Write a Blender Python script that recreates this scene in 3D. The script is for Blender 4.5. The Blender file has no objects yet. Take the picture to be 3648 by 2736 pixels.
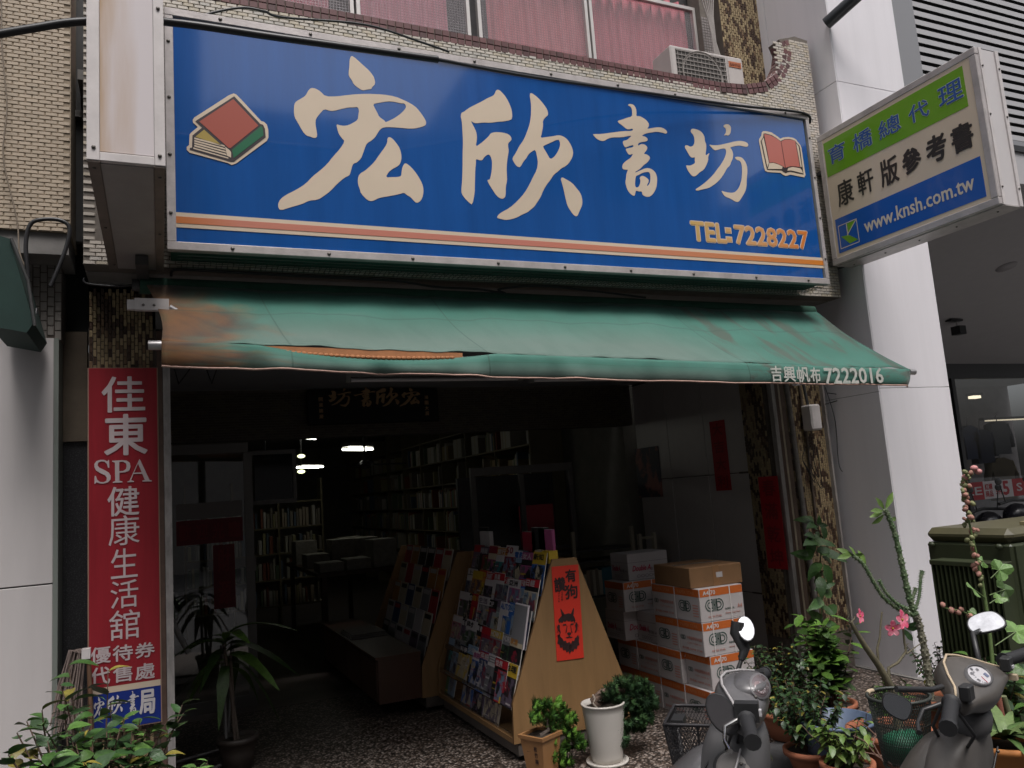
import bpy, bmesh, math, random
from mathutils import Vector, Matrix
random.seed(7)
R = math.radians
S = bpy.context.scene
COL = S.collection
# ---------------------------------------------------------------- camera
F_PX, CX, CY, HCAM = 2820.0, 1824.0, 1368.0, 1.6
_roll, _pitch, _yaw = R(4.22), R(7.75), R(24.3)
FWD = Vector((math.sin(_yaw)*math.cos(_pitch), math.cos(_yaw)*math.cos(_pitch), math.sin(_pitch)))
_r0 = Vector((math.cos(_yaw), -math.sin(_yaw), 0)); _u0 = _r0.cross(FWD)
RIGHT = _r0*math.cos(_roll) - _u0*math.sin(_roll)
UP = _u0*math.cos(_roll) + _r0*math.sin(_roll)
EYE = Vector((0, 0, HCAM))
cd = bpy.data.cameras.new('camera'); cam = bpy.data.objects.new('camera', cd); COL.objects.link(cam)
cd.sensor_fit = 'HORIZONTAL'; cd.sensor_width = 36; cd.lens = F_PX/3648*36; cd.clip_start = .05; cd.clip_end = 500
_m = Matrix((RIGHT, UP, -FWD)).transposed().to_4x4(); _m.translation = EYE
cam.matrix_world = _m; S.camera = cam
# ---------------------------------------------------------------- world, sun, exposure
W = bpy.data.worlds.new('World'); S.world = W; W.use_nodes = True
wn = W.node_tree.nodes; wl = W.node_tree.links
sky = wn.new('ShaderNodeTexSky'); sky.sky_type = 'NISHITA'; sky.sun_disc = False
sky.sun_elevation = R(68); sky.sun_rotation = R(182); sky.air_density = 1.0; sky.dust_density = 6.0; sky.ozone_density = 1.0
hs = wn.new('ShaderNodeHueSaturation'); hs.inputs['Saturation'].default_value = .28
wl.new(sky.outputs[0], hs.inputs['Color']); wl.new(hs.outputs[0], wn['Background'].inputs[0])
wn['Background'].inputs[1].default_value = .085
sd = bpy.data.lights.new('sun', 'SUN'); sun = bpy.data.objects.new('sun', sd); COL.objects.link(sun)
sd.energy = 1.4; sd.angle = R(25); sd.color = (1, .95, .93)
# sun direction: elevation 52, from the street side
_se, _sa = R(64), R(182)
_sv = Vector((math.sin(_sa)*math.cos(_se), math.cos(_sa)*math.cos(_se), math.sin(_se)))
sun.rotation_euler = _sv.to_track_quat('Z', 'Y').to_euler()
S.view_settings.view_transform = 'Standard'; S.view_settings.look = 'None'
S.view_settings.gamma = 1; S.view_settings.exposure = .8; S.view_settings.use_curve_mapping = False
S.cycles.max_bounces = 8; S.cycles.diffuse_bounces = 4; S.cycles.transparent_max_bounces = 12
# ---------------------------------------------------------------- helpers: pixel of the photo -> point on a plane
def ray(x, y): return FWD + RIGHT*((x-CX)/F_PX) - UP*((y-CY)/F_PX)
def onY(x, y, Y): d = ray(x, y); return EYE + d*(Y/d.y)
def onX(x, y, X): d = ray(x, y); return EYE + d*(X/d.x)
def onZ(x, y, Z): d = ray(x, y); return EYE + d*((Z-HCAM)/d.z)
def infr(p, mar=40):
    q = Vector(p)-EYE; z = q.dot(FWD)
    if z <= 0: return False
    x = CX+F_PX*q.dot(RIGHT)/z; y = CY-F_PX*q.dot(UP)/z
    return -mar < x < 3648+mar and -mar < y < 2736+mar
# ---------------------------------------------------------------- materials
_M = {}
def mat(name, col, rough=.6, metal=0, noise=0., scale=6, bump=0, bscale=60, rnd=0, col2=None, mix=(.45,.6), spec=.5, emit=0, trans=0, dirt=0, stretch=None, coat=0):
    if name in _M: return _M[name]
    m = bpy.data.materials.new(name); m.use_nodes = True; _M[name] = m
    nt = m.node_tree; n = nt.nodes; l = nt.links; b = n['Principled BSDF']
    c = (*col, 1)
    b.inputs['Base Color'].default_value = c; b.inputs['Roughness'].default_value = rough
    b.inputs['Metallic'].default_value = metal; b.inputs['Specular IOR Level'].default_value = spec
    if coat: b.inputs['Coat Weight'].default_value = coat; b.inputs['Coat Roughness'].default_value = .06
    if trans: b.inputs['Transmission Weight'].default_value = trans
    if emit: b.inputs['Emission Color'].default_value = c; b.inputs['Emission Strength'].default_value = emit
    src = None
    def texco():
        t = n.new('ShaderNodeTexCoord'); o = t.outputs['Object']
        if stretch:
            mp = n.new('ShaderNodeMapping'); mp.inputs['Scale'].default_value = stretch; l.new(o, mp.inputs['Vector']); o = mp.outputs[0]
        return o
    if noise or col2 or dirt:
        tc = texco(); nz = n.new('ShaderNodeTexNoise'); nz.inputs['Scale'].default_value = scale; nz.inputs['Detail'].default_value = 8; nz.inputs['Roughness'].default_value = .65
        l.new(tc, nz.inputs['Vector'])
        if col2:
            rp = n.new('ShaderNodeValToRGB'); rp.color_ramp.elements[0].position = mix[0]; rp.color_ramp.elements[1].position = mix[1]
            rp.color_ramp.elements[0].color = c; rp.color_ramp.elements[1].color = (*col2, 1)
            l.new(nz.outputs['Fac'], rp.inputs[0]); src = rp.outputs[0]
        else:
            mr = n.new('ShaderNodeMapRange'); mr.inputs[1].default_value = .25; mr.inputs[2].default_value = .75
            mr.inputs[3].default_value = 1-noise; mr.inputs[4].default_value = 1+noise*.6; l.new(nz.outputs['Fac'], mr.inputs[0])
            mx = n.new('ShaderNodeMix'); mx.data_type = 'RGBA'; mx.blend_type = 'MULTIPLY'; mx.inputs[0].default_value = 1
            mx.inputs[6].default_value = c; l.new(mr.outputs[0], mx.inputs[7]); src = mx.outputs[2]
    if rnd:
        oi = n.new('ShaderNodeObjectInfo'); mr = n.new('ShaderNodeMapRange'); mr.inputs[3].default_value = 1-rnd; mr.inputs[4].default_value = 1+rnd
        l.new(oi.outputs['Random'], mr.inputs[0]); mx = n.new('ShaderNodeMix'); mx.data_type = 'RGBA'; mx.blend_type = 'MULTIPLY'; mx.inputs[0].default_value = 1
        if src: l.new(src, mx.inputs[6])
        else: mx.inputs[6].default_value = c
        l.new(mr.outputs[0], mx.inputs[7]); src = mx.outputs[2]
    if src: l.new(src, b.inputs['Base Color'])
    if bump:
        tc = texco(); nz = n.new('ShaderNodeTexNoise'); nz.inputs['Scale'].default_value = bscale; nz.inputs['Detail'].default_value = 4; l.new(tc, nz.inputs['Vector'])
        bp = n.new('ShaderNodeBump'); bp.inputs['Strength'].default_value = bump; bp.inputs['Distance'].default_value = .01
        l.new(nz.outputs['Fac'], bp.inputs['Height']); l.new(bp.outputs[0], b.inputs['Normal'])
    return m
# ---------------------------------------------------------------- object helpers
def tag(o, label=None, cat=None, group=None, kind=None):
    if label: o['label'] = label
    if cat: o['category'] = cat
    if group: o['group'] = group
    if kind: o['kind'] = kind
    return o
def thing(name, label, cat, loc, group=None):
    o = bpy.data.objects.new(name, None); COL.objects.link(o); o.location = loc; o.empty_display_size = .1
    return tag(o, label, cat, group)
def wloc(o):
    v = Vector((0, 0, 0))
    while o is not None: v += Vector(o.location); o = o.parent
    return v
class MB:
    """collects verts and faces in world space; build() links them as one mesh object"""
    def __init__(s): s.v = []; s.f = []; s.mi = []; s.sm = []; s.k = 0; s.smooth = False
    def add(s, vs, fs):
        o = len(s.v); s.v += [Vector(p) for p in vs]; s.f += [[i+o for i in f] for f in fs]
        s.mi += [s.k]*len(fs); s.sm += [s.smooth]*len(fs); return s
    def box(s, x0, x1, y0, y1, z0, z1, M=None):
        vs = [Vector((x, y, z)) for z in (z0, z1) for y in (y0, y1) for x in (x0, x1)]
        if M: vs = [M @ v for v in vs]
        return s.add(vs, [(0,2,3,1),(4,5,7,6),(0,1,5,4),(2,6,7,3),(0,4,6,2),(1,3,7,5)])
    def bbox(s, x0, x1, y0, y1, z0, z1, b=.004, M=None):   # box with chamfered edges
        bm = bmesh.new(); bmesh.ops.create_cube(bm, size=1)
        bmesh.ops.scale(bm, verts=bm.verts, vec=(x1-x0, y1-y0, z1-z0)); bmesh.ops.translate(bm, verts=bm.verts, vec=((x0+x1)/2, (y0+y1)/2, (z0+z1)/2))
        bmesh.ops.bevel(bm, geom=bm.edges[:]+bm.verts[:], offset=b, segments=1, affect='EDGES')
        bm.verts.index_update(); vs = [v.co.copy() for v in bm.verts]; fs = [[v.index for v in f.verts] for f in bm.faces]; bm.free()
        if M: vs = [M @ v for v in vs]
        return s.add(vs, fs)
    def quad(s, *p): return s.add(p, [list(range(len(p)))])
    def prism(s, pts, off):
        n = len(pts); off = Vector(off); a = [Vector(p) for p in pts]; b = [p+off for p in a]
        return s.add(a+b, [list(range(n))[::-1], list(range(n, 2*n))]+[(i, (i+1) % n, n+(i+1) % n, n+i) for i in range(n)])
    def tube(s, path, r, n=8, cap=True):
        path = [Vector(p) for p in path]; rs = r if isinstance(r, (list, tuple)) else [r]*len(path)
        vs = []; up = Vector((0, 0, 1)); pa = None
        for i, p in enumerate(path):
            t = (path[min(i+1, len(path)-1)]-path[max(i-1, 0)]).normalized()
            if pa is None:
                pa = t.cross(up); pa = pa.normalized() if pa.length > 1e-4 else Vector((1, 0, 0))
            pa = (pa - t*pa.dot(t)).normalized(); pb = t.cross(pa)
            vs += [p+(pa*math.cos(2*math.pi*k/n)+pb*math.sin(2*math.pi*k/n))*rs[i] for k in range(n)]
        fs = [(i*n+k, i*n+(k+1) % n, (i+1)*n+(k+1) % n, (i+1)*n+k) for i in range(len(path)-1) for k in range(n)]
        sm = s.smooth; s.smooth = n > 5; s.add(vs, fs); s.smooth = False
        if cap: s.add([vs[k] for k in range(n)][::-1], [list(range(n))]); s.add(vs[-n:], [list(range(n))])
        s.smooth = sm; return s
    def lathe(s, prof, c, n=24, M=None):
        c = Vector(c); vs = []
        for r_, z in prof: vs += [Vector((r_*math.cos(2*math.pi*k/n), r_*math.sin(2*math.pi*k/n), z)) for k in range(n)]
        vs = [(M @ v if M else v)+c for v in vs]
        fs = [(i*n+k, i*n+(k+1) % n, (i+1)*n+(k+1) % n, (i+1)*n+k) for i in range(len(prof)-1) for k in range(n)]
        sm = s.smooth; s.smooth = True; s.add(vs, fs); s.smooth = sm; return s
    def ball(s, c, r, n=8, m=6, sc=(1, 1, 1), M=None):
        c = Vector(c); prof = [(math.sin(math.pi*i/m), -math.cos(math.pi*i/m)) for i in range(m+1)]; vs = []
        for a, z in prof: vs += [Vector((a*math.cos(2*math.pi*k/n)*sc[0], a*math.sin(2*math.pi*k/n)*sc[1], z*sc[2]))*r for k in range(n)]
        vs = [(M @ v if M else v)+c for v in vs]
        fs = [(i*n+k, i*n+(k+1) % n, (i+1)*n+(k+1) % n, (i+1)*n+k) for i in range(m) for k in range(n)]
        sm = s.smooth; s.smooth = True; s.add(vs, fs); s.smooth = sm; return s
    def loft(s, rings, cap=True):
        n = len(rings[0]); vs = [Vector(p) for r_ in rings for p in r_]
        fs = [(i*n+k, i*n+(k+1) % n, (i+1)*n+(k+1) % n, (i+1)*n+k) for i in range(len(rings)-1) for k in range(n)]
        s.add(vs, fs)
        if cap: s.add(rings[0][::-1], [list(range(n))]); s.add(rings[-1], [list(range(n))])
        return s
    def build(s, name, m, parent=None, kind=None, label=None, sub=0, weld=False):
        w = wloc(parent) if parent else Vector((0, 0, 0))
        me = bpy.data.meshes.new(name); me.from_pydata([v-w for v in s.v], [], s.f)
        for x in (m if isinstance(m, (list, tuple)) else [m]): me.materials.append(x)
        me.polygons.foreach_set('material_index', s.mi); me.polygons.foreach_set('use_smooth', s.sm)
        if weld or sub:
            bm = bmesh.new(); bm.from_mesh(me); bmesh.ops.remove_doubles(bm, verts=bm.verts, dist=1e-4); bmesh.ops.recalc_face_normals(bm, faces=bm.faces); bm.to_mesh(me); bm.free()
        me.update()
        o = bpy.data.objects.new(name, me); COL.objects.link(o)
        if parent: o.parent = parent
        if sub:
            md = o.modifiers.new('sub', 'SUBSURF'); md.levels = sub; md.render_levels = sub
            for p in me.polygons: p.use_smooth = True
        return tag(o, label, None, None, kind)
def inst(name, mesh, parent, Mx, group=None):
    o = bpy.data.objects.new(name, mesh); COL.objects.link(o); o.parent = parent
    o.matrix_local = Matrix.Translation(-wloc(parent)) @ Mx if parent else Mx
    return o
def basis(O, U, V, N):
    M = Matrix((U, V, N)).transposed().to_4x4(); M.translation = O; return M
# unit tile: front face inset so that joints read as recessed
def tile_mesh(m, inset=.06):
    me = bpy.data.meshes.new('tile'); a = .5; b = .5-inset
    vs = [(-a,-a,0),(a,-a,0),(a,a,0),(-a,a,0),(-b,-b,1),(b,-b,1),(b,b,1),(-b,b,1)]
    me.from_pydata(vs, [], [(4,5,6,7),(0,1,5,4),(1,2,6,5),(2,3,7,6),(3,0,4,7)]); me.materials.append(m); return me
def tile_field(parent, O, U, V, N, tiles, mats, depth=.006, limit=300, name='tile', inset=.06):
    """tiles: (u, v, w, h, material index). The nearest in the frame become parts, the rest one stuff part."""
    O, U, V, N = Vector(O), Vector(U), Vector(V), Vector(N); L = []
    for t in tiles:
        p = O+U*t[0]+V*t[1]
        if infr(p, 60): L.append(((p-EYE).length/max(t[2]*t[3], 1e-6)**.5, t, p))
    L.sort(key=lambda a: a[0]); ms = [tile_mesh(m, inset) for m in mats]; rest = MB()
    for i, (d, t, p) in enumerate(L):
        dd = depth*random.uniform(.75, 1.25)
        if i < limit: inst(name, ms[t[4]], parent, basis(p, U*t[2], V*t[3], N*dd))
        else:
            Mx = basis(p, U*t[2], V*t[3], N*dd); rest.k = t[4]
            rest.add([Mx @ v.co for v in ms[t[4]].vertices], [tuple(f.vertices) for f in ms[t[4]].polygons])
    if rest.v: rest.build(name, mats, parent, kind='stuff')
# ---------------------------------------------------------------- flat shapes and lettering
_tmp = []
def curve_mesh(cu):
    ob = bpy.data.objects.new('tmp', cu); COL.objects.link(ob)
    dg = bpy.context.evaluated_depsgraph_get(); me = bpy.data.meshes.new_from_object(ob.evaluated_get(dg))
    bpy.data.objects.remove(ob); bpy.data.curves.remove(cu); return me
def loops_mesh(loops, thick=.003):
    cu = bpy.data.curves.new('c', 'CURVE'); cu.dimensions = '2D'; cu.fill_mode = 'BOTH'; cu.extrude = thick/2
    for lp in loops:
        sp = cu.splines.new('POLY'); sp.points.add(len(lp)-1); sp.use_cyclic_u = True
        for i, (x, y) in enumerate(lp): sp.points[i].co = (x, y, 0, 1)
    return curve_mesh(cu)
def smooth_loop(lp, it=1):
    for _ in range(it):
        o = []; n = len(lp)
        for i in range(n):
            a, b = lp[i], lp[(i+1) % n]
            o += [(a[0]*.75+b[0]*.25, a[1]*.75+b[1]*.25), (a[0]*.25+b[0]*.75, a[1]*.25+b[1]*.75)]
        lp = o
    return lp
def shape(name, loops, M, m, parent, thick=.003, label=None):
    me = loops_mesh(loops, thick); me.materials.append(m)
    o = inst(name, me, parent, M); return tag(o, label)
_T = {}
def text_raw(body, bold=0., shear=0.):
    k = (body, bold, shear)
    if k not in _T:
        cu = bpy.data.curves.new('t', 'FONT'); cu.body = body; cu.size = 1; cu.offset = bold; cu.shear = shear; cu.resolution_u = 2
        me = curve_mesh(cu); vs = [v.co.copy() for v in me.vertices]; fs = [tuple(f.vertices) for f in me.polygons]; bpy.data.meshes.remove(me)
        if not vs: vs = [Vector((0,0,0)), Vector((1,0,0)), Vector((1,1,0))]; fs = [(0,1,2)]
        x0 = min(v.x for v in vs); x1 = max(v.x for v in vs); y0 = min(v.y for v in vs); y1 = max(v.y for v in vs)
        _T[k] = ([Vector(((v.x-x0)/max(x1-x0, 1e-6), (v.y-y0)/max(y1-y0, 1e-6), 0)) for v in vs], fs, (x1-x0)/max(y1-y0, 1e-6))
    return _T[k]
def text(mb, body, O, U, V, w, h, bold=0., shear=0.):
    """text fitted in a rectangle: O lower-left, U/V unit axes; h=0 or w=0 keeps the aspect"""
    bold_ = bold; vs, fs, asp = text_raw(body, 0, shear)
    if not w: w = h*asp
    if not h: h = w/asp
    O, U, V = Vector(O), Vector(U), Vector(V); N = U.cross(V)
    sh = [(0,0)]
    if bold_:
        sh = [(math.cos(k*math.pi/4)*bold_*h, math.sin(k*math.pi/4)*bold_*h) for k in range(0,8)]+[(0,0)]
    for i, (a, b) in enumerate(sh): mb.add([O+U*(v.x*w+a)+V*(v.y*h+b)+N*(i*.00012) for v in vs], fs)
    return mb
def stroke(mb, pts, w, O, U, V, closed=False):
    O, U, V = Vector(O), Vector(U), Vector(V); P = [Vector((p[0], p[1])) for p in pts]; n = len(P); ws = w if isinstance(w, (list, tuple)) else [w]*n
    a = []; b = []
    for i in range(n):
        t = (P[(i+1) % n if closed else min(i+1, n-1)]-P[(i-1) % n if closed else max(i-1, 0)])
        t = t.normalized() if t.length > 1e-9 else Vector((1, 0)); nn = Vector((-t.y, t.x))*ws[i]*.5
        a.append(P[i]+nn); b.append(P[i]-nn)
    vs = [O+U*p.x+V*p.y for p in a+b]
    rng = range(n if closed else n-1)
    return mb.add(vs, [(i, n+i, n+(i+1) % n, (i+1) % n) for i in rng])
X_, Y_, Z_ = Vector((1,0,0)), Vector((0,1,0)), Vector((0,0,1))
# ================================================================ MATERIALS
white_paint = mat('white_panel', (.62,.57,.575), .42, noise=.06, scale=3)
white_dirty = mat('white_aluminium', (.62,.58,.57), .38, noise=.22, scale=5, bump=.05)
alu = mat('aluminium', (.52,.5,.5), .35, metal=.7, noise=.25, scale=9)
grout = mat('grout', (.16,.14,.12), .9, noise=.3, scale=14)
grout_d = mat('dark_grout', (.11,.09,.075), .9, noise=.4, scale=9)
cream_t = [mat('cream_tile_%s' % c, k, .38, noise=.2, scale=30, rnd=.12) for c, k in (('pale',(.54,.49,.43)),('grey',(.47,.44,.40)),('warm',(.5,.44,.35)))]
maroon_t = [mat('maroon_tile', (.15,.07,.07), .3, noise=.3, scale=30, rnd=.2), mat('maroon_tile_dark', (.1,.05,.05), .3, noise=.3, scale=30)]
mosaic_t = [mat('mosaic_tan', (.34,.26,.15), .4, noise=.3, scale=30, rnd=.2), mat('mosaic_brown', (.075,.045,.03), .35, noise=.3, scale=30, rnd=.3), mat('mosaic_umber', (.2,.13,.075), .4, noise=.3, scale=30, rnd=.2)]
beige_t = [mat('beige_tile_a', (.45,.37,.28), .5, noise=.18, scale=12, rnd=.06), mat('beige_tile_b', (.42,.345,.26), .5, noise=.18, scale=12, rnd=.06)]
black = mat('black_plastic', (.02,.02,.021), .45)
blackcable = mat('black_rubber', (.018,.018,.02), .4)
dark_m = mat('dark_metal', (.05,.05,.05), .5, noise=.3)
granite = mat('dark_granite', (.018,.018,.02), .3, col2=(.09,.09,.095), mix=(.5,.72), scale=160)
concrete = mat('grey_concrete', (.22,.21,.2), .85, noise=.25, scale=4, bump=.1)
ceil_m = mat('ceiling_plaster', (.22,.22,.23), .9, noise=.15, scale=2)
screw_m = mat('screw_steel', (.12,.11,.1), .4, metal=.6)
rust = mat('rust', (.2,.09,.035), .9, noise=.4, scale=20)
# ================================================================ SETTING
def struct(name, mb, m, parent=None):
    o = mb.build(name, m, parent); o['kind'] = 'structure'; return o
asphalt = mat('asphalt', (.05,.05,.052), .9, noise=.3, scale=20, bump=.3, bscale=200)
struct('street', MB().quad((-60,-60,0),(60,-60,0),(60,3.995,0),(-60,3.995,0)), asphalt)
# exposed-aggregate floor of the arcade: pebbles in dark cement
def pebble_mat():
    m = bpy.data.materials.new('washed_pebble'); m.use_nodes = True; n = m.node_tree.nodes; l = m.node_tree.links; b = n['Principled BSDF']
    tc = n.new('ShaderNodeTexCoord'); vo = n.new('ShaderNodeTexVoronoi'); vo.inputs['Scale'].default_value = 62; vo.feature = 'F1'
    l.new(tc.outputs['Object'], vo.inputs['Vector'])
    rp = n.new('ShaderNodeValToRGB'); e = rp.color_ramp.elements; e[0].color = (.05,.038,.03,1); e[1].color = (.38,.32,.28,1); e[1].position = .95; x = e.new(.5); x.color = (.12,.085,.065,1)
    sp = n.new('ShaderNodeSeparateColor'); l.new(vo.outputs['Color'], sp.inputs[0]); l.new(sp.outputs[0], rp.inputs[0])
    gt = n.new('ShaderNodeMapRange'); gt.inputs[1].default_value = .35; gt.inputs[2].default_value = .62; gt.inputs[3].default_value = 1; gt.inputs[4].default_value = .18
    l.new(vo.outputs['Distance'], gt.inputs[0]); mx = n.new('ShaderNodeMix'); mx.data_type = 'RGBA'; mx.blend_type = 'MULTIPLY'; mx.inputs[0].default_value = 1
    l.new(rp.outputs[0], mx.inputs[6]); l.new(gt.outputs[0], mx.inputs[7]); l.new(mx.outputs[2], b.inputs['Base Color']); b.inputs['Roughness'].default_value = .5
    bp = n.new('ShaderNodeBump'); bp.inputs['Strength'].default_value = .6; bp.inputs['Distance'].default_value = .004; bp.invert = True
    l.new(vo.outputs['Distance'], bp.inputs['Height']); l.new(bp.outputs[0], b.inputs['Normal']); return m
struct('arcade_floor', MB().box(-2,5.1,4.0,7.0,-.05,.004), pebble_mat())
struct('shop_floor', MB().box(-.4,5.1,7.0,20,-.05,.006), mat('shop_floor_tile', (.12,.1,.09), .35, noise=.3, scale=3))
struct('pavement', MB().box(5.12,30,3.7,12,-.05,.006), mat('paving', (.2,.19,.18), .8, noise=.3, scale=8))

# ================================================================ THE SHOP BUILDING
B = thing('shop_house', 'tiled shop building with blue signboard over its dark open ground-floor arcade', 'building', (2.4, 5, 0))
# pillars (mosaic-tiled) : left face x -.36..-.0, right face 4.52..5.11
def mosaic(parent, O, U, V, N, w, h, tw=.0165, th=.042, g=.003, limit=300, patch=.33, skip=None):
    t = []; nx = int(w/(tw+g)); nz = int(h/((th+g)))
    for i in range(nx):
        off = (i % 2)*(th+g)*.5
        for k in range(nz):
            u = (i+.5)*(tw+g); v = (k+.5)*(th+g)+off
            if v+th*.5 > h or (skip and skip(u, v)): continue
            c = random.random(); q_ = math.sin(i*.62+k*.55+1.3*math.sin(k*.23+i*.11))*.5+.5; mi = 1 if c < patch*(.25+1.5*q_*q_) else (2 if c < patch*(.25+1.5*q_*q_)+.14 else 0)
            t.append((u, v, tw, th, mi))
    tile_field(parent, O, U, V, N, t, mosaic_t, depth=.004, limit=limit)
pl = MB().box(-.36,-.012,5.0,5.45,0,2.96).build('pillar', grout_d, B)
mosaic(pl, (-.358,4.9995,0), X_, Z_, -Y_, .345, .62, limit=140)
mosaic(pl, (-.358,4.9995,2.42), X_, Z_, -Y_, .345, .53, limit=160)
pr = MB().box(4.525,5.105,5.0,5.45,0,2.96).build('pillar', grout_d, B)
mosaic(pr, (4.66,4.9995,.3), X_, Z_, -Y_, .44, 2.6, limit=300)
prs = MB().box(4.50,4.5245,5.02,5.30,0,2.9).build('pillar', grout_d, B)
mosaic(prs, (4.4995,5.30,.3), -Y_, Z_, -X_, .28, 2.3, limit=200, patch=.45)
# beam and parapet (front plane Y=4.65)
PY = 4.65
def pz(x, y): p = onY(x, y, PY); return (p.x, p.z)
top = pz(1200,35)[1]; rt = pz(2875,145); rb = pz(2990,1060)
xr = rt[0]; zb = rb[1]
curl = [pz(*q) for q in ((2560,292),(2650,300),(2720,292),(2765,260),(2785,215),(2790,175),(2775,140),(2830,130),(2875,145))]
ztop = (pz(1200,35)[1]+pz(2500,262)[1])/2
outline = [(-.36,zb),(xr,zb)]+[(c[0],c[1]) for c in curl[::-1]]+[(-.36,ztop)]
outline = [(min(a,xr),b) for a,b in outline]
sec = MB().prism([(a,PY,b) for a,b in outline], (0,.13,0)).build('parapet', grout, B)
# tiles: maroon cap rows follow the top edge, cream bricks below
edge = [(-.36,ztop)]+curl[:7]
def resample(pts, step):
    out = []; d = 0; P = [Vector(p) for p in pts]
    for a, b in zip(P, P[1:]):
        L = (b-a).length; t = (step-d) if out else 0
        if not out: out.append((a.copy(), (b-a).normalized())); t = step
        while t <= L: out.append((a+(b-a)*(t/L), (b-a).normalized())); t += step
        d = L-(t-step)
    return out
mt = []; mcount = 0; tm = [tile_mesh(m) for m in maroon_t]; tw = .05
for (p, t) in resample(edge, tw+.004):
    nrm = Vector((t.y, -t.x))
    for r in range(2):
        c = p+nrm*(.022+r*.045)
        if c.x > xr: continue
        Mx = basis(Vector((c.x, PY-.0005, c.y)), Vector((t.x,0,t.y))*tw, Vector((-nrm.x,0,-nrm.y))*.041, -Y_*.006)
        if infr(Mx.translation, 60):
            inst('tile', tm[0 if random.random() < .8 else 1], sec, Mx); mcount += 1
    # top face cap
for (p, t) in resample(edge, tw+.004):
    nrm = Vector((-t.y, t.x))
    for r in range(2):
        if t.x < .9 and p.x < xr:
            Mx = basis(Vector((p.x, PY+.032+r*.06, p.y)), Vector((t.x,0,t.y))*tw, Y_*.056, Vector((nrm.x,0,nrm.y))*.006)
            inst('tile', tm[0], sec, Mx)
sx0, sx1 = -.36, xr
def top_at(x):
    if x <= curl[0][0]: return ztop
    for a, b in zip(curl, curl[1:4]):
        if a[0] <= x <= b[0]: return a[1]+(b[1]-a[1])*(x-a[0])/(b[0]-a[0]+1e-9)
    if x > curl[3][0]: return max(c[1] for c in curl)
    return ztop
bt = []; bw, bh, g = .057, .0185, .004
row = 0; z = zb+.012
while z < curl[7][1]:
    x = -.36+(bw+g)*.5*(row % 2)+bw/2
    while x-bw/2 < xr-.01:
        tp = top_at(x)-.096
        ok = z < tp
        if x > 4.33 and x < 4.70 and z > curl[1][1]-.09: # hollow of the curl
            ok = x > curl[4][0]+.09+max(0,(z-curl[4][1]))*.1 or z < tp
        if x > curl[4][0]+.085 and z < curl[7][1]-.05: ok = True
        hid = .13 < x < 4.58 and 3.15 < z < 4.32      # behind the signboard
        if -.33 < x < .0 and z > 3.1 and z < 4.6: hid = True   # behind the light box
        w_ = bw; xc = x
        if x+bw/2 > xr: w_ = xr-(x-bw/2)-.001; xc = x-bw/2+w_/2
        if ok and not hid and w_ > .01: bt.append((xc, z, w_, bh, random.choice((0,0,0,1,2))))
        x += bw+g
    z += bh+g; row += 1
tile_field(sec, (0,PY-.0005,0), X_, Z_, -Y_, bt, cream_t, depth=.005, limit=300, name='brick')
# underside of the overhang, beam and fascia
MB().box(-.36,xr,4.79,5.0,zb,zb+.12).build('beam', concrete, B)
MB().box(-.36,5.105,5.0,5.3,2.70,3.4).build('wall', concrete, B)
# upper floor: wall, windows, mosaic column
WY = 5.4
MB().box(-.4,5.2,WY+.12,WY+.3,3.3,7.5).build('wall', dark_m, B)
MB().box(-.4,5.3,4.79,WY+.1,4.1,4.16).build('balcony_slab', concrete, B)
def wx(x, y, Y=WY): return onY(x, y, Y)
frame_m = mat('window_aluminium', (.6,.57,.55), .35, metal=.3, noise=.1)
glassw = mat('ribbed_glass', (.42,.36,.38), .22, noise=.2, scale=40, spec=.6)
def ribbed():
    m = bpy.data.materials.new('patterned_glass'); m.use_nodes = True; n = m.node_tree.nodes; l = m.node_tree.links; b = n['Principled BSDF']
    b.inputs['Base Color'].default_value = (.75,.72,.74,1); b.inputs['Roughness'].default_value = .25
    tr = n.new('ShaderNodeBsdfTransparent'); tr.inputs[0].default_value = (.86,.84,.85,1)
    mx = n.new('ShaderNodeMixShader'); mx.inputs[0].default_value = .27
    tc = n.new('ShaderNodeTexCoord'); w1 = n.new('ShaderNodeTexWave'); w1.inputs['Scale'].default_value = 14; w1.bands_direction = 'X'
    w2 = n.new('ShaderNodeTexWave'); w2.inputs['Scale'].default_value = 14; w2.bands_direction = 'Z'
    ad = n.new('ShaderNodeMath'); ad.operation = 'MAXIMUM'; l.new(tc.outputs['Object'], w1.inputs['Vector']); l.new(tc.outputs['Object'], w2.inputs['Vector'])
    l.new(w1.outputs['Fac'], ad.inputs[0]); l.new(w2.outputs['Fac'], ad.inputs[1])
    bp = n.new('ShaderNodeBump'); bp.inputs['Strength'].default_value = .8; bp.inputs['Distance'].default_value = .006; l.new(ad.outputs[0], bp.inputs['Height']); l.new(bp.outputs[0], b.inputs['Normal'])
    mr = n.new('ShaderNodeMapRange'); mr.inputs[1].default_value = .6; mr.inputs[2].default_value = 1; mr.inputs[3].default_value = .04; mr.inputs[4].default_value = .22; l.new(ad.outputs[0], mr.inputs[0]); l.new(mr.outputs[0], mx.inputs[0])
    l.new(tr.outputs[0], mx.inputs[1]); l.new(b.outputs[0], mx.inputs[2]); l.new(mx.outputs[0], n['Material Output'].inputs[0]); return m
rglass = ribbed()
xs = [-.2, wx(1200,5).x, wx(1265,20).x, wx(1690,100).x, wx(2110,180).x, wx(2478,60).x]
zt = wx(2300,0).z; z0w = 4.2
wins = [(xs[0],xs[2]-.01),(xs[2]+.01,xs[3]-.03),(xs[3]+.04,xs[4]-.01),(xs[4]+.01,xs[5])]
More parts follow.
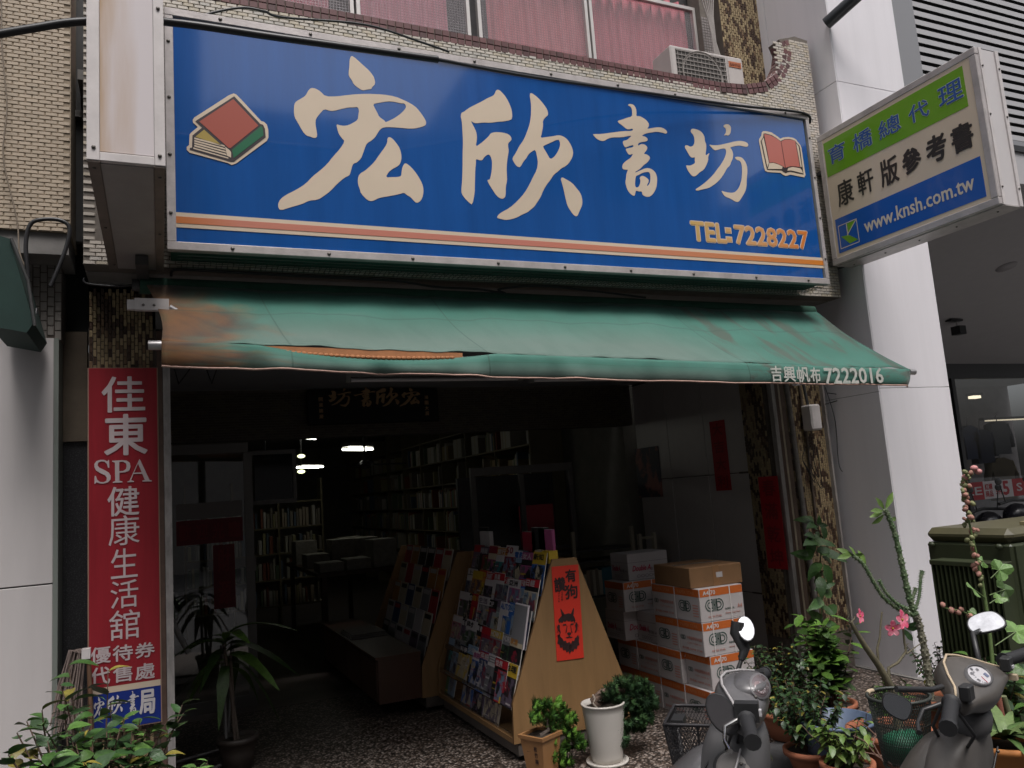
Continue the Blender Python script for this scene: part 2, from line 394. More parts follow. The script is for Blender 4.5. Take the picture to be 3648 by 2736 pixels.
for i,(a,b) in enumerate(wins):
    f = MB(); th = .028
    f.box(a,a+th,WY,WY+.04,z0w,zt+.03); f.box(b-th,b,WY,WY+.04,z0w,zt+.03); f.box(a+th,b-th,WY,WY+.04,zt,zt+.03); f.box(a+th,b-th,WY,WY+.04,z0w,z0w+.03)
    w = f.build('window', frame_m, B)
    MB().box(a+th,b-th,WY+.016,WY+.022,z0w+.03,zt).build('pane', rglass, w)
def curtain(x0, x1, lab, col, ph):
    m = MB(); n = int((x1-x0)/.012); vs = []; m.smooth = True
    for i in range(n+1):
        x = x0+(x1-x0)*i/n
        y = WY+.075+.02*math.sin(x*60+ph)+.008*math.sin(x*143+ph*2)
        vs += [Vector((x,y,z0w-.05)), Vector((x,y+.004,zt+.1))]
    m.add(vs, [(2*i,2*i+2,2*i+3,2*i+1) for i in range(n)])
    o = m.build('curtain', mat('curtain_%s' % col[0], col[1], .85, noise=.3, scale=5, stretch=(14,1,.8)), None)
    tag(o, lab, 'curtain', 'curtains behind the upstairs windows')
curtain(xs[0],xs[2]-.18,'faded pink curtain behind the upstairs window furthest left',('pink',(.66,.33,.37)),0)
curtain(xs[2]+.03,xs[3]-.2,'dusty pink curtain behind the second upstairs window, beside the open black gap',('rose',(.68,.34,.39)),1)
curtain(xs[3]+.16,xs[4]-.03,'pink curtain turning red towards its right edge, third upstairs window',('redrose',(.68,.27,.29)),2)
curtain(xs[4]+.04,xs[5]-.06,'rose red curtain behind the last upstairs window above the air conditioner',('darkrose',(.66,.22,.26)),3)
# upstairs wall right of the windows: small grey tiles, mosaic column
gt = MB().box(xs[5]+.005,wx(2560,0,5.3).x,5.34,5.5,4.2,7).build('wall', grout, B)
tl = []
a0, a1 = xs[5]+.01, wx(2560,0,5.3).x
for i in range(int((a1-a0)/.027)):
    for k in range(46): tl.append((a0+.012+i*.027, 4.55+k*.027, .024, .024, 0))
tile_field(gt, (0,5.3395,0), X_, Z_, -Y_, tl, [mat('grey_small_tile',(.33,.3,.29),.45,noise=.2,scale=20,rnd=.15)], depth=.003, limit=120)
c0, c1 = wx(2558,0,5.25).x, wx(2700,0,5.25).x
mc = MB().box(c0,c1,5.25,5.5,4.2,7).build('column', grout_d, B)
mosaic(mc, (c0,5.2495,4.6), X_, Z_, -Y_, c1-c0, 1.6, tw=.02, th=.05, limit=300, patch=.3)
MB().box(c1+.004,5.16,5.3,5.5,4.2,7).build('wall', mat('cream_wall',(.5,.46,.4),.7,noise=.3,scale=6), B)
wr = MB()
for k in range(6):
    q = [wx(2500+k*9,0,5.2)+Vector((0,0,.02*k)), wx(2520+k*4,60,5.2), wx(2535+k*3,120+k*6,5.2), wx(2550+k*5,230,5.2)]
    wr.tube(q, .006)
tag(wr.build('cable_bundle', mat('grey_pvc',(.35,.32,.3),.5,noise=.2), None), 'loose grey cables hanging by the upstairs window, above the air conditioner', 'cable')
# ground floor: door tracks on the pillars
trk = MB().box(-.010,.022,4.955,5.05,0,2.68).build('door_track', mat('brown_steel',(.10,.06,.045),.6,noise=.4,scale=14), B)
MB().box(.024,.062,4.95,5.0,0,2.68).build('door_track', mat('worn_grey_steel',(.34,.32,.31),.55,noise=.5,scale=22,stretch=(1,1,.3)), B)
for (x0,x1,c,nm) in ((4.525,4.56,(.36,.33,.31),'worn_grey_steel_b'),(4.562,4.592,(.11,.065,.045),'brown_steel_b'),(4.594,4.612,(.4,.33,.24),'tan_steel'),(4.614,4.655,(.13,.085,.06),'brown_steel_c')):
    MB().box(x0,x1,4.95,4.998,0,2.68).build('door_track', mat(nm,c,.6,noise=.5,scale=20,stretch=(1,1,.3)), B)
MB().box(5.085,5.104,4.96,4.998,.3,2.3).build('edge_trim', mat('worn_grey_steel_b',(0,0,0)), B)
# arcade: ceiling, side walls, back wall with mosaic header
MB().box(-.36,5.1,5.3,6.995,2.62,2.7).build('arcade_ceiling', ceil_m, B)
tilew = mat('arcade_wall_tile', (.46,.42,.40), .35, noise=.1, scale=3)
wallr = MB().box(4.53,5.1,5.302,6.995,0,2.615).build('wall', grout_d, B)
ms = tile_mesh(tilew, .008)
for i in range(3):
    for k in range(3):
        zz0, zz1 = (0,.62,1.62,2.6)[k], (0,.62,1.62,2.6)[k+1]
        y0 = 5.305+i*.565
        inst('panel', ms, wallr, basis(Vector((4.529,y0+.28,(zz0+zz1)/2)), -Y_*.56, Z_*(zz1-zz0-.006), -X_*.006))
MB().box(-.4,-.3,5.3,6.995,0,2.615).build('wall', concrete, B)
hd = MB().box(-.3,4.5,7.0,7.2,2.2,2.62).build('header', grout_d, B)
dk = [mat('header_tile_dark',(.06,.045,.03),.4,noise=.3,scale=30), mat('header_tile_olive',(.085,.07,.04),.4,noise=.3,scale=30)]
t = []
for i in range(int(4.8/.068)):
    for k in range(18): t.append((-.27+i*.068+.034*(k%2), 2.215+k*.022, .063, .018, random.choice((0,0,1))))
tile_field(hd, (0,6.9995,0), X_, Z_, -Y_, t, dk, depth=.004, limit=300)
# opposite side of the street (behind the camera; seen only as reflections)
ob = mat('opposite_render', (.3,.28,.26), .8, noise=.2); og = mat('opposite_glass', (.05,.06,.07), .15)
for (x0,x1,h,lab) in ((-22,1.0,15,'tall grey building across the street, left of the low one'),(1.2,8.5,11.2,'low grey building across the street, behind the camera'),(8.7,16,14.5,'grey building across the street with five storeys'),(16.2,34,10,'long low building across the street at the right')):
    b = thing('street_building', lab, 'building', ((x0+x1)/2,-10,0), 'buildings across the street'); MB().box(x0,x1,-18,-10,0,h).build('wall', ob, b)
    g_ = MB()
    z = 3.6
    while z < h-1.5:
        x = x0+.8
        while x < x1-1.6: g_.box(x,x+1.4,-10.0,-9.96,z,z+1.5); x += 2.3
        z += 3.1
    g_.build('window', og, b)
# ================================================================ MAIN SIGNBOARD
SY = 4.36
tl_, br_ = onY(590,21,SY), onY(2955,1015,SY)
sx0, sx1, sz0, sz1 = tl_.x-.01, onY(2873,410,SY).x, br_.z, onY(2873,410,SY).z
SG = thing('shop_sign', 'long blue shop signboard with cream brush characters and two drawn books', 'sign', ((sx0+sx1)/2, SY+.13, sz0))
blue = mat('sign_blue', (.010,.085,.32), .13, noise=.16, scale=2.0, coat=1.0, stretch=(7,1,.5), bump=.02, bscale=3)
cream = mat('sign_cream', (.64,.53,.41), .3, noise=.05, scale=3)
silver = mat('weathered_aluminium', (.50,.46,.45), .42, metal=.25, noise=.3, scale=7, bump=.08)
green_b = mat('green_painted_steel', (.03,.10,.075), .6, noise=.4, scale=6)
MB().box(sx0+.02,sx1-.02,SY+.012,SY+.25,sz0+.02,sz1-.02).build('sign_box', green_b, SG)
fw = .045
MB().box(sx0+fw,sx1-fw,SY,SY+.01,sz0+fw,sz1-fw).build('sign_face', blue, SG)
f = MB()
for a in ((sx0,sx1,sz1-fw,sz1),(sx0,sx1,sz0,sz0+fw),(sx0,sx0+fw,sz0+fw,sz1-fw),(sx1-fw*.7,sx1,sz0+fw,sz1-fw)):
    MB().bbox(a[0],a[1],SY-.018,SY+.03,a[2],a[3],.003).build('frame_rail', silver, SG)
for i in range(9):
    for zz in (sz0+.022, sz1-.022):
        MB().lathe([(0,-.006),(.008,-.005),(.011,0)], (sx0+.3+i*(sx1-sx0-.5)/8+random.uniform(-.04,.04), SY-.019, zz), 8, Matrix.Rotation(R(-90),3,'X').to_4x4() if 0 else Matrix.Rotation(R(90),4,'X').inverted()).build('screw', screw_m, SG)
for i in range(4):
    for xx in (sx0+.02, sx1-.018): MB().ball((xx, SY-.02, sz0+.2+i*(sz1-sz0-.4)/3), .010, 8, 4, (1,.6,1)).build('screw', screw_m, SG)
MS = basis(Vector((0,SY-.0012,0)), X_, Z_, -Y_)
def S_(pts, ox, oy, sc): return [((q := onY(ox+a/sc, oy+b/sc, SY-.004)).x, q.z) for a, b in pts]
G1 = (950,150,2.3692); G2 = (1600,300,3.1909); G3 = (2080,340,3.5677)
g_hong = [[(716,110),(752,135),(812,190),(862,235),(895,275),(910,305),(918,352),(890,378),(884,395),(850,398),(812,406),(785,392),(735,355),(722,322),(694,285),(692,250),(700,200),(700,145)],
[(375,384),(415,390),(455,415),(497,458),(600,457),(700,443),(800,436),(880,436),(980,440),(1090,458),(1185,500),(1250,537),(1290,580),(1325,630),(1345,665),(1347,690),(1335,705),(1280,722),(1225,730),(1130,722),(1060,716),(990,716),(958,735),(935,770),(918,800),(885,830),(848,850),(830,890),(815,935),(798,980),(762,1015),(735,1022),(722,1045),(710,1095),(698,1125),(660,1140),(595,1195),(540,1255),(480,1300),(430,1330),(360,1335),(300,1365),(195,1395),(118,1420),(98,1395),(98,1360),(115,1325),(160,1290),(250,1245),(330,1195),(390,1130),(455,1080),(510,1030),(560,965),(620,900),(661,835),(635,810),(608,770),(598,735),(588,690),(615,700),(650,706),(690,700),(730,680),(770,655),(776,610),(781,575),(770,545),(745,548),(690,550),(640,560),(565,580),(535,578),(485,562),(455,595),(415,645),(412,690),(420,735),(428,790),(418,805),(395,808),(370,795),(335,788),(300,745),(265,680),(235,630),(230,570),(235,520),(250,498),(300,470),(330,450),(350,410)],
[(897,520),(950,510),(1020,498),(1085,502),(1130,515),(1165,515),(1180,545),(1165,570),(1130,605),(1080,640),(1035,662),(1003,676),(995,660),(950,630),(935,595),(915,560)],
[(1035,798),(1060,810),(1095,850),(1125,895),(1138,950),(1138,990),(1125,1030),(1100,1050),(1060,1070),(1030,1095),(1003,1142),(1070,1138),(1110,1138),(1138,1128),(1140,1090),(1148,1050),(1168,1017),(1200,1035),(1240,1075),(1280,1130),(1315,1195),(1325,1240),(1322,1290),(1305,1335),(1270,1358),(1245,1340),(1215,1305),(1185,1290),(1160,1268),(1120,1282),(1040,1298),(950,1312),(910,1335),(880,1342),(850,1332),(795,1275),(788,1240),(772,1200),(770,1150),(785,1110),(830,1085),(870,1050),(910,1010),(955,945),(1000,885),(1020,845),(1020,810)]]
g_xin = [[(540,58),(575,65),(605,95),(640,135),(675,195),(705,265),(718,320),(718,385),(700,405),(620,422),(550,425),(470,437),(390,432),(310,443),(280,435),(250,413),(262,445),(295,505),(315,560),(318,620),(303,710),(350,680),(410,630),(455,585),(475,555),(520,543),(570,543),(650,555),(695,580),(712,618),(705,640),(672,668),(672,710),(680,755),(668,820),(660,880),(655,960),(658,1030),(660,1100),(645,1160),(645,1270),(620,1300),(585,1298),(540,1265),(490,1190),(445,1115),(436,1083),(465,1085),(480,1020),(490,950),(490,870),(475,820),(455,795),(425,805),(395,835),(380,862),(345,862),(305,845),(307,900),(298,960),(295,1100),(292,1240),(265,1370),(230,1345),(180,1295),(142,1240),(142,1180),(150,1090),(155,960),(155,800),(160,640),(152,500),(145,410),(133,370),(140,322),(165,315),(220,272),(290,235),(380,190),(440,155),(500,130),(518,110)],
[(925,95),(960,110),(1015,155),(1060,205),(1105,265),(1125,310),(1127,350),(1100,370),(1067,410),(1070,470),(1055,560),(1040,608),(1100,600),(1180,590),(1245,577),(1300,590),(1350,630),(1390,695),(1412,760),(1408,815),(1375,880),(1335,925),(1275,955),(1240,990),(1195,1020),(1150,1090),(1110,1140),(1070,1210),(1045,1275),(1000,1345),(970,1390),(915,1435),(900,1450),(830,1480),(780,1510),(715,1532),(640,1543),(590,1530),(543,1518),(560,1485),(595,1455),(690,1405),(780,1325),(860,1235),(920,1130),(960,1045),(1000,970),(1012,890),(1005,840),(985,740),(940,762),(900,800),(880,840),(850,870),(815,935),(795,942),(765,925),(725,865),(722,835),(760,780),(800,700),(850,630),(885,550),(915,460),(932,370),(935,270),(930,190),(918,130)],
[(1240,622),(1262,650),(1265,690),(1250,740),(1220,795),(1190,830),(1150,852),(1110,780),(1067,710),(1080,695),(1150,665)],
[(1285,1055),(1325,1075),(1400,1120),(1450,1180),(1490,1230),(1510,1280),(1518,1330),(1512,1380),(1480,1450),(1460,1500),(1425,1495),(1380,1435),(1345,1375),(1325,1290),(1300,1180),(1285,1120),(1270,1075)]]
g_shu = [[(600,105),(640,120),(665,165),(672,215),(668,262),(710,260),(760,285),(805,320),(832,365),(825,395),(803,425),(870,412),(940,402),(1000,408),(1045,435),(1065,470),(1045,485),(1000,470),(930,458),(860,468),(780,482),(735,512),(780,520),(812,545),(812,572),(785,585),(730,590),(692,608),(690,640),(730,615),(775,620),(812,655),(800,695),(760,742),(800,745),(840,775),(842,805),(810,850),(760,885),(720,930),(680,955),(655,968),(655,980),(700,960),(790,920),(850,925),(905,965),(930,1020),(935,1080),(925,1170),(890,1240),(850,1280),(805,1288),(770,1275),(745,1258),(740,1215),(700,1220),(665,1205),(655,1240),(650,1270),(635,1275),(600,1255),(560,1205),(540,1150),(530,1100),(540,1050),(545,990),(565,940),(545,945),(495,935),(490,900),(505,860),(560,815),(600,790),(632,735),(585,755),(560,735),(530,680),(560,670),(632,655),(634,625),(580,640),(530,662),(510,635),(495,590),(510,572),(545,568),(580,540),(612,508),(570,512),(490,530),(360,530),(300,550),(265,575),(225,578),(165,550),(120,500),(122,488),(220,490),(360,470),(500,452),(625,450),(625,415),(580,430),(545,425),(500,385),(435,340),(437,318),(480,308),(540,285),(615,265),(618,220),(612,165),(590,135),(563,125),(570,108)],
[(665,1020),(700,1008),(760,975),(825,968),(845,990),(850,1040),(845,1100),(825,1140),(798,1152),(832,1085),(815,1055),(770,1025),(735,1018),(710,1045),(725,1085),(715,1130),(695,1165),(665,1170),(652,1140),(655,1070)]]
g_fang = [[(1385,418),(1440,430),(1490,455),(1520,490),(1537,530),(1540,580),(1558,620),(1558,680),(1545,770),(1605,722),(1580,780),(1585,820),(1560,885),(1525,945),(1480,970),(1435,1015),(1400,1030),(1365,1010),(1320,945),(1302,895),(1305,885),(1350,892),(1400,870),(1418,850),(1412,820),(1415,780),(1380,792),(1350,770),(1315,710),(1287,660),(1290,632),(1320,632),(1355,652),(1390,640),(1410,600),(1410,550),(1395,500),(1362,465),(1362,435)],
[(1820,362),(1850,370),(1872,400),(1872,450),(1860,490),(1835,510),(1810,500),(1778,510),(1805,480),(1812,440),(1800,410),(1777,395),(1785,372)],
[(1592,620),(1640,632),(1720,630),(1830,605),(1930,580),(1990,575),(2050,585),(2090,610),(2092,640),(2070,652),(2030,645),(1980,632),(1900,645),(1858,660),(1885,690),(1900,740),(1895,800),(1875,840),(1860,890),(1820,925),(1790,985),(1745,1050),(1700,1100),(1640,1145),(1590,1175),(1500,1195),(1440,1210),(1422,1200),(1430,1185),(1500,1140),(1580,1075),(1650,1005),(1700,935),(1750,870),(1790,800),(1810,740),(1812,700),(1800,672),(1760,672),(1700,690),(1665,697),(1630,665)],
[(1920,785),(1960,775),(2010,785),(2050,830),(2075,890),(2082,960),(2072,1060),(2070,1160),(2050,1230),(2000,1310),(1970,1352),(1930,1350),(1870,1310),(1800,1285),(1770,1250),(1748,1208),(1790,1222),(1850,1235),(1910,1235),(1950,1205),(1985,1150),(2010,1060),(2015,960),(2010,880),(1990,830),(1940,815)]]
edge_d = mat('letter_edge', (.10,.10,.13), .5)
BR = {}
for nm, g_, (ox,oy,sc) in (('hong',g_hong,G1),('xin',g_xin,G2),('shu',g_shu,G3),('fang',g_fang,G3)):
    L = [S_(lp, ox, oy, sc) for lp in g_]; BR[nm] = L
    shape('lettering', [smooth_loop(lp) for lp in L], MS, cream, SG, .0015)
def brush(nm, O, U, V, w, h, m, parent, thick=.003):
    L = BR[nm]; xs_ = [p[0] for l in L for p in l]; ys_ = [p[1] for l in L for p in l]; a, b, c, d = min(xs_), max(xs_), min(ys_), max(ys_)
    LL = [[((p[0]-a)/(b-a)*w, (p[1]-c)/(d-c)*h) for p in l] for l in L]
    U, V = Vector(U), Vector(V)
    return shape('lettering', LL, basis(Vector(O), U, V, U.cross(V)), m, parent, thick)
# drawn books
blk = mat('print_black', (.035,.025,.03), .4); redp = mat('print_red', (.36,.085,.06), .35); redq = mat('print_salmon', (.48,.15,.12), .35)
grn = mat('print_green', (.015,.13,.06), .35); yel = mat('print_yellow', (.38,.28,.07), .35)
def layer(pts, z, m, o, tr=(650,320,5.924), sm=0):
    L = [((q := onY(tr[0]+a/tr[2], tr[1]+b/tr[2], SY)).x, q.z) for a, b in pts]
    if sm: L = smooth_loop(L, sm)
    shape(o, [L], basis(Vector((0,SY-z,0)), X_, Z_, -Y_), m, SG, .001)
layer([(1075,82),(1130,100),(1240,210),(1660,665),(1720,680),(1780,740),(1810,850),(1812,1010),(1780,1080),(1130,1560),(1040,1590),(960,1550),(150,1330),(90,1270),(90,1210),(140,1170),(150,950),(180,910),(325,790),(225,700),(215,640),(250,590),(980,120)], .003, cream, 'book_drawing')
layer([(1090,145),(1640,725),(1700,745),(1740,830),(1755,1010),(1080,1530),(1020,1530),(150,1270),(155,1235),(200,1225),(210,970),(415,805),(270,675),(300,650)], .0045, blk, 'book_drawing')
layer([(1070,205),(1600,765),(1010,1240),(975,1235),(355,680)], .006, redp, 'book_drawing')
layer([(1655,775),(1690,810),(1708,970),(1080,1450),(1045,1275)], .006, grn, 'book_drawing')
layer([(455,850),(830,1185),(270,1000)], .006, yel, 'book_drawing')
for k in range(4):
    o_ = k*52; layer([(250,1015+o_),(880+k*12,1180+o_+k*8),(900+k*12,1215+o_+k*8),(250,1050+o_)], .006, cream, 'book_drawing')
layer([(900,1210),(1000,1290),(1025,1330),(1022,1440),(940,1400),(915,1290)], .006, cream, 'book_drawing'); layer([(230,1225),(970,1440),(965,1462),(230,1255)], .006, cream, 'book_drawing')
T5 = (2680,450,8.295)
layer([(270,190),(310,150),(420,150),(570,190),(700,280),(820,370),(900,335),(1060,320),(1200,345),(1290,400),(1330,460),(1410,560),(1445,650),(1560,1450),(1530,1510),(1400,1490),(1120,1430),(1050,1450),(980,1470),(900,1440),(830,1380),(450,1355),(370,1320),(330,1180),(185,430),(200,370),(260,280)], .003, cream, 'book_drawing', T5)
layer([(320,225),(380,215),(560,265),(700,350),(820,440),(940,385),(1100,380),(1250,430),(1300,500),(1380,580),(1400,650),(1500,1430),(1120,1350),(1050,1360),(980,1390),(900,1350),(860,1310),(430,1290),(410,1230),(235,440),(310,330)], .0045, blk, 'book_drawing', T5)
layer([(335,240),(520,275),(700,370),(825,460),(950,1235),(850,1170),(700,1100),(580,1070),(490,1085)], .006, redq, 'book_drawing', T5)
layer([(842,460),(940,405),(1100,400),(1250,440),(1390,1215),(1250,1190),(1100,1190),(970,1235)], .006, redq, 'book_drawing', T5)
for pts in ([(265,440),(320,350),(475,1090),(430,1220)],[(1285,515),(1350,600),(1445,1200),(1410,1220)],[(490,1100),(600,1090),(740,1130),(880,1200),(860,1270),(440,1270)],[(1050,1240),(1180,1210),(1400,1250),(1450,1310),(1480,1400),(1130,1310),(1020,1320)]):
    layer(pts, .006, cream, 'book_drawing', T5)
# stripes
za, zb_ = onY(950,779,SY).z, onY(950,830,SY).z
MB().box(sx0+fw,sx1-fw*.7,SY-.003,SY-.0005,zb_,za).build('stripe', cream, SG)
def grad_mat(name, stops, x0, x1, rough=.35):
    m = bpy.data.materials.new(name); m.use_nodes = True; n = m.node_tree.nodes; l = m.node_tree.links
    tc = n.new('ShaderNodeTexCoord'); sp = n.new('ShaderNodeSeparateXYZ'); mr = n.new('ShaderNodeMapRange'); rp = n.new('ShaderNodeValToRGB')
    l.new(tc.outputs['Object'], sp.inputs[0]); l.new(sp.outputs[0], mr.inputs[0]); mr.inputs[1].default_value = x0; mr.inputs[2].default_value = x1
    l.new(mr.outputs[0], rp.inputs[0]); e = rp.color_ramp.elements
    e[0].position = stops[0][0]; e[0].color = (*stops[0][1],1); e[1].position = stops[-1][0]; e[1].color = (*stops[-1][1],1)
    for s_ in stops[1:-1]: q = e.new(s_[0]); q.color = (*s_[1],1)
    l.new(rp.outputs[0], n['Principled BSDF'].inputs['Base Color']); n['Principled BSDF'].inputs['Roughness'].default_value = rough; return m
hw = (sx1-sx0)/2
sm_ = grad_mat('stripe_print', [(0,(.55,.17,.03)),(.08,(.52,.2,.14)),(.45,(.55,.2,.15)),(.8,(.56,.22,.1)),(1,(.62,.2,.02))], -hw, hw)
hh = za-zb_
MB().box(sx0+fw,sx1-fw*.7,SY-.005,SY-.0032,zb_+hh*.28,za-hh*.28).build('stripe', sm_, SG)
# telephone number
p0, p1 = onY(2462,850,SY), onY(2880,850,SY)
zt0 = onY(2462,858,SY).z; zt1 = onY(2462,787,SY).z
telm = grad_mat('number_print', [(0,(.55,.36,.13)),(.45,(.6,.34,.16)),(1,(.62,.18,.03))], p0.x-(sx0+sx1)/2, p1.x-(sx0+sx1)/2)
TW = p1.x-p0.x; TH = zt1-zt0
for d_, g_, bo_, m_ in ((.0008,0,.075,cream),(.0024,.0,.03,telm)):
    mb = MB(); text(mb,'TEL',(p0.x+TW*.01,SY-d_,zt0+TH*.04),X_,Z_,TW*.27,TH*.92,bo_); text(mb,'7228227',(p0.x+TW*.36,SY-d_,zt0+TH*.04),X_,Z_,TW*.63,TH*.92,bo_); mb.build('lettering', m_, SG)
    e_ = .010 if d_ < .002 else .003
    mb = MB()
    for zz in (.14,.6): mb.quad(*[Vector((p0.x+TW*.305+a*(TW*.018+e_),SY-d_-.0012,zt0+TH*(zz+.07)+b*(TH*.09+e_))) for a,b in ((-1,-1),(1,-1),(1,1),(-1,1))])
    mb.build('lettering', m_, SG)

# ================================================================ LEFT PROJECTING LIGHT BOX (edge on)
LY0, LY1 = 3.2, 4.64
a, b = onY(302,0,LY0), onY(590,592,LY0); lx0, lx1 = onY(308,570,LY0).x, b.x; lz0 = (onY(308,570,LY0).z+b.z)/2; lz1 = 4.6
LB = thing('light_box_sign', 'white projecting light box seen edge on, rust-stained, left of the blue sign', 'sign', ((lx0+lx1)/2,LY1,lz0))
whitep = mat('light_box_acrylic', (.60,.57,.58), .3, noise=.05, scale=2, spec=.5)
def rusty():
    m = mat('light_box_stained', (.62,.57,.58), .32)
    n = m.node_tree.nodes; l = m.node_tree.links; tc = n.new('ShaderNodeTexCoord'); mp = n.new('ShaderNodeMapping'); mp.inputs['Scale'].default_value = (9,1,1.0); l.new(tc.outputs['Object'], mp.inputs[0])
    nz = n.new('ShaderNodeTexNoise'); nz.inputs['Scale'].default_value = 1.3; nz.inputs['Detail'].default_value = 6; l.new(mp.outputs[0], nz.inputs[0])
    sp = n.new('ShaderNodeSeparateXYZ'); l.new(tc.outputs['Object'], sp.inputs[0])
    g_ = n.new('ShaderNodeMapRange'); g_.inputs[1].default_value = .11; g_.inputs[2].default_value = -.11; l.new(sp.outputs[0], g_.inputs[0])
    mu = n.new('ShaderNodeMath'); mu.operation = 'MULTIPLY'; l.new(nz.outputs[0], mu.inputs[0]); l.new(g_.outputs[0], mu.inputs[1])
    rp = n.new('ShaderNodeValToRGB'); rp.color_ramp.elements[0].position = .16; rp.color_ramp.elements[0].color = (.62,.57,.58,1); rp.color_ramp.elements[1].position = .5; rp.color_ramp.elements[1].color = (.42,.27,.14,1)
    l.new(mu.outputs[0], rp.inputs[0]); l.new(rp.outputs[0], n['Principled BSDF'].inputs['Base Color']); return m
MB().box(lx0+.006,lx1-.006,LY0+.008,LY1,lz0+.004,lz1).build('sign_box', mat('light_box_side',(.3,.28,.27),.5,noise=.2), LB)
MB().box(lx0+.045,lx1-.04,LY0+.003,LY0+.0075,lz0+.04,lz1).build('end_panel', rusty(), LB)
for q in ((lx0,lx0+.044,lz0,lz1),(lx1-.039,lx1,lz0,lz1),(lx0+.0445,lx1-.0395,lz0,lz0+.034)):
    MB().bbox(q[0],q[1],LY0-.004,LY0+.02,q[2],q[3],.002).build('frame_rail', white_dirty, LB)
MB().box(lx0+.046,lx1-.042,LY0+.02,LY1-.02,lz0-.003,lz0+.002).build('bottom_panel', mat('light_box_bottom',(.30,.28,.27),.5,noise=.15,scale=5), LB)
for q in ((lx0+.002,lx0+.044),(lx1-.04,lx1-.002)): MB().box(q[0],q[1],LY0+.0,LY1-.01,lz0-.006,lz0+.001).build('bottom_rail', mat('brown_rail',(.17,.14,.12),.5,noise=.3,scale=10), LB)
for (xx,zz) in ((lx0+.024,lz0+.05),(lx1-.02,lz0+.04),(lx0+.024,lz0+.85),(lx1-.02,lz0+.66),(lx1-.02,lz0+1.2)):
    MB().ball((xx,LY0-.006,zz), .008, 8, 4, (1,.7,1)).build('screw', screw_m, LB)
for (xx,yy) in ((lx0+.022,LY0+.06),(lx0+.022,LY0+.75),(lx1-.02,LY0+.1),(lx1-.02,LY0+.8),(lx0+.03,LY1-.1),(lx1-.03,LY1-.1)):
    MB().ball((xx,yy,lz0-.007), .008, 8, 4, (1,1,.6)).build('screw', screw_m, LB)
MB().box((lx0+lx1)/2+.0,(lx0+lx1)/2+.06,LY1-.3,LY1+.3,lz0-.06,lz0-.01).build('bracket', dark_m, LB)

# ================================================================ RIGHT PROJECTING SIGN
BX = 4.97
def bx(x, y): p = onX(x, y, BX); return (p.y, p.z)
by1, bz1 = bx(2909,491); by0 = bx(3563,726)[0]; bz0 = (bx(2967,949)[1]+bx(3563,726)[1])/2
BS = thing('projecting_sign', 'projecting sign with green and blue bands and black characters, right of the blue signboard', 'sign', (BX+.11,by1,bz0))
bt_ = .225
MB().box(BX+.012,BX+bt_-.004,by0+.006,by1-.004,bz0+.004,bz1-.004).build('sign_box', mat('sign_box_white',(.6,.57,.57),.4,noise=.06,scale=3), BS)
for q in ((by0,by1,bz1-.05,bz1),(by0,by1,bz0,bz0+.05),(by0,by0+.05,bz0+.051,bz1-.051),(by1-.05,by1,bz0+.051,bz1-.051)):
    MB().bbox(BX-.006,BX+.03,q[0],q[1],q[2],q[3],.004).build('frame_rail', silver, BS)
for q in ((BX+.03,BX+.055),(BX+bt_-.03,BX+bt_+.002)):
    MB().box(q[0],q[1],by0-.004,by0+.005,bz0,bz1).build('end_rail', white_dirty, BS)
MB().box(BX+.031,BX+bt_,by0,by1-.01,bz0-.006,bz0+.003).build('bottom_panel', silver, BS)
for zz in (bz0+.12,bz1-.13,bz0+.62):
    for xx in (BX+.043,BX+bt_-.015): MB().ball((xx,by0-.006,zz), .008, 8, 4, (1,.7,1)).build('screw', screw_m, BS)
for i in range(5): MB().ball((BX+.12,by0+.1+i*.3,bz0-.008), .008, 8, 4, (1,1,.7)).build('screw', screw_m, BS)
MB().box(BX-.001,BX+.011,by0+.05,by1-.05,bz0+.05,bz1-.05).build('sign_face', mat('sign_cream_b',(.68,.56,.43),.3,noise=.04,scale=3,coat=.3), BS)
gz = [bx(2400+a/1.6587, b/1.6587) for a,b in ((885,850),(1705,390),(1755,618),(915,1050),(950,1300),(1810,925),(1850,1160),(975,1500))]
ga, gb = gz[0][1]*.5+gz[1][1]*.5, gz[2][1]*.5+gz[3][1]*.5; ba, bb = gz[4][1]*.5+gz[5][1]*.5, gz[6][1]*.5+gz[7][1]*.5
MB().box(BX-.003,BX-.0012,gz[1][0],gz[0][0],gb,ga).build('green_band', mat('sign_green',(.15,.36,.012),.3,coat=.3), BS)
MB().box(BX-.003,BX-.0012,gz[6][0],gz[7][0]-.01,bb,ba).build('blue_band', mat('sign_blue_b',(.014,.10,.42),.25,coat=.3), BS)
txb = mat('sign_text_blue',(.03,.10,.33),.4); txk = mat('sign_text_black',(.03,.025,.02),.4); txg = mat('sign_text_pale',(.68,.6,.5),.4)
def bchar(mb, c, px, bold=.02, x=BX-.004):
    pts = [bx(2400+a/1.6587, b/1.6587) for a, b in px]; y1_ = max(p[0] for p in pts); y0_ = min(p[0] for p in pts)
    za_ = max(p[1] for p in pts); zb2 = min(p[1] for p in pts); return text(mb, c, (x,y1_,zb2), -Y_, Z_, y1_-y0_, za_-zb2, bold)
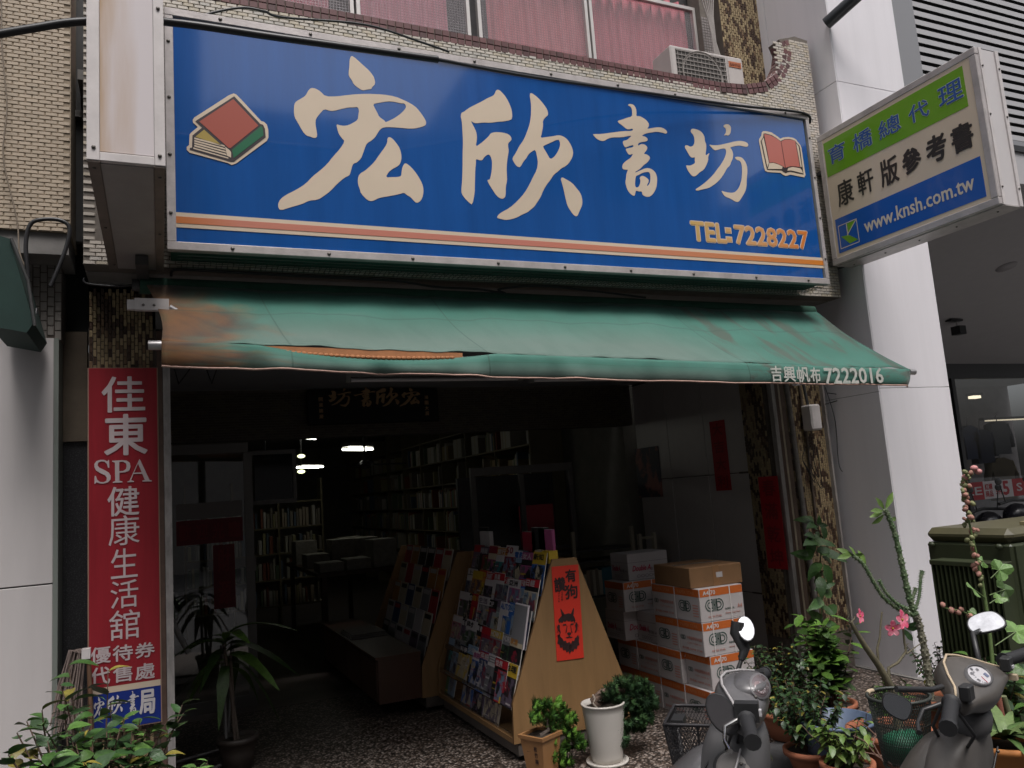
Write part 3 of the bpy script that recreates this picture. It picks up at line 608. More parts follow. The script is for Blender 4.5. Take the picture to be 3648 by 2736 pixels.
# glyph corners: (left,top-ish) and (right,bottom-ish) read as diagonal corners of an upright box in the sign's plane
def diag(l, t, r, b_):
    # l,r: columns; t = top at the left column, b_ = bottom at the left column (zoomed pixels)
    pt, pb, pr_ = bx(2400+l/1.6587,t/1.6587), bx(2400+l/1.6587,b_/1.6587), bx(2400+r/1.6587,(t-(r-l)*.5)/1.6587); return pt[0], pr_[0], pb[1], pt[1]
W1 = MB(); W2 = MB(); Wx = MB()
for c, l, t, r, b_ in (('育',912,880,1008,985),('橋',1055,805,1165,915),('總',1208,730,1333,835),('代',1385,640,1500,745),('理',1560,530,1698,650)):
    W1 = MB(); Wx = MB(); y1_, y0_, z0_, z1_ = diag(l,t,r,b_); text(W1, c, (BX-.0052,y1_,z0_), -Y_, Z_, y1_-y0_, z1_-z0_, .014); text(Wx, c, (BX-.0038,y1_,z0_), -Y_, Z_, y1_-y0_, z1_-z0_, .035); Wx.build('lettering', mat('letter_outline_pale',(.62,.68,.58),.4), BS); W1.build('lettering', txb, BS)
for c, l, t, r, b_, bo in (('康',962,1085,1050,1235,.015),('軒',1082,1028,1170,1170,.015),('版',1215,962,1315,1120,.02),('參',1345,905,1450,1048,.035),('考',1487,830,1598,985,.035),('書',1635,765,1755,925,.03)):
    W2 = MB(); y1_, y0_, z0_, z1_ = diag(l,t,r,b_); text(W2, c, (BX-.004,y1_,z0_), -Y_, Z_, y1_-y0_, z1_-z0_, bo); W2.build('lettering', txk, BS)
yl, yr = bx(2400+1135/1.6587,1380/1.6587), bx(2400+1785/1.6587,1130/1.6587)
zl = bx(2400+1140/1.6587,1375/1.6587)[1]; zh = bx(2400+1310/1.6587,1220/1.6587)[1]
text(MB(), 'www.knsh.com.tw', (BX-.004,yl[0],zl), -Y_, Z_, yl[0]-yr[0], (zh-zl), .022).build('lettering', txg, BS)
lg = [bx(2400+a/1.6587, b/1.6587) for a, b in ((975,1335),(1083,1295),(1098,1430),(990,1470))]
ly1, ly0, lzt, lzb = (lg[0][0]+lg[3][0])/2, (lg[1][0]+lg[2][0])/2, (lg[0][1]+lg[1][1])/2, (lg[2][1]+lg[3][1])/2
lm = MB(); st_ = lambda pts, w: stroke(lm, pts, w, (BX-.004,ly1,lzb), -Y_, Z_)
LW, LH = ly1-ly0, lzt-lzb
stroke(lm, [(0,0),(LW,0),(LW,LH),(0,LH)], .008, (BX-.004,ly1,lzb), -Y_, Z_, True); st_([(LW*.45,LH),(LW*.45,LH*.45)], .008); st_([(LW*.45,LH*.5),(LW,LH)], .007); lm.build('logo', txg, BS)
lgm = MB()
def lq(*pts): lgm.add([Vector((BX-.0035,ly1-LW*a_,lzb+LH*b_)) for a_, b_ in pts], [list(range(len(pts)))])
lq((.48,.52),(.96,.97),(.48,.97)); lq((.08,.52),(.5,.46),(.95,.12),(.5,.08)); lgm.build('logo', mat('sign_green',(0,0,0)), BS)
MB().box(BX+.03,BX+.2,by1-.002,PY+.12,bz0+.02,bz0+.05).box(BX+.03,BX+.2,by1-.002,PY+.12,bz1-.3,bz1-.27).build('bracket', dark_m, BS)

# ================================================================ AWNING
AT = 4.62
XR_ = onY(2905,1105,AT).x; XL_ = -.045
barR = onX(3240,1315,XR_); AB = barR.y; barL = onY(575,1215,AB)
tR, tL = onY(2905,1108,AT), onY(520,1012,AT)
AW = thing('awning', 'faded green canvas awning with brown stains and a torn slit over the entrance', 'awning', (2.4,AT,2.7))
def awn_mat():
    m = bpy.data.materials.new('awning_canvas'); m.use_nodes = True; n = m.node_tree.nodes; l = m.node_tree.links; b = n['Principled BSDF']; b.inputs['Roughness'].default_value = .75
    b.inputs['Sheen Weight'].default_value = .15
    tc = n.new('ShaderNodeTexCoord'); at = tc.outputs['UV']
    sp = n.new('ShaderNodeSeparateXYZ'); l.new(at, sp.inputs[0])
    def noise(sc, dist=0, st=None, det=6):
        v = at
        if st: mp = n.new('ShaderNodeMapping'); mp.inputs['Scale'].default_value = st; l.new(at, mp.inputs[0]); v = mp.outputs[0]
        z = n.new('ShaderNodeTexNoise'); z.inputs['Scale'].default_value = sc; z.inputs['Distortion'].default_value = dist; z.inputs['Detail'].default_value = det; l.new(v, z.inputs[0]); return z.outputs[0]
    def ramp(src, e): 
        r = n.new('ShaderNodeValToRGB'); r.color_ramp.elements[0].position = e[0][0]; r.color_ramp.elements[0].color = (*e[0][1],1); r.color_ramp.elements[1].position = e[-1][0]; r.color_ramp.elements[1].color = (*e[-1][1],1)
        for q in e[1:-1]: x = r.color_ramp.elements.new(q[0]); x.color = (*q[1],1)
        l.new(src, r.inputs[0]); return r.outputs[0]
    def math_(op, a, b_): 
        q = n.new('ShaderNodeMath'); q.operation = op
        for i, v in enumerate((a, b_)):
            if isinstance(v, (int, float)): q.inputs[i].default_value = v
            else: l.new(v, q.inputs[i])
        return q.outputs[0]
    def mix(f, a, b_):
        q = n.new('ShaderNodeMix'); q.data_type = 'RGBA'; l.new(f, q.inputs[0])
        for i, v in ((6,a),(7,b_)):
            if isinstance(v, tuple): q.inputs[i].default_value = (*v,1)
            else: l.new(v, q.inputs[i])
        return q.outputs[2]
    base = ramp(noise(2.2, .3, (2.4,1,1)), [(.3,(.016,.108,.076)),(.55,(.029,.138,.104)),(.75,(.058,.152,.122))])
    # dusty bleaching in the middle of the sheet
    w = (1,1,1)
    ctr = math_('MULTIPLY', ramp(sp.outputs[0], [(0,(0,0,0)),(.12,w),(.62,w),(.78,(0,0,0))]) , ramp(math_('DIVIDE',sp.outputs[1],1.0), [(.28,(0,0,0)),(.75,w)]))
    dust = mix(math_('MULTIPLY', ctr, .75), base, (.108,.145,.125))
    # streaks at the right
    v = noise(3, .5, (12,.55,1)); a = math_('MULTIPLY', math_('GREATER_THAN', sp.outputs[0], .70), ramp(v, [(.5,(0,0,0)),(.6,w)]))
    st = mix(math_('MULTIPLY', a, .8), dust, (.052,.062,.046))
    # brown stain at the left
    nz = noise(3.2, .5, (5,1,1)); d = math_('ADD', math_('MULTIPLY', sp.outputs[0], 5.2), math_('MULTIPLY', nz, 1.1))
    d = math_('ADD', d, math_('MULTIPLY', math_('ABSOLUTE', math_('SUBTRACT', sp.outputs[1], .62), 0), .55))
    s1 = ramp(math_('MULTIPLY', d, .7), [(.58,w),(.86,(0,0,0))]); r2 = n['Principled BSDF']
    brown = ramp(noise(2.6,.5,(5,1,1)), [(.35,(.055,.03,.02)),(.55,(.19,.075,.018)),(.7,(.11,.11,.03))])
    st2 = mix(math_('MULTIPLY', s1, .95), st, brown)
    # fold lines and small dirt
    sl = None
    for us in (.335,.70,.12):
        q_ = math_('LESS_THAN', math_('ABSOLUTE', math_('SUBTRACT', sp.outputs[0], us), 0), .0009); sl = q_ if sl is None else math_('MAXIMUM', sl, q_)
    wl_ = math_('LESS_THAN', math_('ABSOLUTE', math_('SUBTRACT', math_('ADD', sp.outputs[1], math_('MULTIPLY', noise(3,0,(3,.1,1)), .22)), .46), 0), .010)
    st2 = mix(math_('MULTIPLY', math_('MAXIMUM', sl, math_('MULTIPLY', wl_, .7)), .6), st2, (.012,.05,.035))
    vs_ = ramp(noise(5, .2, (9,.5,1)), [(.45,(0,0,0)),(.75,w)]); st2 = mix(math_('MULTIPLY', vs_, .35), st2, (.03,.085,.065))
    dl = ramp(noise(60,0), [(.70,(0,0,0)),(.75,w)]); fin = mix(math_('MULTIPLY', dl, .35), st2, (.04,.08,.06))
    l.new(fin, b.inputs['Base Color'])
    wv = n.new('ShaderNodeTexNoise'); wv.inputs['Scale'].default_value = 350; l.new(at, wv.inputs[0]); bp = n.new('ShaderNodeBump'); bp.inputs['Strength'].default_value = .25; bp.inputs['Distance'].default_value = .003
    l.new(wv.outputs[0], bp.inputs['Height']); l.new(bp.outputs[0], b.inputs['Normal'])
    return m
canvas = awn_mat()
def sheet(name, fn, nu, nv, m, parent, solid=.002):
    vs = []; uv = []
    for j in range(nv+1):
        for i in range(nu+1):
            u, v = i/nu, j/nv; vs.append(fn(u, v)); uv.append((u, v))
    fs = [(j*(nu+1)+i, j*(nu+1)+i+1, (j+1)*(nu+1)+i+1, (j+1)*(nu+1)+i) for j in range(nv) for i in range(nu)]
    w = wloc(parent); me = bpy.data.meshes.new(name); me.from_pydata([v-w for v in vs], [], fs); me.materials.append(m)
    ul = me.uv_layers.new(name='UVMap')
    for lp in me.loops: ul.data[lp.index].uv = uv[lp.vertex_index]
    me.polygons.foreach_set('use_smooth', [True]*len(fs)); o = bpy.data.objects.new(name, me); COL.objects.link(o); o.parent = parent
    if solid: md = o.modifiers.new('s', 'SOLIDIFY'); md.thickness = solid; md.offset = 0
    return o
def aw(u, v):
    # u along the bar, v from the roll (0) to the bar (1)
    inset = .035*math.sin(math.pi*min(1, v))*(1-u)**8
    a = tL.lerp(tR, u); b_ = barL.lerp(barR, u); p = a.lerp(b_, v)
    p.x += inset + (.0 if u < .5 else 0)
    p.z -= .045*math.sin(math.pi*v)*(.8+.2*math.sin(u*9))
    p.z += .004*math.sin(u*31+v*4)+.003*math.sin(u*77+v*9)+.0022*math.sin(u*170+v*14)*v+.010*math.sin(v*7+u*13)*math.exp(-((u-.82)/.1)**2)
    return p
sheet('canopy', aw, 120, 16, canvas, AW)
u0, u1 = .088, .305   # torn slit between canopy and valance
vz = .115
def val(u, v):
    b_ = barL.lerp(barR, u); p = b_.copy()
    sag = 0
    uu = (u-u0)/(u1-u0)*.85
    if 0 < uu < 1: sag = .052*math.sin(math.pi*min(1,uu))**.9
    fold = (.008*math.sin(u*95)+.006*math.sin(u*151+1)+.01*math.sin(u*37))*v*(1.3 if u < .5 else .5)
    h = vz*(1+.12*math.sin(u*3.1)+.02*math.sin(u*40))
    p.z -= sag*(1-v)+.001 + h*v
    p.y -= .001 + .011*min(1,v*5) - fold + .02*v*math.sin(math.pi*v)
    if u > .985: p.y += .05*(u-.985)/.015*v
    return p
def vmat():
    m = mat('valance_canvas', (.03,.20,.14), .8, col2=(.075,.25,.185), mix=(.35,.65), scale=3, bump=.2, bscale=80)
    return m
sheet('valance', val, 240, 8, canvas, AW)
hm = MB()
hm.tube([val(i/120,1)+Vector((0,-.002,0)) for i in range(121)], .0055, 5); hm.build('hem', mat('hem_pink',(.42,.27,.22),.8,noise=.3,scale=12), AW)
# orange cloth seen through the slit, with its scalloped edge
def slit(u, v):
    q = u0+(u1-u0)*u; b_ = barL.lerp(barR, q); sag = .05*math.sin(math.pi*u*.85+.2)
    p = b_.copy(); p.y += .002-.001*v; p.z -= .003+.075*v; return p
sheet('lining', slit, 60, 2, mat('orange_lining', (.40,.17,.07), .8, noise=.25, scale=9), AW, 0)
sc = MB()
for i in range(34):
    q = u0+.02+(u1-u0-.03)*(i+.5)/34; b_ = barL.lerp(barR, q); sc.ball(b_+Vector((0,-.003,-.030-.014*math.sin(math.pi*i/34))), .011, 6, 4, (1.4,.5,.9))
sc.build('scalloped_edge', mat('orange_trim', (.36,.15,.06), .8, noise=.2, scale=9), AW)
MB().tube([barL+Vector((-.055,.01,-.018)), barL+Vector((.0,.01,-.018))], .022, 12).build('bar_end', alu, AW)
MB().tube([barR+Vector((-.0,.01,-.018)), barR+Vector((.055,.01,-.018))], .022, 12).build('bar_end', alu, AW)
MB().tube([barL+Vector((0,.03,-.028)), barR+Vector((0,.03,-.028))], .015, 12).build('front_bar', alu, AW)
MB().tube([tL+Vector((-.03,.03,.0)), tR+Vector((0,.03,0))], .045, 14).build('roller', mat('awning_roll',(.02,.075,.05),.8,noise=.3,scale=8), AW)
MB().tube([tL+Vector((-.07,.03,.0)), tL+Vector((-.032,.03,0))], .035, 12).build('roller_end', dark_m, AW)
# folding arm at the left
ar = onY(480,1085,4.35); MB().box(ar.x-.0,ar.x+.16,4.33,4.37,ar.z-.03,ar.z+.03).box(ar.x-.035,ar.x,4.335,4.365,ar.z-.028,ar.z+.022).build('folding_arm', mat('arm_white',(.5,.47,.46),.5,noise=.2), AW)
for dx in (.04,.09): MB().ball((ar.x+dx,4.328,ar.z-.005), .007, 8, 4, (1,.5,1)).build('bolt', screw_m, AW)
MB().tube([(ar.x+.16,4.35,ar.z-.01), (ar.x+.5,4.40,ar.z-.2), barL+Vector((1.2,.05,-.06))], .018, 8).build('folding_arm', alu, AW)
MB().tube([(4.2,4.7,2.50), (4.4,4.3,2.25), barR+Vector((-1.0,.06,-.08))], .018, 8).build('folding_arm', alu, AW)
# text on the valance
q0, q1 = onY(2745,1340,AB), onY(3150,1345,AB)
tw_ = mat('awning_text_white', (.5,.5,.46), .8, col2=(.2,.32,.27), mix=(.5,.75), scale=30)
O_ = val(.853,.78)+Vector((0,-.012,0)); E_ = val(.975,.78)+Vector((0,-.012,0)); Ua = (E_-O_).normalized()
def vtx(c, l, r, bold, top=1304, bot=1358):
    a_ = onY(l,1340,AB-.03); b2 = onY(r,1340,AB-.03); zt_ = onY((l+r)/2, top+(l-2745)*.036, AB-.03).z; zb3 = onY((l+r)/2, bot+(l-2745)*.036, AB-.03).z
    return text(MB(), c, (a_.x,AB-.031,zb3), X_, Z_, b2.x-a_.x, zt_-zb3, bold)
for c, l, r in (('吉',2748,2785),('興',2793,2833),('帆',2840,2883),('布',2888,2922)): vtx(c,l,r,.02).build('lettering', tw_, AW)
vtx('7222016', 2938, 3145, .03).build('lettering', tw_, AW)

# ================================================================ RED VERTICAL SIGN ON THE LEFT PILLAR
RY = 4.95
ra, rb_ = onY(316,1312,RY), onY(560,2575,RY)
rx0, rx1, rz1, rz0 = ra.x, onY(558,1312,RY).x, ra.z, (onY(310,2610,RY).z+rb_.z)/2
RS = thing('vertical_sign', 'tall red sign with white characters and a blue foot on the left pillar', 'sign', ((rx0+rx1)/2,RY+.02,rz0))
MB().box(rx0-.006,rx1+.006,RY+.002,RY+.03,rz0-.006,rz1+.003).build('sign_back', mat('sign_edge',(.3,.2,.15),.6), RS)
zc1, zc0 = onY(430,2440,RY).z, onY(430,2462,RY).z
MB().box(rx0,rx1,RY,RY+.0018,zc1,rz1).build('red_panel', mat('sign_red',(.30,.018,.028),.35,noise=.22,scale=2.5,stretch=(6,1,.6)), RS)
MB().box(rx0,rx1,RY,RY+.0018,zc0,zc1-.001).build('cream_strip', cream, RS)
MB().box(rx0,rx1,RY,RY+.0018,rz0,zc0-.001).build('blue_panel', mat('sign_foot_blue',(.01,.03,.22),.35), RS)
rw = mat('sign_white_lettering', (.55,.46,.47), .5)
def rch(c, l, t, r, b_, m=rw, bold=.0, sc=(300,1300,2.964)):
    # l,t,r,b in zoomed pixels of the picture; the sign is upright, so corners are re-read in its plane
    cx_, cy_ = sc[0]+(l+r)/2/sc[2], sc[1]+(t+b_)/2/sc[2]
    c0_ = onY(cx_,cy_,RY-.003); w_ = onY(sc[0]+r/sc[2],cy_-((r-l)/2/sc[2])*.13,RY-.003).x-onY(sc[0]+l/sc[2],cy_+((r-l)/2/sc[2])*.13,RY-.003).x
    h_ = onY(cx_,sc[1]+t/sc[2],RY-.003).z-onY(cx_,sc[1]+b_/sc[2],RY-.003).z
    O = Vector((c0_.x-w_/2,RY-.003,c0_.z-h_/2))
    if c in BR: return brush(c, O, X_, Z_, w_, h_, m, RS, .002)
    return text(MB(), c, O, X_, Z_, w_, h_, bold).build('lettering', m, RS)
rch('佳',190,125,640,495,bold=.012); rch('東',220,525,662,945,bold=.02)
rch('健',250,1285,580,1590,bold=.01)
Z7 = (300,1850,2.075)
for c,l,t,r,b_ in (('康',180,-30,410,190),('生',198,215,395,432),('活',195,450,400,655),('舘',185,668,412,888)): rch(c,l,t,r,b_,sc=Z7,bold=.0)
for c,l,t,r,b_ in (('優',47,945,195,1065),('待',212,930,358,1045),('券',378,912,520,1020),('代',45,1095,190,1225),('售',215,1085,355,1200),('處',380,1065,520,1180)): rch(c,l,t,r,b_,sc=Z7,bold=.02)
for c,l,t,r,b_ in (('hong',60,1315,150,1470),('xin',170,1300,285,1440),('shu',300,1270,405,1450),('局',412,1262,520,1435)): rch(c,l,t,r,b_,sc=Z7,m=mat('lettering_pale',(.58,.56,.58),.5),bold=.03)
# serif letters S P A drawn as outlines
def spa(loops, l, t, r, b_):
    xs_ = [p[0] for q in loops for p in q]; ys_ = [p[1] for q in loops for p in q]
    sc = (300,1300,2.964)
    L = [[((w_ := onY(sc[0]+x/sc[2], sc[1]+y/sc[2], RY-.003)).x, w_.z) for x, y in q] for q in loops]
    shape('lettering', L, basis(Vector((0,RY-.003,0)), X_, Z_, -Y_), rw, RS, .002)
spa([[(262,1003),(266,1085),(250,1085),(240,1045),(215,1022),(180,1018),(148,1032),(140,1060),(160,1085),(215,1110),(260,1138),(280,1170),(278,1210),(250,1240),(205,1253),(165,1252),(130,1238),(115,1255),(108,1254),(110,1172),(124,1172),(135,1210),(165,1235),(205,1238),(235,1222),(238,1192),(220,1165),(170,1142),(125,1115),(108,1080),(108,1045),(130,1015),(170,1002),(210,1003),(245,1018),(255,1003)]],0,0,0,0)
spa([[(296,1012),(400,1006),(450,1010),(482,1035),(490,1075),(475,1115),(430,1135),(372,1138),(372,1222),(403,1230),(403,1240),(302,1246),(302,1236),(328,1226),(324,1030),(296,1022)],[(370,1024),(370,1122),(410,1120),(440,1100),(448,1070),(440,1038),(410,1022)]],0,0,0,0)
spa([[(586,994),(690,1215),(714,1220),(714,1230),(615,1232),(615,1222),(640,1214),(612,1148),(520,1152),(495,1218),(525,1226),(525,1236),(457,1240),(457,1230),(478,1222),(580,1000)],[(568,1042),(525,1138),(607,1134)]],0,0,0,0)
# ================================================================ LEFT NEIGHBOUR
NB = thing('tiled_building', 'neighbouring building at the left edge, beige brick tiles above a white panelled column', 'building', (-1.4,4.8,0))
NY = 4.7
nx = onY(252,400,NY).x; zlo = onY(240,828,NY).z
bw = MB().box(-4,nx,NY,NY+.4,zlo,8).build('wall', mat('beige_grout',(.28,.225,.165),.9,noise=.2,scale=8), NB)
t = []; z = zlo+.012; k = 0
while z < 4.75:
    x = nx-.001-(.0 if k%2 else .03)
    while x > -1.0:
        w_ = .06 if x < nx-.005 or k%2 else .027
        t.append((x-.03+(0 if k%2 else 0), z, .057, .0185, random.choice((0,1)))); x -= .0615
    z += .0225; k += 1
tile_field(bw, (0,NY-.0005,0), X_, Z_, -Y_, t, beige_t, depth=.004, limit=300, name='brick', inset=.05)
MB().box(-4,nx-.01,NY+.02,NY+.4,zlo-.12,zlo-.002).build('beam', concrete, NB)
WYL = 4.9
wx1 = (onY(213,1205,WYL).x+onY(180,2736,WYL).x)/2; wz1 = onY(213,1205,WYL).z
jz = onY(100,2088,WYL).z
pm = mat('white_wall_panel', (.56,.53,.525), .35, noise=.07, scale=1.8, stretch=(4,4,.5))
MB().box(-4,wx1-.012,WYL+.012,WYL+.5,0,wz1-.003).build('column', mat('panel_joint',(.12,.11,.1),.8), NB)
for (x0,x1,z0,z1) in ((-1.6,wx1-.012,.0,jz-.004),(-1.6,wx1-.012,jz+.004,wz1)):
    MB().bbox(x0,x1,WYL,WYL+.011,z0,z1,.002).build('panel', pm, NB)
MB().box(wx1-.0115,wx1+.012,WYL-.002,WYL+.4,0,wz1).build('trim', mat('grey_green_trim',(.18,.2,.18),.5), NB)
MB().box(wx1+.013,-.375,5.12,5.2,0,2.06).build('granite_panel', granite, NB)
MB().box(wx1+.013,-.375,5.10,5.2,2.065,2.7).build('side_wall', mat('brown_wall',(.11,.085,.06),.8,noise=.3), NB)
MB().box(-1.6,-.372,5.3,5.5,2.7,8).build('side_wall', mat('gap_dark',(.05,.055,.05),.9,noise=.3), NB)
t = []
for i in range(14):
    for k in range(26): t.append((-.505-i*.035+0, wz1+.02+k*.055+(.027 if i%2 else 0), .031, .051, 0))
gw = MB().box(-4,-.49,4.93,5.2,wz1,zlo-.122).build('wall', grout_d, NB)
tile_field(gw, (0,4.9295,0), X_, Z_, -Y_, t, [mat('grey_wall_tile',(.26,.24,.22),.4,noise=.2,scale=20,rnd=.1)], depth=.004, limit=300)
# green canvas hood at the left edge
gh = thing('canvas_hood', 'dark green canvas hood at the left edge, below the beige brick tiles', 'awning', (-.75,4.7,2.6))
c1 = [onY(-40,830,4.35), onY(35,850,4.35), onY(120,1150,4.35), onY(95,1185,4.35), onY(-40,1160,4.35)]
MB().prism(c1, (0,.5,.0)).build('canopy', mat('hood_green',(.006,.03,.024),.8,noise=.3,scale=4), gh)
MB().tube([onY(40,850,4.34),onY(100,1000,4.34),onY(124,1160,4.34)], .008).build('frame_tube', dark_m, gh)
# loose cables and conduit
def cable(name, pts, Y, r, lab, m=blackcable, cat='cable', group=None):
    P = [onY(p[0],p[1],p[2] if len(p)>2 else Y) for p in pts]; Q = []
    for i in range(len(P)-1):
        p0 = P[max(i-1,0)]; p1 = P[i]; p2 = P[i+1]; p3 = P[min(i+2,len(P)-1)]
        for k in range(6):
            t_ = k/6; Q.append(.5*((2*p1)+(p2-p0)*t_+(2*p0-5*p1+4*p2-p3)*t_*t_+(3*p1-p0-3*p2+p3)*t_**3))
    Q.append(P[-1]); m_ = MB(); m_.smooth = True; m_.tube(Q, r, 8); return tag(m_.build(name, m, None), lab, cat, group)
cable('power_cable', [(-60,132),(120,100),(300,76),(590,78),(1000,135),(1560,212)], 3.75, .019, 'thick black cable crossing in front of the blue sign from the left edge')
cable('signal_cable', [(1560,212,3.75),(1900,275,3.95),(2300,330,4.2),(2620,375,4.3),(2860,402,4.33),(2885,440,4.36)], 4.3, .010, 'black cable running on along the top edge of the blue sign to its right end')
cable('sign_cable', [(590,160,4.4),(620,110,4.4),(700,62,4.4),(850,28,4.4),(940,40,4.4),(1010,62,4.45),(1300,88,4.5),(1500,150,4.55),(1600,185,4.6)], 4.5, .0075, 'black cable looping above the top left corner of the blue sign')
cable('thin_wire', [(5,0),(8,180),(25,380),(12,560),(60,780),(70,900),(100,970)], 4.66, .004, 'thin brown wire hanging down the beige brick tiles at the left edge', mat('brown_wire',(.2,.16,.12),.6))
cable('service_cable', [(100,990),(92,870),(108,800),(150,782),(215,785),(248,815),(230,900),(180,1020)], 4.62, .011, 'black cable arching in front of the beam under the beige brick tiles')
cable('service_cable', [(130,1100,4.7),(115,1180,4.6),(60,1190,4.6),(-20,1170,4.6)], 4.6, .007, 'thin black cable below the dark green canvas hood')
cable('wall_cable', [(300,990),(310,1010),(420,1020),(470,1015),(520,1000)], 4.7, .006, 'black cable curling below the white light box, above the red sign')
cable('wall_cable', [(610,985),(620,962),(700,962),(860,972),(1100,985),(1400,1000),(1550,1022),(1700,1030),(1800,1045),(1780,1030),(1950,1020),(2300,1060)], 4.63, .0075, 'black cable running between the blue sign and the green awning')
cable('loose_wire', [(3000,1380,4.85),(3012,1600,4.9),(3040,1780,4.9),(3085,2000,4.9)], 4.85, .010, 'brown rigid conduit down the grey side wall right of the pillar', mat('conduit_brown',(.09,.06,.055),.5))
cable('thin_wire', [(2940,1380),(2975,1500),(2990,1660),(3025,1690)], 4.94, .003, 'thin wire with a free end beside the white meter box')
cable('thin_wire', [(2950,1400),(3010,1410),(3005,1420),(2940,1440)], 4.9, .004, 'short bent wire under the right end of the awning')
for i,(dx,ln) in enumerate(((0,0),(14,30),(26,12),(38,50))):
    cable('pillar_wire', [(2870+dx,1590),(2860+dx*1.5,1640),(2890+dx,1690+ln),(2860+dx,1640+ln)], 4.93, .003, ('leftmost','second','third','rightmost')[i]+' of the tangled thin wires below the white meter box', group='wires below the meter box')
# wire mesh ledge under the sign
lg_ = thing('cable_tray', 'rusty wire mesh tray under the blue signboard', 'tray', (2.4,4.6,2.96))
m = MB(); zt2 = 2.965
for i in range(150): m.box(.12+i*.030,.122+i*.030,4.37,4.6,zt2,zt2+.0025)
m.build('cross_wire', dark_m, lg_, kind='stuff')
for yy in (4.375,4.43,4.5,4.59): MB().box(.1,4.62,yy,yy+.004,zt2-.004,zt2).build('long_wire', mat('tray_green',(.06,.09,.07),.6), lg_)

# ================================================================ RIGHT NEIGHBOUR
NR = thing('white_building', 'white panelled building at the right with a louvred upper wall and a shop window', 'building', (6,4.5,0))
X0, Y0 = 5.17, 4.47
Xe = 5.978
col_m = mat('white_column_panel', (.78,.755,.785), .32, noise=.06, scale=1.6, stretch=(5,5,.35))
MB().box(X0+.012,Xe-.012,Y0+.012,6.8,0,9).build('column', mat('panel_joint',(0,0,0)), NR)
jf = [0, onY(3380,1378,Y0).z, (onY(2982,288,Y0).z), 6.6, 8.2]
for a, b in zip(jf, jf[1:]): MB().bbox(X0+.013,Xe,Y0,Y0+.011,a+.002,b-.002,.0015).build('panel', col_m, NR)
js = [(0,onX(3240,1375,X0).z),(onX(3240,1375,X0).z,jf[2]),(jf[2],6.0),(6.0,7.4)]
for (a,b) in js:
    for (ya,yb) in ((Y0,5.16),(5.163,6.0)): MB().bbox(X0,X0+.011,ya+.001,yb-.001,a+.002,b-.002,.0015).build('panel', col_m, NR)
bxm = MB(); p_ = onY(3340,2295,Y0-.002)
# louvres
LZ0 = 4.585
lf = mat('louvre_frame', (.27,.27,.28), .4, metal=.3); lm_ = mat('louvre_blade', (.46,.45,.46), .4, metal=.2, noise=.05)
MB().box(Xe+.001,Xe+.39,4.56,4.7,LZ0+.02,9).build('louvre_frame', lf, NR)
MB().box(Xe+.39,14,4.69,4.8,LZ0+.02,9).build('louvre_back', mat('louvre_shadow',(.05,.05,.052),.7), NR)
lv = MB().box(Xe+.39,14,4.6,4.69,LZ0-.03,LZ0+.019).build('louvre_rail', lf, NR)
k = 0; z = LZ0+.03
while z < 6.6:
    m = MB(); m.add([(Xe+.392,4.61,z),(14,4.61,z),(14,4.61,z+.052),(Xe+.392,4.61,z+.052),(Xe+.392,4.67,z+.075),(14,4.67,z+.075)], [(0,1,2,3),(3,2,5,4),(0,4,5,1)])
    m.build('louvre_blade', lm_, NR); z += .0905
MB().box(Xe-.01,16,4.6,5.0,LZ0-.42,LZ0-.032).build('fascia', mat('fascia_grey',(.42,.41,.42),.5), NR)
MB().box(Xe-.01,16,4.58,4.6,LZ0-.10,LZ0-.04).build('drip_edge', black, NR)
# soffit slopes back to the shop window
GY = 9.0; gt_ = onY(3370,1300,GY).z+.02
MB().add([(Xe-.01,5.0,LZ0-.40),(18,5.0,LZ0-.40),(18,GY,gt_),(Xe-.01,GY,gt_),(Xe-.01,5.0,LZ0-.2),(18,5.0,LZ0-.2),(18,GY,gt_+.3),(Xe-.01,GY,gt_+.3)],[(0,1,2,3),(4,7,6,5),(0,4,5,1),(2,6,7,3),(0,3,7,4),(1,5,6,2)]).build('soffit', mat('soffit_grey',(.36,.35,.36),.75,noise=.05), NR)
def soff(px, py):
    d = ray(px,py); a = Vector((0,5.0,LZ0-.40)); n_ = Vector((0,(LZ0-.40)-gt_,GY-5.0)).normalized(); t_ = (a-EYE).dot(n_)/d.dot(n_); return EYE+d*t_
c = soff(3585,950); MB().lathe([(.0,-.012),(.12,-.012),(.125,0)], c+Vector((0,0,0)), 24, Matrix.Rotation(-math.atan2((LZ0-.4)-gt_,GY-5),4,'X')).build('disc_light', mat('disc_light_grey',(.25,.24,.25),.6), NR)  # round disc light in the soffit, built unlit in plain grey
c = soff(3398,1138)
sp_ = thing('spotlight', 'small black spotlight fixed under the grey soffit at the right', 'spotlight', c)
MB().box(c.x-.12,c.x+.12,c.y-.05,c.y+.05,c.z-.03,c.z-.005).build('base', black, sp_); MB().tube([c+Vector((.05,0,-.03)),c+Vector((.05,0,-.1))],.012).build('stem', alu, sp_)
MB().box(c.x-.0,c.x+.13,c.y-.07,c.y+.07,c.z-.22,c.z-.1).build('lamp_head', black, sp_)
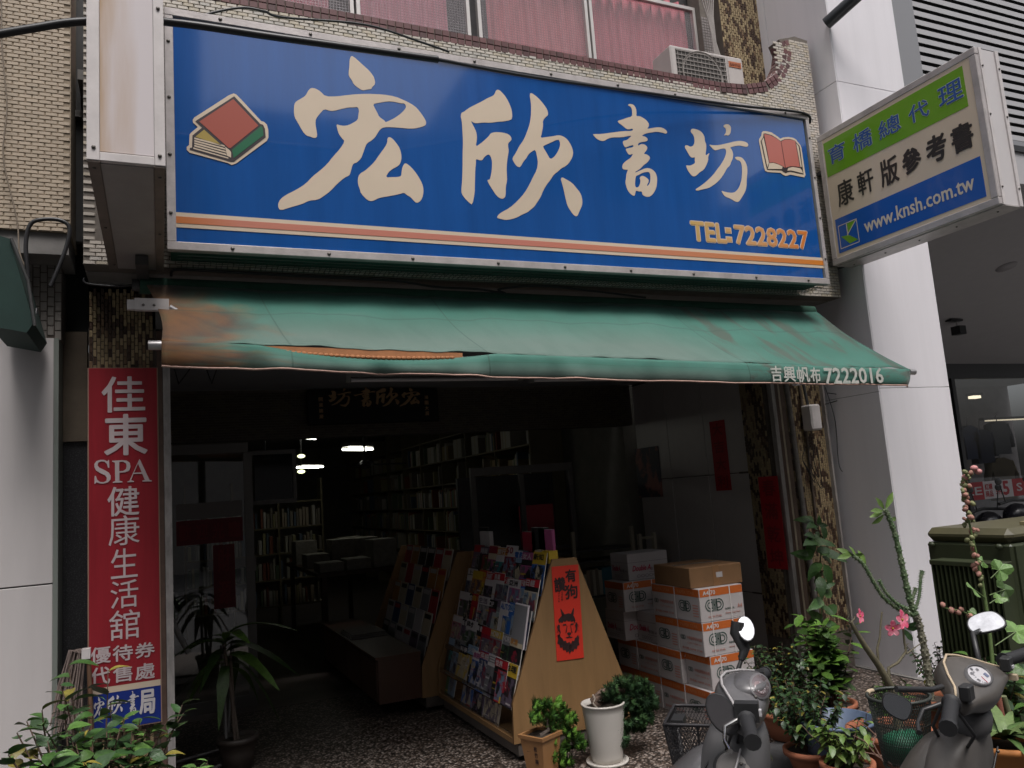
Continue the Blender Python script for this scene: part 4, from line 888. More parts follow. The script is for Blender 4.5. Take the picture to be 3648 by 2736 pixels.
# shop window
frm = mat('window_frame_dark', (.035,.035,.04), .4)
gx0 = Xe+1.2; 
MB().box(Xe+.01,16,GY,GY+.12,gt_-.25,gt_-.001).build('window_frame', frm, NR); MB().box(Xe+.01,16,GY,GY+.1,0,.3).build('window_frame', frm, NR)
for xx in (8.2,10.1,12.1): MB().box(xx,xx+.08,GY-.01,GY+.1,.3,gt_-.25).build('window_frame', frm, NR)
gl = bpy.data.materials.new('shop_glass'); gl.use_nodes = True; n_ = gl.node_tree.nodes; l_ = gl.node_tree.links
g1 = n_.new('ShaderNodeBsdfGlossy'); g1.inputs['Roughness'].default_value = .02; g2 = n_.new('ShaderNodeBsdfTransparent'); g2.inputs[0].default_value = (.7,.72,.75,1)
mx_ = n_.new('ShaderNodeMixShader'); mx_.inputs[0].default_value = .16; l_.new(g2.outputs[0],mx_.inputs[1]); l_.new(g1.outputs[0],mx_.inputs[2]); l_.new(mx_.outputs[0], n_['Material Output'].inputs[0])
MB().quad((Xe+.01,GY+.05,.3),(16,GY+.05,.3),(16,GY+.05,gt_-.25),(Xe+.01,GY+.05,gt_-.25)).build('window_pane', gl, NR)
MB().box(Xe,18,GY+3,GY+3.1,0,4.5).build('back_wall', mat('store_back',(.16,.15,.15),.8,noise=.4,scale=2), NR)
MB().box(Xe,18,GY+.12,GY+3,gt_,gt_+.1).build('store_ceiling', mat('store_ceiling',(.2,.2,.2),.8), NR)
MB().box(Xe-.4,Xe-.002,6.8,GY+3,0,5).build('side_wall', col_m, NR)
# sale banner behind the glass
by_ = GY+.03
q0, q1, q2 = onY(3436,1722,by_), onY(3436,1782,by_), onY(3700,1722,by_)
bn = thing('sale_banner', 'red and white sale banner in the shop window at the right edge', 'banner', ((q0.x+q2.x)/2,by_,q1.z))
z0_, z1_ = q1.z-.02, q0.z; pxs = [onY(x,1750,by_).x for x in (3436,3505,3610,3660)]
rd = mat('banner_red', (.42,.02,.03), .5); wh = mat('banner_white', (.62,.58,.6), .5)
x00 = pxs[0]-.5
MB().box(x00,pxs[1],by_,by_+.004,z0_,z1_).build('red_field', rd, bn); MB().box(pxs[1]+.002,pxs[2],by_,by_+.004,z0_,z1_).build('white_field', wh, bn); MB().box(pxs[2]+.002,pxs[3]+.6,by_,by_+.004,z0_,z1_).build('red_field', rd, bn)
hh_ = z1_-z0_
text(MB(),'SALE',(x00+.05,by_-.002,z0_+hh_*.28),X_,Z_,pxs[1]-x00-.1,hh_*.45,.03).build('lettering', wh, bn)
for s_, a_, b_, lo, hi, bo in (('紅標',.05,.3,.52,.85,.03),('商品',.05,.3,.12,.46,.03),('5件',.4,.62,.2,.55,.03),('5',.66,.86,.15,.9,.05)):
    w_ = pxs[2]-pxs[1]; text(MB(),s_,(pxs[1]+w_*a_,by_-.002,z0_+hh_*lo),X_,Z_,w_*(b_-a_),hh_*(hi-lo),bo).build('lettering', rd, bn)
text(MB(),'S',(pxs[2]+.1,by_-.002,z0_+hh_*.28),X_,Z_,.14,hh_*.45,.03).build('lettering', wh, bn)
# clothes hanging in the window
def coat(px, py, w, h, m, lab):
    c = onY(px,py,GY+.5); t = thing('hanging_jacket', lab, 'jacket', c, 'clothes hanging in the shop window')
    b_ = MB(); 
    prof = [(.10,0),(.5,-.10),(.5,-.22),(.42,-.5),(.44,-1.0),(-.44,-1.0),(-.42,-.5),(-.5,-.22),(-.5,-.10),(-.10,0)]
    b_.prism([c+Vector((a*w,0,b*h)) for a,b in prof],(0,.14,0)).build('body', m, t)
    for s_ in (-1,1): MB().tube([c+Vector((s_*w*.42,.06,-h*.12)),c+Vector((s_*w*.62,.06,-h*.45)),c+Vector((s_*w*.68,.06,-h*.8))],[.07,.06,.05],8).build('sleeve', m, t)
    MB().tube([c+Vector((0,.05,0)),c+Vector((0,.05,.12)),c+Vector((.04,.05,.15))],.008,5).build('hanger_hook', alu, t)
coat(3570,1630,.62,.75,mat('khaki_cloth',(.22,.18,.11),.9),'khaki jacket hanging in the shop window above the sale banner')
coat(3500,1530,.5,.6,mat('navy_cloth',(.05,.06,.1),.9),'dark navy top hanging behind the khaki jacket')
coat(3560,1500,.5,.6,mat('grey_cloth',(.16,.17,.18),.9),'grey top hanging above the khaki jacket')
coat(3455,1515,.4,.6,mat('blue_cloth',(.06,.08,.15),.9),'dark blue top hanging at the left end of the shop window')
def lit(name, c, sx, sy, sz, e, lab, parent=None):
    t = thing(name, lab, 'lamp', c); MB().box(c.x-sx,c.x+sx,c.y-sy,c.y+sy,c.z-sz,c.z+sz).build('tube', mat('lamp_warm%g' % e,(1,.85,.6),.5,emit=e), t)
    MB().box(c.x-sx*1.2,c.x+sx*1.2,c.y-sy*1.5,c.y+sy*1.5,c.z+sz+.001,c.z+sz+.05).build('housing', black, t); return t
lit('window_lamp', onY(3472,1415,GY+1.2), .10,.06,.025, 1.1, 'small lit lamp in the shop window at the right')
lit('display_light', onY(3600,1495,GY+2.5), .8,.04,.012, .45, 'thin lit tube across the back of the shop window')
lit('display_light', onY(3530,1607,GY+2.5), .22,.04,.03, .5, 'low warm display lights behind the hanging clothes')
# black pipe at the top right
bp_ = onY(3010,25,4.3); m = MB(); m.tube([bp_+Vector((-.05,.16,-.06)), bp_+Vector((.0,0,.0)), bp_+Vector((.62,-.9,.62))], .052, 16)
tag(m.build('drain_pipe', mat('black_pipe',(.03,.032,.036),.35), None), 'thick black pipe leaving the white column at the top right', 'pipe')
# black box behind cables at the left gap
g_ = thing('gap_unit', 'dark air duct in the gap between the beige tiles and the light box', 'duct', (-.4,5.1,3.4))
MB().bbox(-.5,-.3,5.0,5.25,3.2,5.4,.01).build('duct', dark_m, g_); MB().box(-.55,-.3,4.95,5.0,3.95,3.99).build('bracket', concrete, g_)

# ================================================================ AIR CONDITIONER
AY = 4.86
a0 = onY(2420,260,AY); a1 = onY(2650,215,AY); zc = onY(2650,300,AY).z-.02; zh = onY(2425,165,AY).z
AC = thing('air_conditioner', 'white outdoor air conditioner unit on the parapet above the blue sign', 'air conditioner', ((a0.x+a1.x)/2,AY,zc))
ax0 = onY(2390,200,AY).x; ax1 = onY(2648,240,AY).x; zc = 4.62
acm = mat('air_con_white', (.52,.48,.46), .45, noise=.1, scale=4)
MB().bbox(ax0,ax1,AY,AY+.26,zc,zh,.012).build('casing', acm, AC)
gcx = ax0+(ax1-ax0)*.40; gcz = (zc+zh)/2+.01; gr = (zh-zc)*.44
MB().box(ax0+.05,ax0+(ax1-ax0)*.74,AY-.004,AY-.001,zc+.03,zh-.03).build('grille_recess', mat('ac_recess',(.06,.055,.05),.7), AC)
m = MB()
for k in range(11): zz = zc+.045+k*(zh-zc-.09)/10; m.box(ax0+.05,ax0+(ax1-ax0)*.74,AY-.010,AY-.005,zz,zz+.006)
for k in range(14): xx = ax0+.06+k*((ax1-ax0)*.68)/13; m.box(xx,xx+.003,AY-.013,AY-.0105,zc+.03,zh-.03)
m.build('grille', mat('ac_grille',(.33,.3,.28),.5), AC, kind='stuff')
MB().lathe([(gr*.99,0),(gr,-.004),(gr*.9,-.006)], (gcx,AY-.0145,gcz), 32, Matrix.Rotation(R(90),4,'X')).build('fan_ring', mat('ac_grille',(0,0,0)), AC)
for k in range(3):
    a_ = k*2.094; MB().add([(gcx,AY-.003,gcz),(gcx+gr*.85*math.cos(a_),AY-.0035,gcz+gr*.85*math.sin(a_)),(gcx+gr*.8*math.cos(a_+.9),AY-.0032,gcz+gr*.8*math.sin(a_+.9))],[(0,1,2)]).build('fan_blade', mat('ac_blade',(.14,.13,.12),.5), AC)
lx = ax0+(ax1-ax0)*.79; MB().box(lx,lx+.13,AY-.004,AY-.001,zh-.10,zh-.05).build('label_plate', mat('label_orange',(.45,.14,.06),.5), AC)
text(MB(),'SANYO',(lx+.012,AY-.006,zh-.088),X_,Z_,.105,.024,.03).build('lettering', mat('label_brown',(.2,.06,.03),.5), AC)
s_ = MB()
for k in range(7): s_.box(ax0-.003,ax0+.001,AY+.06,AY+.19,zc+.06+k*.024,zc+.07+k*.024)
s_.build('side_slots', black, AC, kind='stuff')
for xx in (ax0+.08,ax1-.12): MB().box(xx,xx+.05,AY+.02,AY+.24,zc-.10,zc-.001).build('foot', dark_m, AC)
# ================================================================ METER BOX, PIPES ON THE RIGHT PILLAR
c = onY(2895,1485,4.9); t = thing('meter_box', 'small white meter box on the right pillar under the awning', 'meter box', c)
MB().bbox(c.x-.05,c.x+.06,4.86,4.975,c.z-.11,c.z+.10,.012).build('casing', white_dirty, t)
MB().tube([(c.x+.005,4.94,c.z+.1),(c.x-.01,4.95,c.z+.3)],.012).build('conduit', dark_m, t)
tag(MB().tube([(4.73,4.96,.2),(4.72,4.96,1.2),(4.70,4.955,2.1),(4.66,4.95,2.9)],.022,10).build('drain_pipe', mat('pipe_grey',(.2,.18,.165),.6,noise=.4,scale=12), None), 'grey pipe running up the right pillar beside the climbing plant', 'pipe')
tag(MB().tube([(4.86,4.98,1.0),(4.87,4.98,2.0),(4.83,4.98,2.9)],.010,8).build('drain_pipe', mat('pipe_brown',(.12,.09,.07),.6,noise=.4,scale=12), None), 'thin brown pipe on the right pillar behind the meter box', 'pipe')
# red couplets
def couplet(lab, pts, X, chars, m_):
    P = [onX(a,b,X) for a,b in pts]; y1_ = (P[0].y+P[3].y)/2; y0_ = (P[1].y+P[2].y)/2; zt_ = (P[0].z+P[1].z)/2; zb_2 = (P[2].z+P[3].z)/2
    t = thing('red_couplet', lab, 'couplet', (X,y0_,zb_2)); MB().box(X-.003,X-.001,y0_,y1_,zb_2,zt_).build('paper', m_, t)
    n = len(chars); h = (zt_-zb_2)/n; mb = MB()
    for i, ch in enumerate(chars): text(mb, ch, (X-.005,y1_-(y1_-y0_)*.18,zt_-h*(i+.85)), -Y_, Z_, (y1_-y0_)*.64, h*.7, .02)
    mb.build('lettering', mat('couplet_ink',(.22,.012,.018),.6), t)
cr = mat('couplet_red', (.42,.010,.018), .55, noise=.1, scale=6)
couplet('long red paper couplet on the mosaic side of the right pillar', ((2704,1700),(2770,1695),(2808,2028),(2735,2025)), 4.494, '春滿乾坤', cr)
couplet('dark red paper couplet high on the dim arcade wall', ((2530,1500),(2585,1497),(2603,1745),(2550,1750)), 4.521, '大吉大利', cr)
pt = thing('wall_poster', 'dim poster hanging on the arcade wall left of the dark red couplet', 'poster', (4.52,6.4,1.4))
P = [onX(2262,1600,4.52),onX(2345,1590,4.52),onX(2345,1770,4.52)]
MB().box(4.516,4.52,P[1].y,P[0].y,P[2].z,P[0].z).build('sheet', mat('poster_dark',(.05,.05,.07),.5,col2=(.35,.12,.1),mix=(.5,.6),scale=4), pt)
# ================================================================ SHOP INTERIOR
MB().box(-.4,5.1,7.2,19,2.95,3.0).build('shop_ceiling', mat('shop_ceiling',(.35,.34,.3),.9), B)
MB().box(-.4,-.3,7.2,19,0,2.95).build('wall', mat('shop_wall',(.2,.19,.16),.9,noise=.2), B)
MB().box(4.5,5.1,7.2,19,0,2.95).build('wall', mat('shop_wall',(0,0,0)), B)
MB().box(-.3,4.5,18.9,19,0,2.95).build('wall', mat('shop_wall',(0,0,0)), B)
# shop front: white framed glass at the left
fr = thing('glass_door_panel', 'white framed glass panel of the shop front, left of the open entrance', 'glass door', (.2,7.2,0))
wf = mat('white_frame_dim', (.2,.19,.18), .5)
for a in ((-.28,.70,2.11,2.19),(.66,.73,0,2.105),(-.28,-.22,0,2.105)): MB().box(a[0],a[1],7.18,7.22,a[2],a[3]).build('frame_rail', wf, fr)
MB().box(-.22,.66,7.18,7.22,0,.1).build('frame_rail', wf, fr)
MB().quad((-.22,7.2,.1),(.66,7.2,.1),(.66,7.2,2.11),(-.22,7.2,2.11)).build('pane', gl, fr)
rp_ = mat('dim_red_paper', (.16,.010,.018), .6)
def flat(nm, lab, cat, x0, x1, z0, z1, Y, m, parent=None, txt=None, tm=None, vert=False):
    t = thing(nm, lab, cat, ((x0+x1)/2,Y,z0)); MB().box(x0,x1,Y-.003,Y,z0,z1).build('sheet', m, t)
    if txt:
        mb = MB(); n = len(txt)
        for i, c in enumerate(txt):
            if vert: h = (z1-z0)/n; text(mb,c,(x0+(x1-x0)*.22,Y-.005,z1-h*(i+.85)),X_,Z_,(x1-x0)*.56,h*.7,.02)
            else: w = (x1-x0)/n; text(mb,c,(x0+w*(i+.15),Y-.005,z0+(z1-z0)*.18),X_,Z_,w*.7,(z1-z0)*.64,.02)
        mb.build('lettering', tm, t)
    return t
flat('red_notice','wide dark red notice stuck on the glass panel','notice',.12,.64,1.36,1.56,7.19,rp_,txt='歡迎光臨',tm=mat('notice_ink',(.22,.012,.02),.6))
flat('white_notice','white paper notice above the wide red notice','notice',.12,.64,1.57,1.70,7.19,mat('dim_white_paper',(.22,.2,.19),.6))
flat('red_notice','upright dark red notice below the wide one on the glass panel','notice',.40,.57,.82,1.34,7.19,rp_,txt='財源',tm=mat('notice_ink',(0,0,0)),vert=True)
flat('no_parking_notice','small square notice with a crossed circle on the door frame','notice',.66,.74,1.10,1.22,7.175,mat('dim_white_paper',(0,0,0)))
# dark screen in a white frame hanging inside the entrance
sc_ = thing('framed_mirror', 'dark framed mirror hanging inside the entrance near the lit tubes', 'mirror', (.95,7.9,1.7))
a = onY(905,1622,7.9); b = onY(1045,1775,7.9)
MB().box(a.x,b.x,7.9,7.93,b.z,a.z).build('glass', mat('black_mirror',(.01,.01,.012),.08), sc_)
for q in ((a.x-.03,b.x+.03,a.z,a.z+.04),(a.x-.03,b.x+.03,b.z-.04,b.z)): MB().box(q[0],q[1],7.88,7.93,q[2],q[3]).build('frame_rail', wf, sc_)
for q in ((b.x,b.x+.035),): MB().box(q[0],q[1],7.88,7.93,b.z,a.z).build('frame_rail', wf, sc_)
MB().tube([(a.x+.1,7.91,a.z+.04),(a.x+.1,7.91,2.95)],.01).build('hanger', dark_m, sc_)
# shelves along the right wall
SX = 4.05
sw = mat('shelf_wood_pale', (.2,.17,.10), .6, noise=.2, scale=4, stretch=(1,6,1))
BK = thing('wall_bookshelf', 'tall pale bookshelves running back along the right wall of the dim shop', 'bookshelf', (4.3,12,0))
lev = [.35,.72,1.08,1.44,1.80,2.16,2.52]
for z in lev: MB().box(SX,4.49,8.6,18.5,z-.02,z).build('shelf', sw, BK)
for k in range(10): y = 8.6+k*1.1; MB().box(SX+.002,4.49,y-.012,y+.012,0,2.85).build('upright', sw, BK)
MB().box(4.47,4.49,8.6,18.5,.02,2.9).build('back_panel', sw, BK)
bc = [(.5,.47,.4),(.42,.38,.2),(.3,.1,.06),(.12,.16,.22),(.4,.33,.25),(.15,.2,.12),(.55,.52,.48),(.25,.22,.18)]
def book_mesh(m):
    me = MB(); me.box(0,1,0,1,0,1); o = me.build('book', m); d = o.data; bpy.data.objects.remove(o); return d
bms = [book_mesh(mat('book_cloth_%d'%i,c,.6,noise=.1)) for i,c in enumerate(bc)]; bcn = ['cream','mustard','red-brown','navy','tan','dark green','white','grey-brown']
nb = 0; rest = MB()
order = ['lowest','second lowest','third','middle','fifth','second highest','highest']
for li, z in enumerate(lev[:-1]):
    y = 8.65
    while y < 18.2:
        bay = int((y-8.6)/1.1)
        if random.random() < (.18 if z < 1.7 else .45): y += random.uniform(.05,.35); continue
        th = random.uniform(.018,.045); h = random.uniform(.2,.3); d = random.uniform(.15,.22)
        if (y-8.6) % 1.1 < .03 or ((y+th-8.6) % 1.1) < .03: y += .04; continue
        Mx = Matrix.Translation((SX+.015,y,z+.001)) @ Matrix.Diagonal((d,th-.002,h,1))
        if nb < 140 and 9.5 < y < 15 and li > 0:
            bi = random.randrange(8); o = inst('book', bms[bi], None, Mx); tag(o, '%s book on the %s shelf of the dim right wall, %s part' % (bcn[bi],order[li],('near','middle','far')[min(2,int((y-9.5)/1.9))]), 'book', 'books on the right-hand wall shelves'); nb += 1
        else:
            rest.k = random.randrange(8); rest.box(SX+.015,SX+.015+d,y,y+th-.002,z+.001,z+.001+h)
        y += th
tag(rest.build('books', [mat('book_cloth_%d'%i,(0,0,0)) for i in range(8)], None, kind='stuff'), 'rows of books far back on the dim right wall shelves', 'books')
cb = mat('carton_dim', (.34,.26,.14), .8); wb = mat('carton_white', (.5,.48,.42), .7)
cpos = [(9.2,2.161,.30,.24,wb),(9.7,2.161,.34,.2,cb),(10.3,2.161,.28,.26,wb),(11.0,2.161,.35,.28,wb),(11.6,2.161,.3,.22,cb),(12.3,2.161,.34,.26,wb),(13.0,2.161,.3,.26,wb),(9.0,1.801,.32,.2,cb),(9.6,1.801,.26,.24,cb),(9.3,2.523,.4,.2,wb),(10.1,2.523,.4,.24,cb)]
for i,(y,z,w,h,m) in enumerate(cpos):
    t = thing('storage_carton', '%s carton, number-free, on the %s right wall shelf, %s' % ('white' if m is wb else 'brown', 'top' if z>2.5 else ('upper' if z>2 else 'eye-level'), ['nearest the entrance','second from the entrance','third along','beside the dark gap','in the middle of the row','near the back','furthest back','nearest the entrance','with its flaps open','nearest the front','behind the first one'][i]), 'carton', (SX+.2,y+w/2,z), 'cartons on the right wall shelves')
    t['label'] = t['label'].replace(', number-free,','')
    MB().bbox(SX+.02,SX+.34,y,y+w,z,z+h,.003).build('body', m, t)
    if i == 8: MB().prism([(SX+.02,y,z+h),(SX-.12,y,z+h+.06),(SX-.12,y+.004,z+h+.06),(SX+.02,y+.004,z+h)],(0,w,0)).build('flap', m, t)
    else: MB().box(SX+.019,SX+.0195,y+w*.45,y+w*.55,z,z+h).build('tape', mat('tape_tan',(.4,.33,.2),.4), t)
# shelves on the back-left, free-standing racks in the middle
BL = thing('back_bookshelf', 'dim bookshelf standing across the shop behind the mirror', 'bookshelf', (1.2,11.5,0))
for z in (.3,.65,1.0,1.35,1.7): MB().box(.3,2.1,11.5,11.8,z-.02,z).build('shelf', sw, BL)
for x in (.3,.9,1.5,2.1): MB().box(x-.012,x+.012,11.502,11.8,0,2.0).build('upright', sw, BL)
for z in (.3,.65,1.0,1.35):
    x = .33
    while x < 2.05:
        th = random.uniform(.02,.045); h = random.uniform(.18,.28)
        if (x-.3)%.6 < .02 or (x+th-.3)%.6 < .02 or random.random()<.12: x += .04; continue
        bi = random.randrange(8); o = inst('book', bms[bi], None, Matrix.Translation((x,11.52,z+.001)) @ Matrix.Diagonal((th-.002,.18,h,1)))
        tag(o, '%s book on the %s shelf of the back bookcase, %s bay' % (bcn[bi],('lowest','second','third','top')[[.3,.65,1.0,1.35].index(z)],('left','middle','right')[min(2,int((x-.3)/.6))]), 'book', 'books on the back bookshelf'); x += th*1.3
# low display table with flat stacks, middle of the shop
TB = thing('display_table', 'long low table stacked with flat papers in the dark middle of the shop', 'table', (1.95,9.5,0))
MB().box(1.5,2.4,8.6,11,.86,.9).build('tabletop', mat('dark_wood',(.06,.035,.02),.5,noise=.3), TB)
for x in (1.55,2.3):
    for y in (8.65,10.9): MB().box(x,x+.05,y,y+.05,0,.859).build('leg', mat('dark_wood',(0,0,0)), TB)
for k in range(9):
    z = .901; y = 8.65+ (k%3)*.8; x = 1.53+(k//3)*.29; h = random.uniform(.06,.3)
    t = MB().bbox(x,x+.26,y,y+.36,z,z+h,.004).build('paper_stack', mat('stack_dim',(.3,.28,.24),.8,noise=.4,scale=30), None)
    tag(t, '%s stack of papers, %s row, %s of the long low table' % (('tall' if h>.18 else 'low'), ('left','middle','right')[k//3], ('front end','centre','far end')[k%3]), 'paper stack', 'paper stacks on the long low table')
# fluorescent tubes, lit
def tube_lamp(px, py, Y, L, e, lab, n=2, ang=0):
    c = onY(px,py,Y); t = thing('ceiling_lamp', lab, 'lamp', c, 'lit ceiling lamps in the shop')
    Rm = Matrix.Translation(c) @ Matrix.Rotation(ang,4,'Z')
    MB().box(-L/2,L/2,-.08,.08,.03,.08,Rm).build('housing', wf, t)
    for k in range(n): MB().tube([Rm @ Vector((-L/2,-.05+k*.1,0)), Rm @ Vector((L/2,-.05+k*.1,0))],.014,8).build('tube', mat('tube_glow',(1,1,.88),.5,emit=6), t)
    for s in (-.4,.4): MB().tube([Rm @ Vector((s*L,0,.08)), Vector((*(Rm @ Vector((s*L,0,0))).to_2d(),2.95))],.006,5).build('hanger', dark_m, t)
tube_lamp(1275,1600,9.6,.42,5,'lit twin fluorescent tube lamp hanging highest in the shop, beside the ceiling fan',2,R(35))
tube_lamp(1095,1563,10.5,.2,5,'short lit tube just under the header edge, left of the brightest lamp',1,R(40))
tube_lamp(1105,1664,13.5,.5,5,'lit twin tubes further back behind the mirror frame',2,R(35))
for (px,py,lab) in ((1073,1625,'upper of the two small oval lamps right of the mirror'),(1073,1680,'lower of the two small oval lamps right of the mirror')):
    c = onY(px,py,10.5); t = thing('oval_lamp', lab, 'lamp', c, 'lit ceiling lamps in the shop'); MB().ball(c,.05,12,8,(1,1,.5)).build('lamp_shade', mat('oval_glow',(.75,.8,.45),.5,emit=1.6), t)
    MB().tube([c+Vector((0,0,.03)),Vector((c.x,c.y,2.95))],.006,5).build('hanger', dark_m, t)
c = onY(1300,1655,9.2); t = thing('ceiling_fan', 'dark ceiling fan hanging in front of the lit tubes', 'fan', c)
MB().ball(c,.07,10,6,(1,1,.8)).build('motor', dark_m, t); MB().tube([c,Vector((c.x,c.y,2.95))],.012,6).build('rod', dark_m, t)
for k in range(3):
    M_ = Matrix.Translation(c) @ Matrix.Rotation(R(20+120*k),4,'Z'); MB().box(.08,.55,-.06,.06,-.01,.005,M_).build('blade', dark_m, t)
# glass cabinet at the right of the entrance
CB = thing('glass_cabinet', 'white framed glass cabinet in the dim right corner of the arcade', 'cabinet', (3.6,7.3,0))
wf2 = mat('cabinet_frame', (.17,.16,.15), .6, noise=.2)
for x in (2.78,3.3,3.86): MB().box(x,x+.05,7.3,7.34,0,1.78).build('post', wf2, CB)
MB().box(2.78,3.91,7.295,7.34,1.781,1.86).build('top_rail', wf2, CB); MB().box(2.831,3.86,7.3,7.32,.3,.36).build('shelf', wf2, CB); MB().box(2.831,3.86,7.302,7.32,1.0,1.03).build('shelf', wf2, CB)
MB().box(2.8,3.9,7.75,7.8,0,1.78).build('back_panel', dark_m, CB)
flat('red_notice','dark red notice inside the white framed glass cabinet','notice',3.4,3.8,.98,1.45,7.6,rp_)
# plaque over the header with carved golden characters, written from right to left
a = onY(1090,1335,6.9); b = onY(1565,1500,6.9)
PQ = thing('name_plaque', 'black wooden plaque with carved golden characters under the awning', 'plaque', ((a.x+b.x)/2,6.9,b.z))
MB().bbox(a.x,b.x,6.9,6.95,b.z,2.6,.008).build('board', mat('black_lacquer',(.012,.01,.009),.25), PQ)
gold = mat('dull_gold', (.42,.26,.13), .45, metal=.4, noise=.2)
for nm, l, r, t_, b_ in (('fang',1172,1250,1383,1450),('shu',1262,1337,1378,1450),('xin',1340,1420,1378,1448),('hong',1425,1495,1380,1448)):
    p = onY(l,b_,6.89); q = onY(r,t_,6.89); brush(nm, (p.x,6.893,p.z), X_, Z_, q.x-p.x, q.z-p.z, gold, PQ, .01)
mb = MB()
for i,ch in enumerate('開業誌慶'): text(mb,ch,(a.x+.10,6.898,2.5-i*.05),X_,Z_,.035,.035,.02); text(mb,'鴻圖大展'[i],(b.x-.13,6.898,2.5-i*.05),X_,Z_,.035,.035,.02)
mb.build('lettering', gold, PQ)
# unlit tube lamps under the arcade ceiling
for (x0,x1,lab) in ((1232,1860,'long unlit tube lamp under the awning edge, in front of the plaque'),(1885,2330,'second unlit tube lamp, right of the one before the plaque')):
    p = onY(x0,1352,5.02); q = onY(x1,1364,5.02); z = p.z-.005; t = thing('unlit_tube_lamp', lab, 'lamp', ((p.x+q.x)/2,5.02,z), 'unlit tubes under the awning')
    MB().box(p.x,q.x,5.0,5.05,z+.02,z+.06).build('housing', wf2, t); MB().tube([(p.x+.03,5.02,z),(q.x-.03,5.02,z)],.013,10).build('tube', mat('tube_off',(.5,.46,.46),.3), t)
    for x in (p.x,q.x-.03): MB().box(x,x+.03,5.0,5.04,z-.018,z+.0195).build('end_cap', wf2, t)
for k in range(2):
    tag(MB().tube([(.25+k*.12,5.2,2.60),(.12+k*.2,5.5,2.45),(.1+k*.2,5.7,2.58)],.004,5).build('ceiling_wire', blackcable, None), ('thin black wire' if k else 'thinner black wire nearest the left pillar')+' sagging under the arcade ceiling at the left', 'wire')
# metal stand and leaning board behind the dracaena
ST = thing('metal_stand', 'bent metal tube stand on the arcade floor beside the long-leaved plant', 'stand', (.25,5.6,0))
MB().tube([(.36,5.7,.75),(.37,5.65,.1),(.33,5.6,.03),(.05,5.5,.02)],.014,8).build('frame_tube', mat('stand_grey',(.25,.24,.24),.4,metal=.5), ST)
MB().tube([(.05,5.9,.02),(.4,6.0,.03),(.45,6.05,.7)],.014,8).build('frame_tube', mat('stand_grey',(0,0,0)), ST)
p = onY(610,2210,5.9); q = onY(672,2325,5.9); t = MB(); t.tube([p,q],.022,6); tag(t.build('leaning_board', mat('board_grey',(.4,.39,.38),.6), None), 'narrow grey board leaning behind the left door track', 'board')
# ladder and side shelving against the arcade wall
LD = thing('step_ladder', 'pale aluminium step ladder standing behind the paper boxes', 'ladder', (4.25,6.5,0))
la = mat('ladder_alu', (.46,.42,.34), .5, metal=.2)
for x in (4.12,4.28): MB().box(x,x+.03,6.48,6.52,0,1.12).build('rail', la, LD)
for z in (.3,.6,.92,1.09): MB().box(4.151,4.279,6.485,6.515,z-.02,z).build('step', la, LD)
SR = thing('side_shelf', 'dark metal shelving with books behind the paper boxes', 'bookshelf', (3.9,6.75,0))
for x in (3.1,3.42,4.05): MB().box(x,x+.03,6.5 if x>3.2 else 6.55,6.53 if x>3.2 else 6.58,0,1.2).build('post', mat('post_tan',(.34,.31,.24),.6), SR)
for z in (.25,.6,.92,1.02): MB().box(3.13,4.1,6.56,6.85,z-.02,z).build('shelf', dark_m, SR)
x = 3.47; i = 0
while x < 4.05:
    th = random.uniform(.02,.04); h = random.uniform(.19,.25); blueb = abs(x-3.80) < .06
    if blueb: th = .13; h = .24
    o = tag(MB().box(x,x+th-.003,6.58,6.75,.601,.601+h).build('book', mat('book_blue',(.05,.2,.28),.6) if blueb else mat('book_cloth_%d'%random.choice((0,4,7)),(0,0,0)), None), 'teal book facing out on the dark metal shelving' if blueb else 'cream spine, %s on the dark metal shelving' % (('first','second','third','fourth','fifth','sixth','seventh','eighth','ninth','tenth')[i]+' from left' if i<10 else ['ninth','eighth','seventh','sixth','fifth','fourth','third','second','last','last','last','last'][min(11,i-8)]+' from the right end'), 'book', None if blueb else 'cream books on the metal shelving')
    x += th; i += 1
